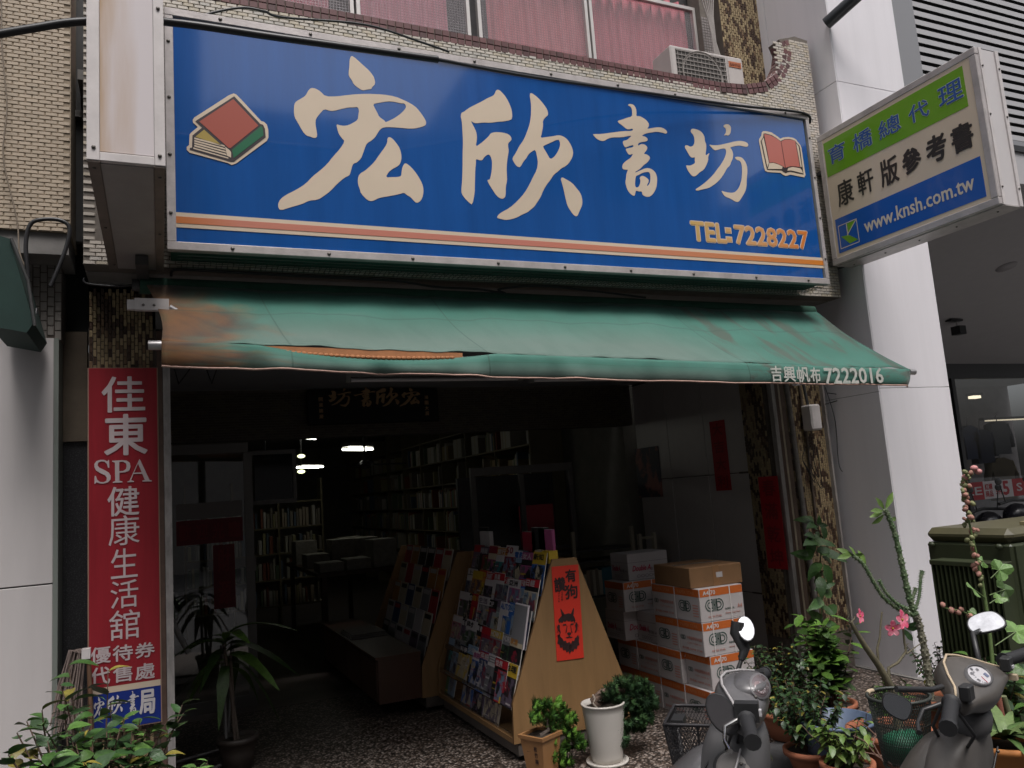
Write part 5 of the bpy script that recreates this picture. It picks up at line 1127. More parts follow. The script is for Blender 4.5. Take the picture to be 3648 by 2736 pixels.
# ================================================================ MAGAZINE RACK
wood = mat('rack_plywood', (.26,.15,.066), .42, noise=.22, scale=2.2, stretch=(6,6,.8))
wood_e = mat('rack_edge', (.17,.09,.04), .5, noise=.2, scale=5)
wood_d = mat('rack_dark_wood', (.16,.07,.03), .5, noise=.2, scale=4)
plinth_m = mat('rack_plinth', (.10,.085,.075), .5, noise=.3)
RYf, RYb = 4.58, 5.98
def rp(x, y): p = onY(x, y, RYf); return (p.x, p.z)
pan = [rp(1832,2653),rp(1827,2509),rp(1968,1993),rp(2052,1985),rp(2257,2500),rp(2262,2578)]
zb_r = pan[0][1]; pan[5] = (pan[5][0], zb_r)
def rack(name, lab, dx, dy, L, full):
    RK = thing(name, lab, 'magazine rack', (pan[0][0]+.3+dx,RYf+dy,0))
    P = [(a+dx,b) for a,b in pan]
    MB().prism([(a,RYf+dy,b) for a,b in P], (0,.018,0)).build('end_panel', wood, RK)
    MB().prism([(a,RYf+dy+L,b) for a,b in P], (0,.018,0)).build('end_panel', wood, RK)
    e = MB()
    for (a,b),(c,d) in zip(P[:3],P[1:4]):
        e.add([(a-.0015,RYf+dy+.001,b),(c-.0015,RYf+dy+.001,d),(c-.0015,RYf+dy+.017,d),(a-.0015,RYf+dy+.017,b)],[(0,1,2,3)])
    e.build('edge_band', wood_e, RK)
    y0, y1 = RYf+dy+.0185, RYf+dy+L-.001
    MB().box(P[0][0],P[5][0],y0,y1,zb_r,zb_r+.03).build('base_board', wood, RK)
    # inclined back board
    MB().prism([(P[1][0]+.11,y0,P[1][1]-.1),(P[2][0]+.085,y0,P[2][1]),(P[2][0]+.095,y0,P[2][1]),(P[1][0]+.13,y0,P[1][1]-.1)], (0,y1-y0,0)).build('back_board', wood_d, RK)
    for x in (P[0][0]+.03,): MB().box(x,P[5][0]-.03,y0-.01,y1,zb_r-.075,zb_r-.001).build('plinth', plinth_m, RK)
    for xx in (P[0][0]+.06,P[5][0]-.06):
        for yy in (y0+.06,y1-.1):
            MB().tube([(xx-.012,yy,.028),(xx+.012,yy,.028)],.026,12).build('caster', black, RK)
            MB().box(xx-.018,xx+.018,yy-.02,yy+.02,.045,zb_r-.076).build('caster_fork', alu, RK)
    return RK
RK = rack('magazine_rack', 'tapered plywood magazine rack with a red scroll on its end panel', 0, 0, RYb-RYf, True)
kx, kz = pan[1]; tx, tz = pan[2]
def slope(z): return kx+(tx-kx)*max(0,(z-kz))/(tz-kz)
tiers = []
for i in range(6):
    zb2 = (.135,.30,.465,.63,.79,.94)[i]; tiers.append((slope(zb2)+.028+.002*i, zb2))
for i,(x,z) in enumerate(tiers):
    MB().box(x-.022,x+.05,RYf+.019,RYb-.002,z-.008,z-.001).build('ledge', wood_d, RK)
    MB().box(x-.024,x-.0225,RYf+.019,RYb-.002,z-.006,z+.03).build('lip', mat('lip_acrylic',(.8,.8,.8),.05,trans=1) , RK)
ordn = ['first','second','third','fourth','fifth','sixth','seventh','eighth','ninth']
tier_n = ['bottom','second','third','fourth','fifth','top']
C_ = dict(w=(.5,.46,.46),k=(.02,.02,.022),r=(.42,.02,.03),y=(.5,.33,.03),o=(.45,.2,.04),b=(.03,.12,.38),n=(.02,.05,.15),g=(.2,.2,.21),t=(.02,.26,.27),c=(.5,.42,.3),p=(.35,.08,.2),m=(.25,.02,.04),s=(.2,.3,.42),v=(.15,.11,.16),e=(.05,.13,.05),l=(.3,.38,.36))
CN = dict(w='white',k='black',r='red',y='yellow',o='orange',b='blue',n='navy',g='grey',t='teal',c='cream',p='pink',m='dark red',s='pale blue',v='purple grey',e='green',l='pale green')
def cm(c): return mat('print_ink_'+c, C_[c], .28, noise=.06, scale=20)
def cphoto(c, c2): return mat('print_photo_'+c+c2, tuple(v*.8 for v in C_[c]), .3, col2=tuple(v*.6+.01 for v in C_[c2]), mix=(.46,.54), scale=22)
def magazine(tier, idx, n, u, w, h, base, band, pic, title, tcol, tilt=R(14), extra=0, lab=None):
    x, z = tiers[tier]; U = -Y_; V = Vector((math.sin(tilt),0,math.cos(tilt))); N = U.cross(V)
    O = Vector((x-.014-extra,u+w,z+.001))
    t = thing('magazine', lab, 'magazine', O, 'magazines in the plywood rack')
    Mx = basis(O,U,V,N); m = MB(); m.box(0,w,0,h,-.005,0,Mx); m.build('pages', mat('paper_pages',(.5,.48,.45),.8), t)
    def q(a0,a1,b0,b1,c,d,nm='cover_print'): MB().quad(*[O+U*(w*a)+V*(h*b)+N*d for a,b in ((a0,b0),(a1,b0),(a1,b1),(a0,b1))]).build(nm, cm(c), t)
    q(0,1,0,1,base,.0004,'cover')
    if band: q(0,1,.80,.985,band,.0008)
    if pic:
        # picture field: a few uneven patches, figures and caption bars
        r_ = random.Random(tier*31+idx)
        c2 = r_.choice('kgcvnwse'); a0 = r_.choice((.0,.0,.12,.3)); b1 = r_.uniform(.62,.79)
        q(a0,1,.0 if r_.random()<.5 else .1,b1,pic,.0010); bpy.data.objects[-1] if 0 else None
        MB().quad(*[O+U*(w*a)+V*(h*b)+N*.0013 for a,b in ((a0+.02,.03),(.98,.03),(.98,b1-.02),(a0+.02,b1-.02))]).build('cover_photo', cphoto(pic,c2), t)
        k = 9; cx_, cy_, R_ = r_.uniform(.4,.65), r_.uniform(.25,.45), r_.uniform(.12,.24); pts = []
        for i in range(k): a_ = i/k*6.283; rr = R_*r_.uniform(.6,1.3); pts.append((min(.97,max(.03,cx_+rr*math.cos(a_)*1.1)),min(.78,max(.02,cy_+rr*math.sin(a_)*1.2))))
        MB().add([O+U*(w*a)+V*(h*b)+N*.0016 for a,b in pts],[list(range(k))]).build('cover_photo', cphoto(r_.choice('kvcmn'),r_.choice('kgvc')), t)
        for s in range(r_.randint(2,4)):
            yy = r_.uniform(.06,.72); x_ = r_.choice((.05,.05,.55)); m_ = MB(); hh = r_.choice((.018,.018,.04))
            x2 = x_
            while x2 < x_+r_.uniform(.2,.42): ww = r_.uniform(.015,.05); m_.quad(*[O+U*(w*a)+V*(h*b)+N*.0019 for a,b in ((x2,yy),(x2+ww,yy),(x2+ww,yy+hh),(x2,yy+hh))]); x2 += ww+.012
            m_.build('cover_text', cm(r_.choice('wwkyr')), t)
    r2 = random.Random(tier*7+idx)
    if title: text(MB(),title,O+U*(w*.06)+V*(h*.81)+N*.0022,U,V,w*r2.uniform(.5,.88),h*.145,.035).build('title', cm(tcol), t)
    return t
rows = {
 5:[('v','r','g',None,'w'),('k','v','m','時尚','w'),('c','m','p',None,'w'),('w','o','t','旅行','w'),('w',None,'m','50','m'),('s','w','k','電影','b'),('k','p','p','女人','w'),('y','y','b','新知','k')],
 4:[('w',None,'g','上','k'),('y','y','o',None,'k'),('o','r','y','理財','y'),('w','r','v','SMART','w'),('w','r','g','商業','w'),('l','r','g','今週','w'),('w','w','p','亞洲','k'),('b','r','s','天下財訊','w'),('k','r','c','日經','w')],
 3:[('w','w','v',None,'k'),('k','k','k','室','w'),('r','r','y','自行','y'),('w','w','g','生活','v'),('k','k','m','TOP','w'),('g','v','l',None,'w'),('w','w','b','AUTO','b'),('b','b','s','旅','s'),('g','g','n','建築','w')],
 2:[('o','w','p',None,'r'),('v','k','v','攝影','w'),('w','w','g','財','k'),('k','k','o','讀者','w'),('m','r','v',None,'w'),('g','y','m','HOW I','w'),('g','g','k','WORK','w'),('c','c','k','家居','o')],
 1:[('k','s','t',None,'w'),('g','g','s','科','k'),('n','k','y','科學','w'),('s','s','y','少年','w'),('w','w','b','語','p'),('b','r','n','英語','w'),('w','w','g','日','g'),('k','r','r','世界','w'),('y','y','k','地理','k')],
 0:[('e','s','s',None,'w'),('o','w','b','兒童','r'),('w','r','v','未來少年','w'),('o','o','c','小行星','k')]}
for tier, L in rows.items():
    n = len(L); y0, y1 = (RYf+.03, RYb-.24)
    for i, (base, band, pic, title, tc) in enumerate(L):
        u = y1-(y1-y0-.0)*(i/(n-1)) if n > 1 else y0
        w = random.uniform(.185,.215); h = random.uniform(.235,.262) if tier != 5 else random.uniform(.26,.30)
        if tier == 0: u = (RYb-.26, RYb-.62, RYb-.83, RYf+.30)[i]; w = (.2,.21,.205,.255)[i]; h = .27
        cols = [CN[c] for c in (base, band or pic, pic)]
        cs = cols[0]+(' and '+cols[1] if cols[1] != cols[0] else (' and '+cols[2] if cols[2] != cols[0] else ''))
        lab = '%s magazine, %s from left, %s row of plywood rack' % (cs, ordn[i], tier_n[tier])
        if title == '50': lab = 'white magazine with a big 50 in the top row of the plywood rack'
        magazine(tier, i, n, u, w, h, base, band, pic, title, tc, tilt=R(15)+random.uniform(-.02,.02), extra=.0022*i if tier else .004, lab=lab)
# books lying and standing on top of the rack
topz = tz+.002; xo = tx
tops = [(.02,.30,.012,.02,'k','black book leaning at the far left end of the rack top'),(.09,.27,.03,.0,'w','white book on the rack top beside the leaning black one'),(.9,.28,.02,.0,'m','dark red book standing on the rack top'),(1.05,.31,.035,.0,'k','tall black book standing on the rack top near the scroll'),(1.16,.3,.02,.0,'p','pink and black book standing behind the yellow pair on the rack top')]
for (u,h,th,dx,c,lab) in tops:
    t = thing('book', lab, 'book', (tx+.04,RYb-u,topz)); MB().box(tx+.03+dx,tx+.03+dx+th,RYb-u-.2,RYb-u,topz-.12,topz-.12+h).build('cover', cm(c), t); MB().box(tx+.0302+dx,tx+.0298+dx+th,RYb-u-.198,RYb-u-.002,topz-.12+h,topz-.119+h).build('pages', mat('paper_pages',(0,0,0)), t)
for k,(y,c) in enumerate(((RYf+.02,'y'),(RYf+.13,'c'))):
    t = thing('book', 'yellow book with a blue lower half at the near top corner of the rack' if k==0 else 'cream and blue book beside the yellow one at the rack top', 'book', (tx+.02,y,topz-.1))
    MB().box(tx-.01,tx+.05,y,y+.10,topz-.17,topz-.03).build('lower_cover', cm('n'), t); MB().box(tx-.01,tx+.05,y,y+.10,topz-.029,topz+.05).build('upper_cover', cm(c), t)
# white-edged magazines stacked at the near end
for k in range(3):
    t = thing('magazine_stack', ('front','middle','rear')[k]+' of three white-edged journals standing at the near end of the third row', 'magazine', (0,0,0)); t.location = (tiers[3][0]-.03-.004*k,RYf+.03,tiers[3][1])
    U = -Y_; V = Vector((math.sin(R(13)),0,math.cos(R(13)))); N = U.cross(V); O = Vector((tiers[3][0]-.04-.007*k,RYf+.24-.012*k,tiers[3][1]+.01)); Mx = basis(O,U,V,N)
    MB().box(0,.2,0,.26,-.006,0,Mx).build('pages', mat('journal_edge',(.55,.5,.52),.6), t); MB().box(.002,.19,.003,.255,.0002,.0008,Mx).build('cover', cm('gvg'[k]), t)
# second rack and cabinet further back, dim
RK2 = rack('rear_magazine_rack', 'second dim magazine rack standing behind the plywood one', -.12, 1.44, 1.6, False)
tiers2 = [(x-.12,z) for x,z in tiers]
for tier in range(1,6):
    for i in range(6):
        x,z = tiers2[tier]; U = -Y_; V = Vector((math.sin(R(15)),0,math.cos(R(15)))); N = U.cross(V); O = Vector((x-.014,RYf+1.44+.28+i*.22,z)); Mx = basis(O,U,V,N)
        c = random.choice('wgkrvnco'); t = thing('magazine', 'dim %s magazine, %s from the front in the %s row of the rear rack' % (CN[c],ordn[i],tier_n[tier]), 'magazine', O, 'magazines in the rear rack')
        MB().box(0,.2,0,.25,-.006,0,Mx).build('pages', mat('paper_pages',(0,0,0)), t); MB().box(.001,.199,.001,.249,.0002,.0008,Mx).build('cover', cm(c), t)
        MB().box(.02,.18,.20,.235,.001,.0016,Mx).build('cover_print', cm(random.choice('wrk')), t)
CBN = thing('low_cabinet', 'low brown cabinet between the two racks with papers on top', 'cabinet', (1.7,6.6,0))
cwm = mat('cabinet_brown', (.07,.03,.017), .35, noise=.2, scale=3)
MB().box(1.46,1.79,6.02,8.2,.12,.44).build('body', cwm, CBN); MB().box(1.44,1.79,6.0,8.22,.441,.46).build('top', cwm, CBN)
for k in range(4): MB().box(1.452,1.459,6.04+k*.53,6.04+k*.53+.51,.14,.42).build('door', cwm, CBN)
for k in range(3):
    tag(MB().box(1.46+.01*k,1.77,6.9+.02*k,7.35,.461+k*.012,.472+k*.012).build('newspaper', mat('newsprint',(.25,.23,.21),.8,noise=.3,scale=25), None), ('bottom','middle','top')[k]+' newspaper of the pile on the low brown cabinet', 'newspaper', 'newspapers on the low cabinet')
# ---------------------------------------------------------------- red scroll with ink drawing
sc4 = lambda x,y: onY(1200+x/1.8433,1836+y/1.8433,RYf-.004)
c4 = [sc4(1410,338),sc4(1585,322),sc4(1622,935),sc4(1445,958)]
SC = thing('red_scroll', 'bright red paper scroll with black characters and an ink wolf head on the rack end', 'scroll', c4[3])
MB().prism([p+Vector((0,-.001,0)) for p in c4[::-1]],(0,.002,0)).build('paper', mat('scroll_red',(.62,.035,.018),.5,noise=.06,scale=5), SC)
ink = mat('ink_black',(.03,.012,.012),.6)
def sct(c, l, t_, r, b_):
    p = sc4((l+r)/2,(t_+b_)/2); w = sc4(r,t_).x-sc4(l,t_).x; h = sc4(l,t_).z-sc4(l,b_).z
    M_ = Vector((p.x-w/2,RYf-.0075,p.z-h/2)); text(MB(),c,M_,X_,Z_,w,h,.03).build('lettering',ink,SC)
sct('有',1500,355,1568,435); sct('狗',1498,455,1578,545); sct('讚',1428,408,1498,500)
m = MB()
for i,ch in enumerate('戊戌年春'): p = sc4(1472,515+i*15); text(m,ch,(p.x,RYf-.0075,p.z),X_,Z_,.014,.014,0); p = sc4(1452,520+i*17); text(m,ch,(p.x,RYf-.0075,p.z),X_,Z_,.012,.012,0)
m.build('small_lettering',ink,SC)
def inkshape(pts, th=.001):
    L = [((p := sc4(x,y)).x,p.z) for x,y in pts]; shape('ink_drawing',[L],basis(Vector((0,RYf-.0072,0)),X_,Z_,-Y_),ink,SC,.0006)
inkshape([(1458,705),(1452,685),(1470,665),(1482,650),(1500,648),(1520,642),(1545,650),(1556,662),(1566,690),(1560,705),(1550,690),(1542,702),(1534,690),(1520,696),(1508,688),(1497,700),(1488,692),(1478,708),(1470,700)])
for pts in ([(1478,662),(1466,612),(1474,618),(1492,646),(1488,656)],[(1535,648),(1552,606),(1556,612),(1553,656),(1545,654)]): inkshape(pts)
inkshape([(1452,715),(1464,722),(1462,745),(1470,768),(1462,772),(1452,752),(1445,735)]); inkshape([(1572,700),(1562,720),(1568,745),(1560,768),(1570,770),(1578,742),(1580,715)])
inkshape([(1482,716),(1500,712),(1510,722),(1498,722),(1486,724)]); inkshape([(1528,720),(1540,709),(1556,708),(1552,717),(1540,721)])
inkshape([(1508,728),(1512,728),(1508,765),(1500,775),(1502,760)]); inkshape([(1532,726),(1536,728),(1542,758),(1546,772),(1538,764)])
inkshape([(1510,772),(1522,766),(1538,770),(1536,782),(1526,790),(1515,784)]); inkshape([(1500,800),(1518,796),(1526,792),(1534,796),(1550,798),(1536,806),(1526,803),(1512,807)])
inkshape([(1450,790),(1462,782),(1468,800),(1480,808),(1488,825),(1502,822),(1510,838),(1524,830),(1536,842),(1545,822),(1556,826),(1562,805),(1572,800),(1578,785),(1590,800),(1588,830),(1592,850),(1578,856),(1575,878),(1560,874),(1552,895),(1540,888),(1528,912),(1520,890),(1508,900),(1500,880),(1486,886),(1480,866),(1464,868),(1460,846),(1446,842),(1452,815)])
for k in range(80):
    a_ = random.uniform(0,6.28); q_ = random.uniform(.82,1.12); cx_, cy_ = 1520+62*q_*math.cos(a_), 765+98*q_*math.sin(a_)
    if cy_ < 660: continue
    d = random.uniform(8,20); v = random.uniform(-.4,.4)
    inkshape([(cx_-1.5,cy_-1),(cx_+2,cy_+1),(cx_+math.cos(a_+v)*d,cy_+math.sin(a_+v)*d+5)])
for x in (1418,1578): p = sc4(x,318 if x>1500 else 325); 
# ================================================================ PAPER BOXES
bw_ = mat('box_white', (.46,.42,.415), .65, noise=.06, scale=6); bo = mat('box_orange', (.52,.12,.02), .6, noise=.06, scale=6)
bgx = mat('box_logo_green', (.03,.07,.055), .6); bpk = mat('box_pink_print', (.5,.22,.18), .6); brd = mat('box_red_print', (.45,.03,.08), .6); strap = mat('strap_white', (.6,.56,.54), .4)
def logo(mb, O, U, V, w):
    h = w*.5; s = w*.06
    def arc(cx, cy, r, a0, a1, k=8): return [(cx+r*math.cos(a0+(a1-a0)*i/k), cy+r*math.sin(a0+(a1-a0)*i/k)) for i in range(k+1)]
    for rr in (h*.5, h*.26):
        stroke(mb, [(w*.38,h*.5+rr)]+arc(w*.25,h*.5,rr,math.pi/2,math.pi*1.5)+[(w*.38,h*.5-rr)], s*.8, O, U, V)
        stroke(mb, [(w*.64,h*.5-rr)]+arc(w*.75,h*.5,rr,-math.pi/2,math.pi/2)+[(w*.64,h*.5+rr),(w*.64,h*.5-rr)], s*.8, O, U, V)
    for x in (.40,.47,.54,.61): stroke(mb, [(w*x,-h*.05),(w*x,h*1.05)], s*.7, O, U, V)
    stroke(mb, [(w*.47,h*.5),(w*.54,h*.5)], s, O, U, V)
BHT = .218; bxn = 0
def paper_box(x0, y0, z0, w=.36, d=.275, kind='o', front=True, side='logo', lab='', h=BHT):
    j = random.uniform(-.006,.006); x0 += j; h -= .002
    t = thing('paper_box', lab, 'box', (x0+w/2,y0+d/2,z0), 'paper boxes stacked on the arcade floor')
    MB().bbox(x0,x0+w,y0,y0+d,z0,z0+h,.003).build('carton', bw_, t)
    e = .0012
    def L_(a): return (Vector((x0-e,y0+d,z0)), -Y_, Z_, d) if a else (Vector((x0,y0-e,z0)), X_, Z_, w)
    if kind == 'o':
        for a in (0,1):
            O,U,V,W_ = L_(a); MB().quad(O+V*h*.76+U*.004,O+V*h*.76+U*(W_-.004),O+V*(h-.002)+U*(W_-.004),O+V*(h-.002)+U*.004).build('orange_band', bo, t)
        O,U,V,W_ = L_(0); O2 = O-Y_*.001
        if front:
            text(MB(),'A4 70',O2+U*W_*.08+V*h*.81,U,V,W_*.28,h*.12,.04).build('lettering', strap, t)
            m = MB(); logo(m,O2+U*W_*.12+V*h*.32,U,V,W_*.40); m.build('logo', bgx, t)
            m = MB(); text(m,'PAPER STAR',O2+U*W_*.16+V*h*.12,U,V,W_*.3,h*.06,.01); text(m,'Business Copy Paper',O2+U*W_*.56+V*h*.16,U,V,W_*.34,h*.06,.01); text(m,'A4',O2+U*W_*.84+V*h*.3,U,V,W_*.11,h*.13,.02); m.build('lettering', bpk, t)
            text(MB(),'BUSINESS 70',O2+U*W_*.56+V*h*.30,U,V,W_*.2,h*.05,.03).build('lettering', bgx, t)
            for u in (.22,.68): MB().box(x0+w*u,x0+w*u+.008,y0-.0035,y0-.0028,z0+.001,z0+h-.001).build('strap', strap, t)
        O,U,V,W_ = L_(1); O2 = O-X_*.001
        text(MB(),'PAPER STAR',O2+U*W_*.12+V*h*.82,U,V,W_*.7,h*.10,.02).build('lettering', mat('band_print_pale',(.55,.2,.08),.6), t)
        if side == 'logo':
            m = MB(); logo(m,O2+U*W_*.14+V*h*.3,U,V,W_*.48); m.build('logo', bgx, t)
            m = MB()
            for k in range(5): stroke(m,[(W_*.7,h*(.18+.08*k)),(W_*.92,h*(.18+.08*k))],.007,O2,U,V)
            m.build('small_print', bpk, t)
        else:
            m = MB(); logo(m,O2+U*W_*.08+V*h*.42,U,V,W_*.2); m.build('logo', bgx, t)
            m = MB(); text(m,'中華紙漿股份有限',O2+U*W_*.34+V*h*.44,U,V,W_*.6,h*.10,.01); text(m,'影印紙 PAPER STAR',O2+U*W_*.12+V*h*.12,U,V,W_*.8,h*.08,.01); text(m,'COPY PAPER A4',O2+U*W_*.34+V*h*.3,U,V,W_*.55,h*.06,.0); m.build('lettering', bpk, t)
        MB().box(x0-.002,x0-.0008,y0+.001,y0+.004,z0+.001,z0+h*.75).build('corner_strap', strap, t)
    else:
        for a in (0,1):
            O,U,V,W_ = L_(a); O2 = O-(X_ if a else Y_)*.0008
            text(MB(),'Double A',O2+U*W_*.1+V*h*.34,U,V,W_*.45,h*.2,.03,.35).build('lettering', brd, t)
            m = MB(); text(m,'影印紙 A4',O2+U*W_*.55+V*h*.3,U,V,W_*.38,h*.12,.01); stroke(m,[(W_*.5,h*.25),(W_*.95,h*.25)],.003,O2,U,V); text(m,'OOOOO',O2+U*W_*.2+V*h*.08,U,V,W_*.5,h*.12,.0); m.build('lettering', mat('box_grey_print',(.2,.16,.17),.6), t)
            MB().quad(O2+V*h*.66,O2+V*h*.66+U*W_,O2+V*(h*.66+.002)+U*W_,O2+V*(h*.66+.002)).build('lid_shadow_line', mat('lid_shadow',(.15,.13,.13),.8), t)  # thin dark line painted as the lid's shadow; the lid is not modelled
    return t
rown = ['floor row','second row','third row','top row']
posn = ['front corner','second from front','third from front','fourth from front']
for k in range(2):
    for i in range(4): paper_box((3.255,3.255)[k]+(.03 if k==1 and i==0 else 0), 4.446+i*.279, k*BHT, side=('logo' if (i+k)%2==0 else 'text'), lab='white and orange paper box, %s of the %s' % (posn[i],rown[k]))
for k in (2,3):
    for i in range(2): paper_box(3.25, 4.446+i*.279, k*BHT, side=('text' if (i+k)%2==0 else 'logo'), lab='white and orange paper box, %s in the %s below brown carton' % (posn[i],rown[k]))
paper_box(3.27, 5.01, 2*BHT, kind='w', w=.35, d=.27, lab='white box with pink script, third in line beside the orange boxes')
paper_box(3.16, 5.29, 2*BHT, kind='w', w=.4, d=.275, lab='white box with pink script, furthest back in the third row')
paper_box(3.14, 5.22, 3*BHT, side='logo', w=.36, d=.275, lab='white and orange paper box standing alone on the white ones')
paper_box(3.22, 5.26, 4*BHT, kind='w', w=.36, d=.25, h=.20, lab='white box with pink script, highest of all behind the brown carton')

BR_ = thing('brown_carton', 'brown cardboard carton lying on top of the orange paper boxes', 'carton', (3.45,4.7,4*BHT))
cbm = mat('cardboard', (.22,.115,.05), .8, noise=.15, scale=8)
Mx = Matrix.Translation((3.455,4.70,4*BHT-.001)) @ Matrix.Rotation(R(-3),4,'Z')
MB().bbox(-.21,.21,-.20,.26,0,.135,.004,Mx).build('body', cbm, BR_)
MB().box(-.18,.18,.02,.07,.1352,.1358,Mx).build('tape', mat('clear_tape',(.3,.24,.2),.2), BR_); MB().box(-.025,.025,-.2012,-.2005,.0,.135,Mx).build('tape', mat('carton_tape',(.25,.13,.06),.3), BR_)
MB().box(.0,.05,-.2022,-.2014,.055,.09,Mx).build('label', bw_, BR_)
# ================================================================ PLANTS
def leafm(c, name, v=.35, rough=.45):
    m = mat(name, c, rough, noise=.4, scale=35, rnd=v, bump=.25, bscale=70)
    m.node_tree.nodes['Principled BSDF'].inputs['Subsurface Weight'].default_value = 0
    return m
def leaf_geo(L, Wd, droop=.25, fold=.15, n=6, tip=1.0, base=.5):
    """leaf along +X, width Y, normal Z"""
    vs = []; fs = []
    for i in range(n+1):
        t = i/n; w = Wd*.5*(math.sin(math.pi*min(1,t**base*.98+.02))**.8)*tip if 0 < i < n else Wd*.02
        z = -droop*L*t*t; x = L*t*(1-.15*droop*t)
        vs += [(x,-w,z+fold*w),(x,0,z),(x,w,z+fold*w)]
    for i in range(n):
        a = i*3; fs += [(a,a+3,a+4,a+1),(a+1,a+4,a+5,a+2)]
    return vs, fs
def leaf_mesh(name, mats_, *a, **k):
    vs, fs = leaf_geo(*a, **k); out = []; mats_ = list(mats_ if isinstance(mats_, list) else [mats_])
    if len(mats_) > 2: mats_ = mats_*3+[leafm((.20,.17,.03),'yellowing_leaf')]
    for i_, m in enumerate(mats_):
        jr = random.Random(i_); kx_, ky_ = jr.uniform(.8,1.15), jr.uniform(.75,1.2); v2 = [(x*kx_+.0, y*ky_*(1+.10*math.sin(x*140+i_)), z*jr.uniform(.6,1.6) if 0 else z*(1+.5*math.sin(i_*2.3))+.04*x*math.sin(y*90+i_)) for x,y,z in vs]
        me = bpy.data.meshes.new(name); me.from_pydata(v2, [], fs); me.materials.append(m); me.polygons.foreach_set('use_smooth',[True]*len(fs)); out.append(me)
    return out
def orient(p, d, up=Z_, s=1, roll=0):
    d = Vector(d).normalized(); y = Vector(up).cross(d)
    if y.length < 1e-3: y = X_.cross(d)
    y.normalize(); z = d.cross(y); Rr = Matrix.Rotation(roll,3,d)
    return basis(Vector(p), (Rr@d)*s, (Rr@y)*s, (Rr@z)*s)
green_a = [leafm((.045,.11,.022),'leaf_green'), leafm((.07,.15,.03),'leaf_light_green'), leafm((.025,.065,.018),'leaf_dark_green')]
bark = mat('bark_grey', (.14,.11,.09), .85, noise=.4, scale=30, bump=.4); twig = mat('twig_brown', (.11,.07,.05), .8, noise=.3)
soil = mat('soil', (.04,.03,.022), .95, noise=.4, scale=40, bump=.6)
terra = mat('terracotta', (.32,.11,.055), .75, noise=.2, scale=8)
def pot(t, c, r, h, m, rim=.012, taper=.72, soilz=.86, name='pot'):
    prof = [(0,.002),(r*taper,.002),(r*(taper+(1-taper)*.5),h*.5),(r,h-.03),(r+rim,h-.028),(r+rim,h),(r-.008,h),(r-.014,h*soilz)]
    MB().lathe(prof, c, 28).build(name, m, t); MB().lathe([(r-.013,h*soilz),(0,h*soilz+.008)], c, 20).build('soil', soil, t)
def branchy(t, p0, n, L, spread, lm, leafn, r0=.008, up=.8, seed=0, name='stem', lsize=(.7,1.2), droop=(.0,.5), whorl=False, stems=None, wood=twig):
    r_ = random.Random(seed); S_l = []
    for i in range(n):
        a = r_.uniform(0,6.28); sp = r_.uniform(.2,1)*spread; l = L*r_.uniform(.65,1.1)
        d = Vector((math.cos(a)*sp, math.sin(a)*sp, up)).normalized()
        P = [Vector(p0)+Vector((math.cos(a),math.sin(a),0))*.02]
        for k in range(5): d = (d+Vector((r_.uniform(-.25,.25),r_.uniform(-.25,.25),r_.uniform(-.05,.15)))).normalized(); P.append(P[-1]+d*l/5)
        S_l.append(P)
    if stems: S_l = stems
    for P in S_l:
        MB().tube(P, [r0*(1-.7*i/(len(P)-1)) for i in range(len(P))], 6).build(name, wood, t)
        for j in range(leafn):
            u = .25+.75*(j/max(1,leafn-1)) if not whorl else .97; i = min(int(u*(len(P)-1)), len(P)-2); f = u*(len(P)-1)-i
            p = P[i].lerp(P[i+1], f); a = j*2.4+r_.uniform(-.3,.3); ax = (P[i+1]-P[i]).normalized()
            s1 = ax.cross(Vector((.3,.8,.1))).normalized(); s2 = ax.cross(s1)
            d = (s1*math.cos(a)+s2*math.sin(a))+ax*r_.uniform(.1,.7)+Vector((0,0,-r_.uniform(*droop)))
            inst('leaf', r_.choice(lm), t, orient(p, d, Z_, r_.uniform(*lsize), r_.uniform(-.4,.4)))
# bottom-left shrub
def PY_(x,y,Y): return onY(x,y,Y)
SH = thing('leafy_shrub', 'glossy green shrub across the bottom left corner in front of the red sign', 'shrub', (-.2,3.5,0))
lmA = leaf_mesh('leaf', green_a, .085, .042, .25, .25, 6, base=.8)
tips = [(30,2690,3.1),(60,2610,3.2),(95,2570,3.3),(150,2530,3.3),(170,2640,3.2),(215,2440,3.5),(240,2600,3.4),(245,2370,3.6),(290,2560,3.5),(330,2480,3.6),(385,2395,3.7),(395,2500,3.6),(430,2590,3.5),(440,2560,3.6),(500,2560,3.6),(520,2600,3.5),(560,2640,3.5),(600,2560,3.6),(650,2510,3.7),(655,2540,3.7),(120,2690,3.2),(200,2700,3.3),(330,2640,3.4),(400,2680,3.4),(470,2690,3.4),(540,2700,3.4),(150,2580,3.35),(270,2650,3.4),(300,2720,3.3),(470,2610,3.45),(380,2590,3.5),(590,2690,3.45),(230,2500,3.5),(60,2730,3.2)]
rr = random.Random(3); stems = []
for (x,y,Y) in tips:
    tip = onY(x,y,Y); base = onY(330+(x-330)*.45, 2900, Y-.0)
    mid = base.lerp(tip,.5)+Vector((rr.uniform(-.04,.04),rr.uniform(-.05,.05),.02)); P = []
    for k in range(6):
        u = k/5; P.append(base*(1-u)**2+mid*2*u*(1-u)+tip*u*u)
    stems.append(P)
for P in stems:
    MB().tube(P,[.006*(1-.7*k/5) for k in range(6)],6).build('stem', twig, SH)
    for j in range(8):
        u = 1-j*.085; i = min(int(u*5),4); p = P[i].lerp(P[i+1],u*5-i); a = j*2.2+rr.uniform(-.4,.4)
        d = Vector((math.cos(a),math.sin(a)*.8,rr.uniform(-.15,.75)))
        inst('leaf', rr.choice(lmA), SH, orient(p,d,Z_,rr.uniform(.65,1.15),rr.uniform(-.6,.6)))
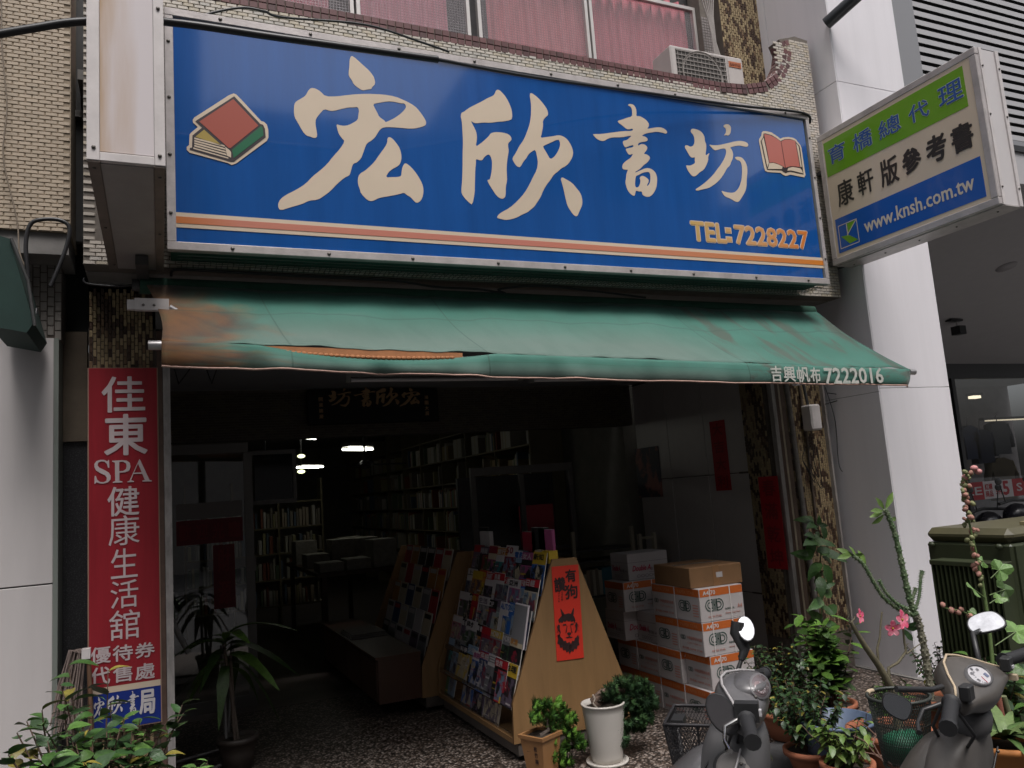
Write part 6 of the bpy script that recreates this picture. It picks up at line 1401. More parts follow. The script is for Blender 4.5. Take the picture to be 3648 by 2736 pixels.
# mop beside it
MP = thing('string_mop', 'old grey string mop hanging upside down left of the red sign', 'mop', onY(300,2330,4.85))
mh = onY(300,2325,4.85); m = MB()
for k in range(46):
    a = rr.uniform(-.10,.02); l = rr.uniform(.28,.42); s = mh+Vector((rr.uniform(-.02,.02),rr.uniform(-.03,.03),0))
    m.tube([s,s+Vector((a*.6,0,.02)),s+Vector((a*.9-.02,rr.uniform(-.02,.02),-l*.5)),s+Vector((a*1.1-.03+rr.uniform(-.02,.02),rr.uniform(-.03,.03),-l))],.0035,5)
m.build('mop_strings', mat('mop_grey',(.22,.17,.15),.95,noise=.3,scale=20), MP, kind='stuff')
MB().box(mh.x-.01,mh.x+.03,mh.y-.03,mh.y+.03,mh.z-.03,mh.z+.02).build('mop_clamp', white_dirty, MP)
MB().tube([mh+Vector((.02,0,-.02)),Vector((mh.x+.06,mh.y-.05,0.01))],.012,8).build('handle', mat('mop_handle',(.13,.07,.04),.6), MP)
# dracaena in the shade
DR = thing('dracaena', 'long-leaved green plant standing in the shade inside the entrance', 'plant', (.42,5.55,0))
for q in ([(.42,5.55,.03),(.40,5.55,.45),(.36,5.55,.78)],[(.45,5.56,.03),(.41,5.57,.4),(.40,5.56,.7)]): MB().tube([Vector(v) for v in q],.011,6).build('stem', bark, DR)
lmD = leaf_mesh('leaf', [leafm((.05,.10,.015),'dracaena_leaf'), leafm((.03,.065,.012),'dracaena_leaf_dark')], .36, .085, .95, .3, 9, base=.8)
top_ = Vector((.37,5.55,.76))
for k in range(17):
    a = k*2.4; e = .9-k*.06
    inst('leaf', lmD[k%2], DR, orient(top_+Vector((0,0,-.012*k+.06)), (math.cos(a),math.sin(a)*.7,e), Z_, rr.uniform(.7,1.05), rr.uniform(-.3,.3)))
pot(DR, Vector((.43,5.56,.004)), .12, .2, mat('pot_dark',(.05,.04,.035),.5), name='pot')
# small pale green plant at the bottom edge
p = onY(735,2725,3.6); SG2 = thing('small_plant', 'tip of a small pale green plant at the bottom edge, left of the dark floor', 'plant', (p.x,3.6,0))
lmS = leaf_mesh('leaf', [leafm((.10,.20,.05),'pale_leaf')], .06, .035, .2, .2, 5, base=.8)
branchy(SG2, p+Vector((0,0,-.25)), 6, .26, .35, lmS, 9, .004, 1.0, 5)
# ---------------------------------------------------------------- bonsai in brown square pot
c = onZ(1935,2760,0); BN = thing('podocarpus_bonsai', 'small green bonsai in a brown square pot in front of the magazine rack', 'bonsai', (c.x,c.y,0))
bpz = onY(1930,2640,c.y).z; bm_ = mat('pot_brown_glaze',(.30,.15,.06),.45,noise=.15,scale=6)
pr_ = MB(); rb2, rt2 = .060, .082
Rz = Matrix.Rotation(R(25),4,'Z')
def sq(r, z): return [Vector((c.x,c.y,z))+(Rz @ Vector((a*r,b*r,0))) for a,b in ((-1,-1),(1,-1),(1,1),(-1,1))]
PH = .23
pr_.loft([sq(rb2,.004),sq(rt2,PH-.02)],False); pr_.add(sq(rb2,.004),[(3,2,1,0)]); pr_.loft([sq(rt2+.008,PH-.02),sq(rt2+.010,PH),sq(rt2-.006,PH),sq(rt2-.008,PH-.03)],False); pr_.add(sq(rt2+.008,PH-.02),[(3,2,1,0)]); pr_.build('pot', bm_, BN)
MB().add(sq(rt2-.007,PH-.015),[(0,1,2,3)]).build('soil', soil, BN)
fc = Rz @ Vector((-1,0,0)); m = MB()
U_ = (Rz @ Vector((0,-1,0))); O_ = Vector((c.x,c.y,0))+fc*(rb2+.5*(rt2-rb2)+.003)
for i,ch in enumerate('松竹梅'): text(m,ch,O_+U_*.012+Vector((0,0,.15-i*.035))+fc*(.004-.0035*i),U_,Z_,.022,.026,.03); text(m,'吉祥',O_+U_*(-.045)+Vector((0,0,.14)),U_,Z_,.03,.02,.02) if i==0 else None
m.build('lettering', ink, BN)
def tuftm(name, m_, L, W_, n, up=.5, seed=1):
    r_ = random.Random(seed); vs = []; fs = []
    for k in range(n):
        a = k*2.4; e = up+r_.uniform(-.4,.5); d = Vector((math.cos(a),math.sin(a),e)).normalized(); y = Z_.cross(d).normalized()*W_*.5; l = L*r_.uniform(.7,1.1)
        o = len(vs); vs += [d*.002-y*.3, d*l*.5-y, d*l-Vector((0,0,l*.12)), d*l*.5+y, d*.002+y*.3]; fs.append((o,o+1,o+2,o+3,o+4))
    me = bpy.data.meshes.new(name); me.from_pydata(vs,[],fs); me.materials.append(m_); return me
tA = tuftm('leaf_tuft', leafm((.045,.115,.02),'podocarpus_leaf'), .038,.007,16); tB = tuftm('leaf_tuft', leafm((.12,.26,.035),'podocarpus_new_leaf',.2), .036,.008,14,.9,2); tC = tuftm('leaf_tuft', leafm((.02,.05,.012),'podocarpus_old_leaf'), .034,.007,14,.3,3)
def b3(x,y,dy=0): return onY(x,y,c.y+dy)
tr = [Vector((c.x,c.y,PH-.02)), b3(1955,2600), b3(1950,2560,.02), b3(1970,2530), b3(1990,2510)]
MB().tube(tr,[.014,.012,.010,.008,.005],8).build('trunk', bark, BN)
pads = [(1960,2505,70,30),(1920,2515,45,25),(1945,2555,80,25),(1990,2545,70,30),(1900,2560,25,20),(2020,2560,45,30),(1975,2590,80,30),(2015,2610,50,30),(2040,2635,45,30),(1995,2660,50,30),(1980,2700,45,40),(2010,2715,40,30),(2060,2655,25,20)]
for (x,y,w,h) in pads:
    MB().tube([tr[2],b3(x,y+6)],[.005,.002],5).build('branch', twig, BN)
    for k in range(22):
        q = b3(x+rr.uniform(-.55,.55)*w, y+rr.uniform(-.5,.5)*h, rr.uniform(-.06,.07))
        inst('leaf_tuft', rr.choice((tA,tA,tB,tC,tC)) if k>2 else tB, BN, orient(q, (rr.uniform(-.3,.3),rr.uniform(-.5,.2),1), X_, rr.uniform(.9,1.5)))
# ---------------------------------------------------------------- juniper in white pot
cw = onZ(2165,2718,0); cw.z = .004; JN = thing('juniper_bonsai', 'drooping juniper bonsai in a tall white pot beside the magazine rack', 'bonsai', cw)
pw = mat('white_glaze', (.50,.47,.43), .35, noise=.06, scale=3)
MB().lathe([(0,.014),(.088,.014),(.094,.04),(.110,.18),(.122,.29),(.126,.325),(.130,.328),(.130,.336),(.120,.337),(.117,.30)], cw, 32).build('pot', pw, JN)
MB().lathe([(.0,.0),(.118,.0),(.126,.012),(.122,.020),(.11,.012),(.0,.010)], cw, 32).build('saucer', pw, JN)
MB().lathe([(.117,.305),(.06,.33),(0,.335)], cw, 20).build('soil', soil, JN)
def j3(x,y,dy=0): return onY(x,y,cw.y+dy)
tk = [cw+Vector((-.02,0,.31)), j3(2130,2520,-.02), j3(2115,2495,.0), j3(2145,2470,-.03), j3(2200,2455,-.03), j3(2250,2460,-.02)]
MB().tube(tk,[.032,.03,.024,.026,.018,.012],8).build('trunk', mat('juniper_bark',(.15,.10,.075),.85,noise=.5,scale=25,bump=.8,bscale=40), JN)
MB().tube([j3(2112,2475,-.05),j3(2120,2490,-.05),j3(2112,2505,-.05),j3(2135,2530,-.05)],.005,6).build('dead_twig', mat('bleached_wood',(.42,.36,.3),.8), JN)
tJ = [tuftm('needle_tuft', leafm((.032,.075,.028),'juniper_leaf'), .03,.005,20,.4,4), tuftm('needle_tuft', leafm((.055,.115,.04),'juniper_light_leaf'), .028,.006,18,.7,5), tuftm('needle_tuft', leafm((.018,.04,.018),'juniper_dark_leaf'), .03,.006,18,.2,6)]
pads = [(2215,2430,45,25),(2260,2440,60,35),(2290,2475,50,45),(2250,2490,60,35),(2200,2500,45,25),(2175,2455,30,20),(2235,2530,50,35),(2285,2535,45,45),(2320,2500,25,35),(2190,2560,40,30),(2230,2585,45,30),(2200,2610,35,30),(2265,2580,35,30),(2215,2640,20,20),(2160,2575,20,20),(2300,2560,25,25),(2150,2480,15,15)]
for (x,y,w,h) in pads:
    MB().tube([tk[4],j3(x,y,.0)],[.006,.002],5).build('branch', twig, JN)
    for k in range(46):
        q = j3(x+rr.uniform(-.6,.6)*w, y+rr.uniform(-.6,.6)*h, rr.uniform(-.08,.08))
        inst('needle_tuft', rr.choice(tJ), JN, orient(q, (rr.uniform(-.5,.5),rr.uniform(-.6,.3),rr.uniform(.2,1)), X_, rr.uniform(1.0,1.6)))
# ---------------------------------------------------------------- spiny euphorbia
EY = 3.45
EU = thing('spiny_euphorbia', 'tall spiny green succulent with forked arms before the grey side wall', 'plant', onY(3330,2700,EY)*Vector((1,1,1))); EU.location.z = 0
em = mat('euphorbia_stem', (.075,.13,.055), .6, noise=.35, scale=20, col2=(.17,.2,.12), mix=(.45,.7), bump=.3)
em2 = mat('euphorbia_old_stem', (.19,.18,.13), .8, noise=.3, scale=20, bump=.5)
def ridged(P, r0, r1, m_, nm='stem', spines=True):
    Q = []; n = len(P)
    P = [Vector(p) for p in P]
    for i in range(n-1):
        a0, a1, a2, a3 = P[max(i-1,0)], P[i], P[i+1], P[min(i+2,n-1)]
        for k in range(8): t_ = k/8; Q.append(.5*((2*a1)+(a2-a0)*t_+(2*a0-5*a1+4*a2-a3)*t_*t_+(3*a1-a0-3*a2+a3)*t_**3))
    Q.append(P[-1]); N_ = len(Q); rs = [(r0+(r1-r0)*i/(N_-1))*(1+.16*math.sin(i*1.9)) for i in range(N_)]
    mb = MB(); mb.tube(Q, rs, 8)
    for i in range(1,N_,1):
        ax = (Q[i]-Q[i-1]).normalized(); s1 = ax.cross(Y_).normalized(); s2 = ax.cross(s1)
        for k in range(5):
            a = k*1.256+i*.5; d = s1*math.cos(a)+s2*math.sin(a); b_ = Q[i]+d*rs[i]*.85
            mb.ball(b_, rs[i]*.42, 5, 3); mb.tube([b_,b_+d*.012],[.0016,.0004],4)
    return mb.build(nm, m_, EU)
e3 = lambda x,y,dy=0: onY(x,y,EY+dy)
ridged([e3(3330,2700)*Vector((1,1,1)), e3(3318,2500), e3(3300,2350), e3(3275,2230), e3(3260,2190)], .022,.018, em2)
ridged([e3(3260,2190), e3(3240,2130), e3(3215,2020), e3(3190,1910), e3(3165,1840), e3(3152,1815)], .019,.011, em)
ridged([e3(3255,2190), e3(3210,2175), e3(3150,2130), e3(3110,2070), e3(3075,2010), e3(3040,1980)], .012,.009, em)
ridged([e3(3235,2170,-.01), e3(3195,2150,-.01), e3(3155,2110,-.01), e3(3132,2068,-.01)], .009,.007, em)
ridged([e3(3262,2170,.01), e3(3275,2120,.01), e3(3280,2060,.01), e3(3286,2035,.01)], .008,.009, em)
ridged([e3(3248,2140,.01), e3(3258,2110,.01), e3(3263,2095,.01)], .008,.008, em)
lmE = leaf_mesh('leaf', [leafm((.13,.22,.05),'euphorbia_leaf')], .10, .032, .15, .3, 6, base=1.1)
for (x,y,dx,dz) in ((3150,1815,-.6,.75),(3155,1812,.45,.8),(3145,1820,-1,.1),(3145,1828,-1,-.18),(3150,1832,-.8,-.5),(3172,1850,1,-.02),(3040,1980,-.9,.5),(3050,1985,-.6,.9),(3085,2010,-.4,.9),(3100,2060,.6,-.4),(3035,1975,-1,-.1),(3040,1975,.9,-.25)):
    inst('leaf', lmE[0], EU, orient(e3(x,y), (dx,rr.uniform(-.3,.3),dz), -Y_, rr.uniform(.75,1.05), rr.uniform(-.5,.5)))
pot(EU, Vector((EU.location.x,EY,.006)), .16, .26, terra)
# ---------------------------------------------------------------- desert rose
AD = thing('desert_rose', 'bare grey-branched desert rose with pink flowers between the two scooters', 'plant', onY(3200,2700,3.2)); AD.location.z = 0
a3 = lambda x,y,dy=0: onY(x,y,3.2+dy)
adm = mat('desert_rose_bark', (.12,.105,.065), .8, noise=.3, scale=14)
for P,r0,r1 in (([a3(3205,2640),a3(3195,2500),a3(3170,2440),a3(3130,2370),a3(3080,2300),a3(3050,2250),a3(3030,2215)],.026,.009),([a3(3170,2440),a3(3165,2380),a3(3200,2360),a3(3228,2320),a3(3222,2290),a3(3215,2220)],.009,.005),([a3(3130,2370),a3(3125,2310),a3(3135,2270),a3(3137,2230),a3(3142,2180)],.007,.004),([a3(3030,2215),a3(3018,2205),a3(3025,2190),a3(3015,2165)],.004,.002),([a3(3032,2216),a3(3042,2208),a3(3046,2196)],.005,.003),([a3(3230,2330),a3(3262,2305),a3(3290,2285)],.004,.002),([a3(3200,2500),a3(3175,2470),a3(3170,2430)],.014,.01)):
    MB().tube(P,[r0+(r1-r0)*i/(len(P)-1) for i in range(len(P))],8).build('branch', adm, AD)
fm = mat('petal_pink', (.62,.06,.15), .5, col2=(.75,.33,.40), mix=(.4,.65), scale=30)
def flower(p, d, s):
    M_ = orient(p, d, Z_, s); mb = MB()
    for k in range(5):
        a = k*1.2566; q = Matrix.Rotation(a,4,'X'); pts = [(0,0,0),(.004,-.010,.010),(.008,-.014,.024),(.006,-.008,.036),(.005,0,.040),(.006,.008,.036),(.008,.014,.024),(.004,.010,.010)]
        mb.add([M_ @ (q @ Vector(v)) for v in pts],[list(range(8))])
    mb.build('flower', fm, AD); MB().ball(M_ @ Vector((.004,0,0)), .005*s, 6, 4).build('flower_centre', mat('petal_centre',(.35,.22,.03),.6), AD)
flower(a3(3062,2195,-.02), (.3,-1,.1), 1.0); flower(a3(3212,2208,-.03), (.1,-1,.1), 1.35); flower(a3(3180,2238,-.03), (-.5,-1,-.2), 1.15)
lmG = leaf_mesh('leaf', [leafm((.04,.09,.03),'desert_rose_leaf')], .075, .028, .1, .2, 6, base=1.2)
for (x,y,dx,dz) in ((3225,2230,1,.05),(3225,2236,.9,-.2),(3215,2240,.3,-.5)): inst('leaf', lmG[0], AD, orient(a3(x,y),(dx,-.2,dz),-Y_,1,.3))
pot(AD, Vector((onY(3180,2700,3.2).x,3.2,.006)), .20, .24, terra)
# ---------------------------------------------------------------- climber on the pillar
CL = thing('climbing_plant', 'leafy green climber growing up the mosaic face of the right pillar', 'plant', (4.6,4.75,0))
c3 = lambda x,y,dy=0: onY(x,y,4.7+dy)
lmC = leaf_mesh('leaf', [leafm((.06,.14,.035),'climber_leaf'), leafm((.11,.21,.06),'climber_light_leaf')], .16, .075, .5, .2, 7, base=.75)
P = [c3(2960,2500),c3(2935,2350),c3(2928,2230),c3(2925,2100),c3(2922,2000),c3(2925,1930),c3(2912,1868)]
MB().tube(P,[.008,.007,.006,.006,.005,.004,.003],6).build('stem', mat('green_stem',(.06,.09,.03),.7), CL)
sp = [(2905,1870,-1,.1),(2915,1870,.9,-.2),(2900,1862,-.8,.4),(2900,1925,-1,.05),(2912,1930,-.9,-.3),(2925,1935,1,-.15),(2900,1975,-1,-.1),(2880,1972,-1,.05),(2930,1985,1,-.3),(2930,1960,.7,-.5),(2925,2005,-.7,-.4),(2935,2010,.2,-1),(2930,2040,.5,-.9),(2922,2055,-.5,-.8),(2928,2090,-.9,-.1),(2930,2110,.8,-.3),(2925,2140,-.8,-.3),(2932,2170,.6,-.6),(2930,2195,-.8,-.3),(2935,2220,.9,-.3),(2930,2250,-.7,-.7),(2938,2270,.5,-.8),(2935,2300,-.5,-.8),(2945,2310,.9,-.3),(2940,2335,-.6,-.5),(2950,2350,.6,-.7),(2905,1895,.5,-.8),(2915,1910,-.5,-.7),(2965,2300,.6,.4),(2970,2350,.8,-.2)]
for (x,y,dx,dz) in sp+[(x+rr.uniform(-14,14),y+rr.uniform(-14,14),dx*rr.uniform(-1,1),dz+rr.uniform(-.2,.9)) for (x,y,dx,dz) in sp]:
    inst('leaf', rr.choice(lmC), CL, orient(c3(x,y,rr.uniform(-.08,.0)), (dx,-.5+rr.uniform(-.5,.5),dz+.15), (rr.uniform(-.6,.6),-1,rr.uniform(0,1)), rr.uniform(.45,1.05), rr.uniform(-.6,.6)))
pot(CL, Vector((4.62,4.70,.006)), .11, .12, mat('pot_dark',(0,0,0)))
# ---------------------------------------------------------------- zz plant, bushes, pots between the scooters
def clump(name, lab, x, y, Y, n, L, spread, lm, leafn, seed, pr=.13, ph=.2, pm=None, up=.9, r0=.006, lsize=(.7,1.2), droop=(0,.4), zbase=None):
    c_ = onY(x,y,Y); t = thing(name, lab, 'plant', (c_.x,Y,0)); pm = pm or terra
    pot(t, Vector((c_.x,Y,.006)), pr, ph, pm); z = ph*.86 if zbase is None else zbase
    branchy(t, (c_.x,Y,z), n, L, spread, lm, leafn, r0, up, seed, lsize=lsize, droop=droop); return t
lmZ = leaf_mesh('leaf', [leafm((.07,.15,.02),'zz_leaf'), leafm((.04,.09,.015),'zz_leaf_dark')], .085, .034, .1, .2, 5, base=.9)
clump('upright_plant', 'upright green plant with paired oval leaves below the climber', 2975, 2600, 3.95, 17, .52, .34, leaf_mesh('leaf', [leafm((.07,.15,.02),'zz_leaf'), leafm((.04,.09,.015),'zz_leaf_dark')], .11, .045, .1, .2, 5, base=.9), 22, 11, .14, .16)
lmF = leaf_mesh('leaf', [leafm((.025,.06,.02),'bush_leaf'), leafm((.04,.095,.025),'bush_leaf_mid'), leafm((.016,.038,.013),'bush_leaf_dark')], .04, .022, .2, .2, 4, base=.9)
clump('small_leaved_bush', 'dense dark small-leaved bush behind the left scooter', 2810, 2620, 4.0, 46, .40, .8, lmF, 30, 12, .15, .16)
clump('small_leaved_bush', 'lower dark bush spilling over a terracotta pot right of the left scooter', 2890, 2700, 3.5, 40, .40, 1.0, lmF, 26, 13, .13, .12)
lmP = leaf_mesh('leaf', [leafm((.13,.20,.04),'croton_leaf'), leafm((.07,.13,.025),'croton_green')], .065, .026, .25, .25, 5, base=.9)
clump('pale_leaved_plant', 'small plant with pale yellow-green leaves between the scooters', 3010, 2650, 3.15, 16, .25, .9, lmP, 12, 14, .12, .16)
clump('small_green_plant', 'green sprawling plant beside the wire basket of the right scooter', 3150, 2620, 3.6, 20, .24, 1.1, lmZ, 14, 15, .12, .14, lsize=(.4,.8))
clump('leafy_bush', 'green bush with pointed leaves behind the handle grip of the right scooter', 3540, 2560, 3.0, 24, .36, .8, leaf_mesh('leaf', green_a, .10, .04, .3, .2, 6, base=.8), 11, 16, .14, .2)
clump('feathery_plant', 'fine-leaved plant at the foot of the spiny succulent', 3380, 2560, 3.6, 24, .32, .7, lmF, 18, 17, .13, .2, lsize=(.6,1.0))
lmV = leaf_mesh('leaf', [leafm((.10,.15,.05),'striped_leaf'), leafm((.06,.11,.03),'striped_leaf_dark')], .30, .045, .5, .35, 8, base=.6)
VP = thing('striped_plant', 'long striped leaves in the bottom right corner', 'plant', (onY(3590,2700,2.6).x,2.6,0))
pc = onY(3600,2780,2.6)
for k in range(22): a = k*2.4; inst('leaf', lmV[k%2], VP, orient(Vector((pc.x,2.6,.32)),(math.cos(a),math.sin(a),.5+.03*k),Z_,rr.uniform(.7,1.1),rr.uniform(-.3,.3)))
pot(VP, Vector((pc.x,2.6,.006)), .16, .32, mat('pot_orange',(.42,.16,.04),.7))
t = thing('blue_basin', 'old blue grey basin under the pale yellow-green plant', 'basin', (onY(2990,2650,3.4).x,3.4,0)); MB().lathe([(0,.01),(.15,.01),(.19,.26),(.2,.265),(.2,.28),(.185,.28),(.18,.2),(0,.19)],(onY(2990,2650,3.4).x,3.4,.0),24).build('bowl', mat('basin_blue',(.10,.14,.22),.5,noise=.3), t)
# dry twigs
tw = thing('dry_twigs', 'bare brown twigs sticking out left of the wire basket', 'twigs', onY(3120,2700,3.0)); 
for (P) in ([(3190,2720),(3140,2640),(3090,2590),(3050,2560)],[(3190,2730),(3120,2690),(3080,2640),(3040,2620)],[(3150,2720),(3110,2650),(3125,2600),(3105,2560)],[(3200,2720),(3180,2700),(3130,2690),(3080,2680)]):
    MB().tube([onY(x,y,2.95) for x,y in P],[.005,.004,.003,.0015],5).build('twig', mat('dry_twig',(.22,.13,.1),.8), tw)
# ---------------------------------------------------------------- hollyhock
HY = 2.9
HO = thing('hollyhock', 'tall hollyhock with lobed leaves and dried pink buds before the green cabinet', 'plant', onY(3560,2700,HY)); HO.location.z = 0
h3 = lambda x,y,dy=0: onY(x,y,HY+dy)
gs = mat('hollyhock_stem', (.12,.18,.06), .6, noise=.2)
P = [h3(3555,2700),h3(3545,2500),h3(3535,2350),h3(3520,2200),h3(3500,2080),h3(3475,1960),h3(3450,1850),h3(3437,1760),h3(3440,1680)]
MB().tube(P,[.012,.011,.010,.009,.008,.006,.005,.004,.003],8).build('stem', gs, HO)
P2 = [h3(3527,2230),h3(3480,2200),h3(3420,2175),h3(3360,2165)]; MB().tube(P2,[.005,.004,.003,.002],6).build('stem', gs, HO)
def lobed(name, m_, r):
    vs = [(0,0,0)]; n = 35
    for i in range(n): a = -2.75+5.5*i/(n-1); q = r*(.62+.38*abs(math.cos(a*1.75)))*(1+.04*math.sin(i*2.1)); vs.append((q*math.cos(a)+.01,q*math.sin(a),-.25*r*abs(math.sin(a*1.75))))
    me = bpy.data.meshes.new(name); me.from_pydata(vs,[],[(0,i,i+1) for i in range(1,n)]); me.materials.append(m_); return me
lb = [lobed('leaf', leafm((.09,.17,.045),'hollyhock_leaf'), .075), lobed('leaf', leafm((.12,.21,.06),'hollyhock_leaf_light'), .065)]
for (x,y,px,py,s) in ((3560,2030,3530,2060,.8),(3580,2100,3525,2120,.9),(3470,2100,3510,2130,.7),(3620,2250,3545,2300,1.1),(3490,2210,3525,2240,.9),(3590,2350,3540,2330,1.15),(3480,2190,3520,2220,.7),(3500,2000,3480,1990,.5),(3600,2430,3550,2400,1.0),(3555,2130,3525,2150,.6)):
    a_, b_ = h3(px,py), h3(x,y,rr.uniform(-.08,.03)); MB().tube([a_,b_],.003,5).build('leaf_stalk', gs, HO)
    inst('leaf', rr.choice(lb), HO, orient(b_, (b_-a_)+Vector((0,-.02,-.03)), (rr.uniform(-.3,.3),-1,.7), s, rr.uniform(-.3,.3)))
bud = [mat('dry_bud_pink',(.38,.19,.15),.8,noise=.3,rnd=.2), mat('bud_green',(.19,.2,.09),.7,noise=.3,rnd=.2)]
def budm(m_, r): 
    mb = MB(); mb.ball((0,0,0),r,7,5,(.9,.9,1.15)); 
    for k in range(5): a=k*1.26; mb.tube([(0,0,-r*.8),(r*1.1*math.cos(a),r*1.1*math.sin(a),r*.4)],[r*.2,.0005],4)
    o = mb.build('bud', m_); d = o.data; bpy.data.objects.remove(o); return d
bds = [budm(bud[0],.014), budm(bud[1],.013)]
for k in range(64):
    u = (k/63)**.9; i = 4+u*3.95; j = int(i); p = P[min(j,8)].lerp(P[min(j+1,8)], i-j)
    inst('bud', bds[0 if rr.random()<.45 else 1], HO, orient(p+Vector((rr.uniform(-.03,.03),rr.uniform(-.025,.025),rr.uniform(-.01,.01))),(rr.uniform(-1,1),rr.uniform(-1,1),.8),Z_,rr.uniform(.7,1.15)))
for k in range(9): i = k/8*2.9; j = int(i); p = P2[j].lerp(P2[min(j+1,3)],i-j); inst('bud', bds[0], HO, orient(p+Vector((rr.uniform(-.02,.02),0,rr.uniform(-.02,.02))),(rr.uniform(-1,1),rr.uniform(-1,0),.8),Z_,rr.uniform(.8,1.2)))
for (x,y) in ((3470,1668),(3485,1680),(3440,1700)): MB().ball(h3(x,y),.020,8,5,(1,1,.8)).build('flower', mat('holly_pink',(.55,.25,.24),.7,noise=.3,scale=30), HO)
pot(HO, Vector((onY(3560,2700,HY).x,HY,.006)), .15, .24, mat('pot_terracotta_b',(.3,.12,.06),.8))
# wooden stakes
for (a_,b_,lab) in (((3545,2420),(3600,2720),'red-brown stake leaning left behind the right scooter'),((3575,2480),(3640,2700),'pale green stake behind the right scooter grip')):
    tag(MB().tube([onY(*a_,2.8),onY(*b_,2.8)],.014,8).build('garden_stake', mat('stake_red',(.25,.09,.06),.7) if 'red' in lab else mat('stake_green',(.14,.16,.08),.7), None), lab, 'stake', 'stakes among the pots')
# ================================================================ GREEN TRANSFORMER CABINET
TY = 3.3
TR = thing('transformer_cabinet', 'olive green street transformer cabinet with cooling fins behind the hollyhock', 'cabinet', (5.0,3.6,0))
tg = mat('olive_paint', (.034,.042,.020), .45, noise=.25, scale=3, bump=.05)
x0 = 4.42; yf, yb = 3.07, 3.62; zt_ = 1.185
MB().bbox(x0,x0+2.2,yf,yb,.0,zt_-.087,.012).build('housing', tg, TR)
MB().bbox(x0-.004,x0+2.204,yf-.006,yb+.006,zt_-.085,zt_,.035).build('lid', mat('olive_lid',(.075,.068,.033),.55,noise=.3,scale=6), TR)
fz = 1.004
MB().bbox(x0-.125,x0-.001,yf+.005,yb-.10,fz-.03,fz,.004).build('fin_cap', tg, TR)
y = yf+.012
while y < yb-.115: MB().box(x0-.12,x0-.001,y,y+.010,.12,fz-.031).build('cooling_fin', tg, TR); y += .030
MB().box(x0+.02,x0+.5,yf-.012,yf-.001,.35,zt_-.1).build('door', tg, TR); MB().box(x0+.53,x0+1.2,yf-.012,yf-.001,.10,zt_-.3).build('door', tg, TR)
for (x,y) in ((x0-.02,yf+.06),(x0-.02,yb-.05)): MB().ball((x,y,zt_-.10),.024,8,5,(.7,1,.7)).build('lifting_lug', tg, TR)
MB().box(x0+.25,x0+.36,yf+.05,yf+.1,zt_+.001,zt_+.02).build('lid_clip', mat('clip_brass',(.3,.26,.14),.5), TR)
# scooters parked behind the cabinet, dark against the window
def far_scooter(x, y, Y, lab):
    c = onY(x,y,Y); t = thing('far_scooter', lab, 'scooter', (c.x,Y,0), 'dark scooters by the shop window')
    k = MB(); k.smooth = True; k.ball(c+Vector((0,0,-.15)),.2,12,8,(1.1,.8,.9)); k.build('front_cover', mat('dark_scooter_paint',(.015,.015,.02),.25), t)
    MB().tube([c+Vector((-.33,0,.04)),c+Vector((0,.05,.07)),c+Vector((.33,0,.04))],.02,8).build('handlebar', black, t)
    for s in (-1,1):
        MB().tube([c+Vector((s*.2,0,.06)),c+Vector((s*.26,0,.28))],.008,6).build('mirror_stem', black, t); MB().ball(c+Vector((s*.28,0,.33)),.06,10,6,(1.2,.3,.8)).build('mirror', black, t)
    MB().box(c.x-.12,c.x+.12,Y+.1,Y+1.2,c.z-.35,c.z-.2).build('seat', black, t); MB().tube([(c.x-.06,Y-.25,.24),(c.x+.06,Y-.25,.24)],.24,20).build('wheel', black, t); MB().tube([(c.x-.06,Y+1.0,.24),(c.x+.06,Y+1.0,.24)],.24,20).build('wheel', black, t)
    MB().box(c.x-.1,c.x+.1,Y-.1,Y+1.1,.2,c.z-.351).build('body', mat('dark_scooter_paint',(0,0,0)), t)
far_scooter(3520,1830,7.2,'dark scooter below the sale banner, left one'); far_scooter(3620,1800,7.0,'dark scooter below the sale banner at the very right edge'); 
# ================================================================ SCOOTERS
grey_s = mat('scooter_grey', (.13,.126,.13), .36, metal=.25, noise=.35, scale=9, bump=.06, coat=.25)
grey_i = mat('scooter_inner_grey', (.085,.083,.085), .55, noise=.2, scale=4)
brown_s = mat('scooter_taupe', (.085,.076,.068), .4, noise=.3, scale=8, coat=.15)
taupe2 = mat('scooter_legshield', (.115,.105,.097), .5, noise=.45, scale=6)
rubber = mat('grip_rubber', (.018,.018,.02), .6)
cream_trim = mat('trim_cream', (.45,.36,.25), .5)
mirror_g = mat('mirror_glass', (.34,.345,.37), .04, metal=1, noise=.3, scale=30)
dialw = mat('dial_white', (.55,.54,.56), .4); chrome = mat('chrome', (.6,.58,.56), .15, metal=1)
def SE(cx, cy, cz, a, b, n=16, e=2.6, ax='x'):
    """superellipse ring; ax = the axis it is perpendicular to"""
    out = []
    for k in range(n):
        t = 2*math.pi*k/n; c_, s_ = math.cos(t), math.sin(t); u = a*math.copysign(abs(c_)**(2/e),c_); v = b*math.copysign(abs(s_)**(2/e),s_)
        out.append(Vector((cx,cy+u,cz+v)) if ax == 'x' else (Vector((cx+u,cy,cz+v)) if ax == 'y' else Vector((cx+u,cy+v,cz))))
    return out
def frame_of(o, heading):
    f = Vector((heading[0],heading[1],0)).normalized(); l = Vector((-f.y,f.x,0)); return basis(Vector((o[0],o[1],0)), f, l, Z_)
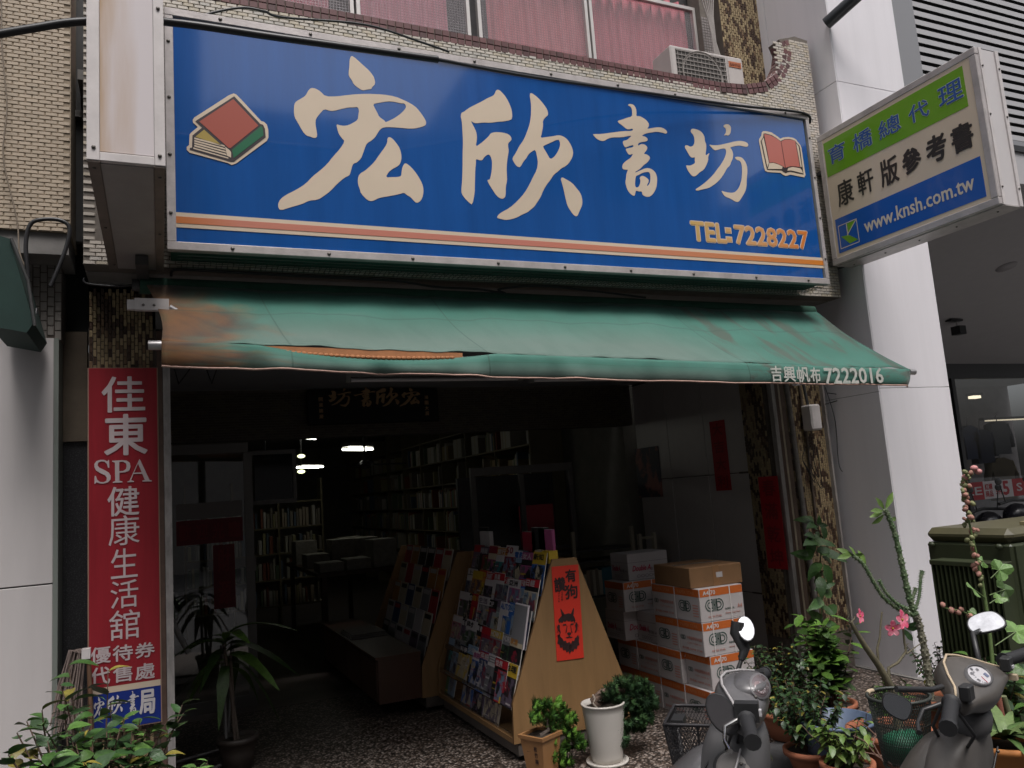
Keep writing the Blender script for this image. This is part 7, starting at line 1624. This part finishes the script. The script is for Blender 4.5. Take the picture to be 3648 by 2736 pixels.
def wire_basket(t, Mx, cx, cy, cz, w, d, h, m_, oval=False, wn=14):
    """cx.. centre of the top rim in scooter space"""
    def ring(z, s, n=24):
        if oval: return [Mx @ Vector((cx+d*s*math.cos(a*2*math.pi/n), cy+w*s*math.sin(a*2*math.pi/n), z)) for a in range(n)]
        c_ = [(-d*s,-w*s),(d*s,-w*s),(d*s,w*s),(-d*s,w*s)]; out = []
        for (a,b),(c,e) in zip(c_, c_[1:]+c_[:1]): out += [Mx @ Vector((cx+a+(c-a)*k/6, cy+b+(e-b)*k/6, z)) for k in range(6)]
        return out
    R0 = ring(cz,1); MB().tube(R0+[R0[0]],.005,6).build('basket_rim', m_, t); R1 = ring(cz-h,.72); MB().tube(R1+[R1[0]],.004,6).build('basket_base_wire', m_, t)
    mb = MB(); n = len(R0); L = 11
    def P(i, j): 
        i = i % (n*3); a = i/3; k = int(a); f = a-k; u = j/L
        p0 = R0[k].lerp(R0[(k+1)%n],f); p1 = R1[k].lerp(R1[(k+1)%n],f); return p0.lerp(p1,u)
    for s in (1,-1):
        for i in range(0,n*3,1):
            if i % 1 == 0:
                mb.tube([P(i+s*j*1,j) for j in range(L+1)],.0011,3,False)
    for j in range(4): mb.tube([P(i,j*3+1) for i in range(0,n*3,3)]+[P(0,j*3+1)],.0012,3,False)
    # floor mesh
    for k in range(8): q = k/7; a = R1[0].lerp(R1[6 if not oval else 6],q); 
    if not oval:
        for k in range(1,9): mb.tube([R1[0].lerp(R1[6],k/9),R1[18].lerp(R1[12],k/9)],.0012,3,False); mb.tube([R1[6].lerp(R1[12],k/9),R1[0].lerp(R1[18],k/9)],.0012,3,False)
        for a_ in (0,6,12,18): MB().tube([R0[a_],R1[a_]],.004,6).build('basket_post', m_, t)
        for a_ in (9,15,21): MB().tube([R0[a_],R1[a_]],.003,6).build('basket_post', m_, t)
    mb.build('basket_mesh', m_, t, kind='stuff')
def grip(t, Mx, y0, y1, x=0., z=1.0, r=.0175, drop=.0, back=.0):
    s = 1 if y1 > y0 else -1; n = 14; P = []; rs = []
    for k in range(n*2+1):
        u = k/(n*2); P.append(Mx @ Vector((x-back*u, y0+(y1-y0)*u, z-drop*u))); rs.append(r*(1.0 if k%2 else .88))
    rs[0] = r*1.25; rs[1] = r*1.25; MB().tube(P,rs,12).build('grip', rubber, t)
    e = P[-1]; d = (P[-1]-P[-2]).normalized(); MB().tube([e,e+d*.012],[r*1.15,r*1.1],12).build('grip_end', black, t)
def lever(t, Mx, y0, y1, x, z, drop, m_=chrome):
    P = [Mx @ Vector((x+.02,y0,z-.005)),Mx @ Vector((x+.055,y0+(y1-y0)*.25,z-.01-drop*.2)),Mx @ Vector((x+.05,y0+(y1-y0)*.7,z-.01-drop*.7)),Mx @ Vector((x+.035,y1,z-.01-drop))]
    MB().tube(P,[.007,.006,.005,.007],8).build('brake_lever', m_, t)
def mirror_at(t, c, N, w, h, glass, shape_='oval', roll=0, thick=.022):
    N = Vector(N).normalized(); U = Z_.cross(N).normalized(); V = N.cross(U); M_ = basis(c, U, V, N) @ Matrix.Rotation(roll,4,'Z')
    o = [(math.cos(k*math.pi/8),math.sin(k*math.pi/8)) for k in range(16)] if shape_ == 'oval' else smooth_loop(smooth_loop([(-1,-.75),(-.55,-1.05),(.75,-.95),(1.05,-.35),(.75,.8),(.2,1.0),(-.7,.75),(-1.05,.1)]))
    rg = lambda s_, d: [M_ @ Vector((a*w*s_,b*h*s_,d)) for a,b in o]
    k = MB(); k.smooth = True; k.loft([rg(.95,.002),rg(1,0),rg(1,-.006),rg(.86,-thick*.7),rg(.45,-thick)]); k.build('mirror_housing', black, t)
    q = rg(.9,.003); MB().add(q,[list(range(len(q)))]).build('mirror_glass', glass, t)
def wheel(t, M_, x, r=.215, w=.045):
    Q = M_ @ Matrix.Translation((x,0,r+.004)) @ Matrix.Rotation(R(90),4,'X')
    wh = MB().lathe([(r-.05,-w),(r-.01,-w),(r,-w*.5),(r,w*.5),(r-.01,w),(r-.05,w),(r-.055,0),(r-.05,-w)],(0,0,0),28,Q).build('wheel', rubber, t)
    MB().lathe([(.03,-.03),(r-.055,-.03),(r-.052,.0),(r-.055,.03),(.03,.03)],(0,0,0),24,Q).build('rim', alu, wh)
# ---------------------------------------------------------------- scooter A (left): grey, faces the shop and to the left
MA = frame_of((1.50,1.86), (-.72,.69)); zA = 1.0
MTa = MA @ Matrix.Translation((0,0,.978)) @ Matrix.Rotation(R(-16),4,'Y') @ Matrix.Rotation(R(-8),4,'X') @ Matrix.Diagonal((.84,.95,.86,1)) @ Matrix.Translation((0,0,-.99))
SA = thing('scooter', 'grey scooter with front wire basket and round mirror in front of the paper boxes', 'scooter', (1.50,1.86,0), 'scooters parked at the kerb')
tf = lambda rings, M_: [[M_ @ p for p in r] for r in rings]
m = MB()
# handlebar cover: a body lofted across the bars, wide in the middle
secs = [(-.20,.0,.985,.026,.024),(-.15,.005,.985,.036,.034),(-.10,.018,.985,.062,.05),(-.05,.03,.985,.084,.064),(0,.034,.985,.092,.07),(.05,.03,.985,.084,.064),(.10,.018,.985,.062,.05),(.15,.005,.985,.036,.034),(.20,.0,.985,.026,.024)]
m.loft(tf([SE(cx,y,cz,a,b,18,2.4,'y') for (y,cx,cz,a,b) in secs],MTa)); m.build('handlebar_cover', grey_s, SA, sub=1)
# instrument pod, rising towards the rider
m = MB(); m.loft(tf([SE(.03,0,1.0,.060,.078,18,2.3,'z'),SE(.022,0,1.04,.058,.078,18,2.3,'z'),SE(.005,0,1.062,.048,.064,18,2.3,'z'),SE(.0,0,1.068,.024,.03,18,2.3,'z')],MTa)); m.build('instrument_cowl', grey_s, SA, sub=1)
Dm = MTa @ Matrix.Translation((-.016,.026,1.052)) @ Matrix.Rotation(R(-30),4,'Y') @ Matrix.Rotation(R(-22),4,'X')
def dialA(r, z, m_, nm, sx=1, dx=0, dy=0): MB().lathe([(r,0),(r*.98,.003),(0,.004)],(0,0,0),24,Dm @ Matrix.Translation((dx,dy,z)) @ Matrix.Diagonal((sx,1,1,1))).build(nm, m_, SA)
dialA(.050,.004,mat('dial_bezel',(.13,.125,.13),.42),'dial_bezel',.78)
MB().lathe([(.044,0),(.042,.003),(0,.004)],(0,0,0),24,Dm @ Matrix.Translation((0,0,.006)) @ Matrix.Diagonal((.72,1,1,1))).build('dial_face', mat('dial_brownish',(.12,.095,.10),.12,coat=1), SA)
MB().lathe([(.022,0),(.021,.002),(.0,.0025)],(0,0,0),20,Dm @ Matrix.Translation((0,.012,.0105))).build('speedometer', mat('dial_pinkish',(.22,.16,.165),.3,coat=.6), SA)
for k in range(9): a = R(210-k*30); MB().box(-.0008,.0008,.014,.019,0,.0006,Dm @ Matrix.Translation((0,.012,.0133)) @ Matrix.Rotation(a,4,'Z')).build('dial_tick', dialw, SA)
tr_ = [MTa @ Vector(p) for p in ((.012,-.19,1.005),(.055,-.12,1.025),(.098,-.05,1.035),(.108,0,1.036),(.098,.05,1.035),(.055,.12,1.025),(.012,.19,1.005))]
MB().tube(tr_,.004,6).build('edge_trim', mat('trim_silver',(.42,.40,.40),.4,metal=.3), SA)
grip(SA,MA,.21,.335,-.0,.985,.0185,.012,.02); grip(SA,MA,-.21,-.335,-.0,.985,.0185,.012,.02)
lever(SA,MA,.19,.33,.0,.985,.03); lever(SA,MA,-.19,-.33,.0,.985,.03)
MB().box(-.03,.03,.155,.19,.972,1.018,MA).build('switch_block', black, SA); MB().box(-.03,.03,-.19,-.155,.972,1.018,MA).build('switch_block', black, SA)
MB().box(-.036,-.03,.165,.180,.985,1.0,MA).build('switch', dialw, SA)
# mirrors: far one upright, near one folded down as a dark teardrop
mc = onY(2657,2240,2.02); a = MA @ Vector((.05,-.17,1.01)); b = mc+Vector((-.012,0,-.06))
MB().tube([a,a.lerp(b,.6)],[.007,.006],8).build('mirror_stem', black, SA); k = MB(); k.tube([a.lerp(b,.55),a.lerp(b,.8),b,mc+Vector((-.02,.02,-.01)),mc+Vector((-.012,.02,.02))],[.009,.013,.017,.022,.02],10); k.build('mirror_neck', black, SA)
mirror_at(SA, mc, (EYE-mc).normalized()+Vector((.35,0,.55)), .027, .046, mirror_g, 'oval', R(-12), .03)
mc = MA @ Vector((.065,.165,.985)); n2 = (MA.to_3x3() @ Vector((-.15,1,.25)))
MB().tube([MA @ Vector((.03,.15,1.0)),mc],.008,8).build('mirror_stem', black, SA)
mirror_at(SA, mc+n2*.02, n2, .036, .056, mat('lens_dark',(.10,.095,.10),.12,metal=.5), 'oval', R(28), .03)
# neck, leg shield, front fender nose
m = MB(); m.loft(tf([SE(.04,0,.93,.07,.08,18,2.4,'z'),SE(.05,0,.89,.085,.12,18,2.4,'z'),SE(.06,0,.82,.10,.18,18,2.4,'z'),SE(.10,0,.72,.11,.20,18,2.6,'z'),SE(.13,0,.58,.11,.215,18,2.8,'z'),SE(.16,0,.40,.10,.20,18,2.8,'z'),SE(.16,0,.28,.08,.17,18,2.8,'z')],MA)); m.build('leg_shield', grey_i, SA, sub=1)
m = MB(); m.loft(tf([SE(.12,0,.86,.03,.05,18,2.2,'z'),SE(.15,0,.82,.06,.12,18,2.2,'z'),SE(.21,0,.74,.09,.17,18,2.3,'z'),SE(.26,0,.60,.12,.20,18,2.3,'z'),SE(.30,0,.46,.14,.17,18,2.3,'z'),SE(.32,0,.36,.12,.12,18,2.3,'z')],MA)); m.build('front_cover', grey_s, SA, sub=1)
Cp = MA @ Matrix.Translation((.055,.135,.835)) @ Matrix.Rotation(R(-62),4,'X') @ Matrix.Rotation(R(-12),4,'Y')
MB().lathe([(.045,0),(.043,.006),(.036,.010),(0,.011)],(0,0,0),24,Cp @ Matrix.Translation((0,0,.01))).build('round_cap', mat('cap_beige',(.25,.23,.215),.4), SA)
MB().lathe([(.052,0),(.051,.008),(.046,.009)],(0,0,0),24,Cp).build('cap_ring', black, SA)
MB().box(-.05,.0,-.10,-.05,.62,.75,MA).build('ignition_block', black, SA); MB().lathe([(.02,0),(.018,.006),(0,.007)],(0,0,0),16,MA @ Matrix.Translation((-.02,-.10,.80)) @ Matrix.Rotation(R(-70),4,'Y')).build('ignition_lock', chrome, SA)
for s in (1,-1):
    k = MB(); k.loft(tf([SE(.06,s*.19,.80,.05,.02,12,2.2,'z'),SE(.08,s*.215,.74,.065,.03,12,2.2,'z'),SE(.12,s*.215,.66,.05,.02,12,2.2,'z')],MA)); k.build('side_wing', grey_s, SA, sub=1)
wm = mat('basket_wire', (.03,.028,.03), .5, metal=.4)
bc = MA.inverted() @ onZ(2498,2548,.905); wire_basket(SA, MA, bc.x, bc.y, .905, .10, .095, .20, wm)
MB().box(bc.x+.05,bc.x+.085,bc.y-.03,bc.y+.04,.88,.90,MA).build('basket_hook', black, SA)
MB().tube([MA @ Vector((.16,.05,.80)),MA @ Vector((.20,-.02,.74)),MA @ Vector((bc.x,bc.y,.70))],.009,8).build('basket_bracket', wm, SA)
for P in (((.03,.17,.97),(.07,.12,.88),(.09,.05,.80)),((.03,-.17,.97),(.09,-.11,.88),(.10,-.05,.80)),((.02,.14,.965),(.05,.09,.86),(.08,.0,.78))): MB().tube([MA @ Vector(p) for p in P],.004,6).build('control_cable', blackcable, SA)
for (x,y,z) in ((-.02,.10,1.012),(.02,-.09,1.03),(.06,.185,.80),(.03,.16,.86)): MB().ball(MA @ Vector((x,y,z)),.005,6,4).build('screw', screw_m, SA)
MB().tube([MA @ Vector(p) for p in ((.10,.10,.87),(.16,.165,.80),(.22,.19,.68),(.24,.18,.55))],.003,6).build('panel_seam', black, SA)
MB().tube([MA @ Vector(p) for p in ((.02,.05,.915),(.045,.19,.85),(.06,.205,.72),(.08,.20,.6))],.003,6).build('panel_edge', mat('trim_silver',(0,0,0)), SA)
# floorboard, body, seat, wheels
MB().bbox(-.42,.12,-.15,.15,.26,.31,.02,MA).build('footboard', grey_i, SA)
m = MB(); m.loft(tf([SE(-.40,0,.40,.13,.13,16,2.6,'x'),SE(-.55,0,.48,.16,.19,16,2.6,'x'),SE(-.85,0,.52,.15,.19,16,2.6,'x'),SE(-1.15,0,.58,.09,.11,16,2.6,'x')],MA)); m.build('rear_body', grey_s, SA, sub=1)
m = MB(); m.loft(tf([SE(-.42,0,.705,.10,.03,16,2.6,'x'),SE(-.50,0,.72,.14,.045,16,2.6,'x'),SE(-.75,0,.74,.15,.05,16,2.6,'x'),SE(-1.02,0,.76,.13,.045,16,2.6,'x'),SE(-1.1,0,.76,.08,.03,16,2.6,'x')],MA)); m.build('seat', mat('seat_vinyl',(.012,.012,.013),.5), SA, sub=1)
wheel(SA,MA,.33); wheel(SA,MA,-.88)
# ---------------------------------------------------------------- scooter B (right): taupe, seen from the rider's side
MBs = frame_of((2.03,1.57), (-.35,.94))
MTb = MBs @ Matrix.Translation((0,0,.972)) @ Matrix.Rotation(R(-36),4,'Y') @ Matrix.Diagonal((.74,.86,.74,1)) @ Matrix.Translation((0,0,-.99))
SB = thing('scooter', 'taupe scooter with a white speedometer and two angular mirrors at the bottom right', 'scooter', (2.03,1.57,0), 'scooters parked at the kerb')
m = MB(); secs = [(-.225,-.01,1.0,.030,.030),(-.18,-.002,1.0,.042,.033),(-.13,.018,.998,.068,.042),(-.07,.035,.99,.100,.056),(0,.04,.985,.115,.064),(.07,.035,.99,.100,.056),(.13,.018,.998,.068,.042),(.18,-.002,1.0,.042,.033),(.225,-.01,1.0,.030,.030)]
m.loft(tf([SE(cx,y,cz,a,b,20,3.0,'y') for (y,cx,cz,a,b) in secs],MTb)); m.build('handlebar_cover', brown_s, SB, sub=1)
tr_ = [MTb @ Vector(p) for p in ((.012,-.22,1.025),(.04,-.17,1.03),(.085,-.12,1.03),(.125,-.06,1.03),(.142,0,1.035),(.125,.06,1.03),(.085,.12,1.03),(.04,.17,1.03),(.012,.22,1.025))]
MB().tube(tr_,.0035,6).build('edge_trim', cream_trim, SB)
for P in (((.03,.19,.975),(.08,.13,.90),(.09,.06,.84)),((.03,-.19,.975),(.08,-.13,.90),(.09,-.06,.84)),((.0,.2,.98),(-.03,.16,.90),(.02,.08,.84))): MB().tube([MBs @ Vector(p) for p in P],.0045,6).build('control_cable', blackcable, SB)
for (x,y,z) in ((-.03,.09,.985),(-.03,-.10,.985),(-.015,.14,.74),(-.012,-.06,.80)): MB().ball(MBs @ Vector((x,y,z)),.005,6,4).build('screw', screw_m, SB)
m = MB(); m.loft(tf([SE(.03,0,.93,.06,.07,18,2.2,'z'),SE(.03,0,.89,.058,.068,18,2.2,'z'),SE(.045,0,.84,.06,.075,18,2.2,'z')],MBs)); m.build('steering_neck', grey_i, SB, sub=1)
Db = MTb @ Matrix.Translation((.02,.012,1.045)) @ Matrix.Rotation(R(-4),4,'Y') @ Matrix.Diagonal((1.0,.9,1,1))
MB().lathe([(.062,-.012),(.062,.008),(.054,.010),(.053,.004)],(0,0,0),28,Db @ Matrix.Diagonal((.72,1.5,1,1))).build('dial_bezel', grey_i, SB)
MB().lathe([(.053,.004),(0,.0045)],(0,0,0),28,Db @ Matrix.Diagonal((.72,1.5,1,1))).build('dial_face', mat('dial_face_white',(.5,.49,.51),.35), SB)
for k in range(11): a = R(100-k*20); MB().box(-.0012,.0012,.022,.030,.0052,.0058,Db @ Matrix.Translation((-.008,.012,0)) @ Matrix.Rotation(a-R(0),4,'Z')).build('dial_tick', mat('tick_grey',(.2,.2,.22),.5), SB)
MB().box(-.0015,.0015,.0,.028,.006,.0066,Db @ Matrix.Translation((-.008,.0,0)) @ Matrix.Rotation(R(75),4,'Z')).build('dial_needle', mat('needle_red',(.5,.02,.03),.5), SB)
mb = MB()
for s_, dx_, dy_ in (('20',-.018,.052),('40',.012,.045),('60',.024,.012),('80',.012,-.02)): text(mb,s_,Db @ Vector((dx_,dy_,.0062)),(Db.to_3x3() @ Vector((0,-1,0))).normalized(),(Db.to_3x3() @ Vector((1,0,0))).normalized(),.012,.008,.02)
mb.build('dial_numbers', mat('tick_grey',(0,0,0)), SB)
MB().box(-.022,-.004,-.055,-.032,.0052,.006,Db).build('fuel_gauge', mat('gauge_blue',(.12,.14,.22),.4), SB)
grip(SB,MBs,.235,.365,-.01,.995,.0185,.02,.03); grip(SB,MBs,-.235,-.365,-.01,1.005,.0185,-.0,.03)
lever(SB,MBs,.22,.35,-.0,.99,.035,black); lever(SB,MBs,-.22,-.35,-.0,.995,.03,black)
MB().bbox(-.045,-.018,.16,.2,.99,1.03,.004,MBs).build('switch_block', black, SB); MB().bbox(-.045,-.018,-.2,-.16,.99,1.03,.004,MBs).build('switch_block', black, SB)
MB().box(-.05,-.046,-.185,-.172,1.0,1.008,MBs).build('switch', dialw, SB); MB().box(-.052,-.03,-.20,-.18,.965,.98,MBs).build('switch', cream_trim, SB)
mc = onY(3512,2215,1.98); a = MBs @ Vector((.03,-.15,1.02)); b = MBs @ Vector((.04,-.165,1.09))
MB().tube([a,b,mc+Vector((-.01,.02,-.03))],[.008,.0075,.007],8).build('mirror_stem', black, SB)
mirror_at(SB, mc, (EYE-mc).normalized()+Vector((.0,0,.75)), .062, .042, mirror_g, 'angular', R(14))
mc = onY(3192,2513,1.50); MB().tube([MBs @ Vector((.03,.17,1.015)),MBs @ Vector((.035,.23,1.02)),mc+Vector((.03,.02,.03))],.0075,8).build('mirror_stem', black, SB)
mirror_at(SB, mc, (EYE-mc).normalized()+Vector((.15,0,-.1)), .027, .036, mat('mirror_dim2',(.22,.23,.25),.2,metal=.8), 'angular', R(60))
m = MB(); m.loft(tf([SE(.05,0,.88,.05,.075,18,2.6,'z'),SE(.06,0,.84,.06,.14,18,2.8,'z'),SE(.07,0,.78,.065,.175,18,3,'z'),SE(.09,0,.66,.065,.195,18,3,'z'),SE(.11,0,.50,.065,.20,18,3,'z'),SE(.13,0,.32,.06,.19,18,3,'z')],MBs)); m.build('leg_shield', taupe2, SB, sub=1)
m = MB(); m.loft(tf([SE(.10,0,.86,.04,.09,18,2.3,'z'),SE(.15,0,.74,.08,.17,18,2.3,'z'),SE(.20,0,.58,.11,.19,18,2.3,'z'),SE(.26,0,.40,.12,.15,18,2.3,'z')],MBs)); m.build('front_cover', brown_s, SB, sub=1)
MB().tube([MBs @ Vector(p) for p in ((.008,-.13,.79),(.003,-.03,.74),(.012,.01,.62),(.035,.0,.48))],.0028,6).build('panel_seam', black, SB)
MB().lathe([(.016,0),(.015,.008),(.006,.009),(0,.007)],(0,0,0),16,MBs @ Matrix.Translation((-.028,-.125,.70)) @ Matrix.Rotation(R(-85),4,'Y')).build('ignition_lock', chrome, SB)
bd = MBs.inverted() @ onZ(3200,2478,.90); wire_basket(SB, MBs, bd.x, bd.y, .90, .095, .088, .20, mat('basket_wire_b',(.03,.035,.03),.5), True)
cl = MB(); cl.smooth = True
n = 14
cl.loft([[MBs @ Vector((bd.x+.072*s*math.cos(a*2*math.pi/n)*(1+.06*math.sin(a*3)),bd.y+.078*s*math.sin(a*2*math.pi/n),z+.012*math.sin(a*2.3))) for a in range(n)] for s,z in ((.6,.71),(.85,.74),(.8,.775),(.3,.79))]); 
tag(cl.build('green_bag', mat('bag_green',(.01,.12,.06),.6,noise=.3,scale=12), None), 'crumpled dark green bag lying in the wire basket of the right scooter', 'bag')
MB().tube([MBs @ Vector((bd.x+.085,bd.y+.02,.90)),MBs @ Vector((bd.x+.088,bd.y,.902)),MBs @ Vector((bd.x+.085,bd.y-.02,.90))],.007,8).build('rim_clip', cream_trim, SB)
MB().bbox(-.45,.10,-.15,.15,.26,.31,.02,MBs).build('footboard', grey_i, SB)
m = MB(); m.loft(tf([SE(-.45,0,.40,.13,.13,16,2.6,'x'),SE(-.60,0,.48,.16,.19,16,2.6,'x'),SE(-.9,0,.50,.15,.17,16,2.6,'x'),SE(-1.15,0,.55,.09,.10,16,2.6,'x')],MBs)); m.build('rear_body', brown_s, SB, sub=1)
m = MB(); m.loft(tf([SE(-.47,0,.685,.10,.03,16,2.6,'x'),SE(-.55,0,.70,.14,.045,16,2.6,'x'),SE(-.8,0,.71,.15,.05,16,2.6,'x'),SE(-1.1,0,.72,.1,.04,16,2.6,'x')],MBs)); m.build('seat', mat('seat_vinyl',(0,0,0)), SB, sub=1)
wheel(SB,MBs,.34); wheel(SB,MBs,-.85)
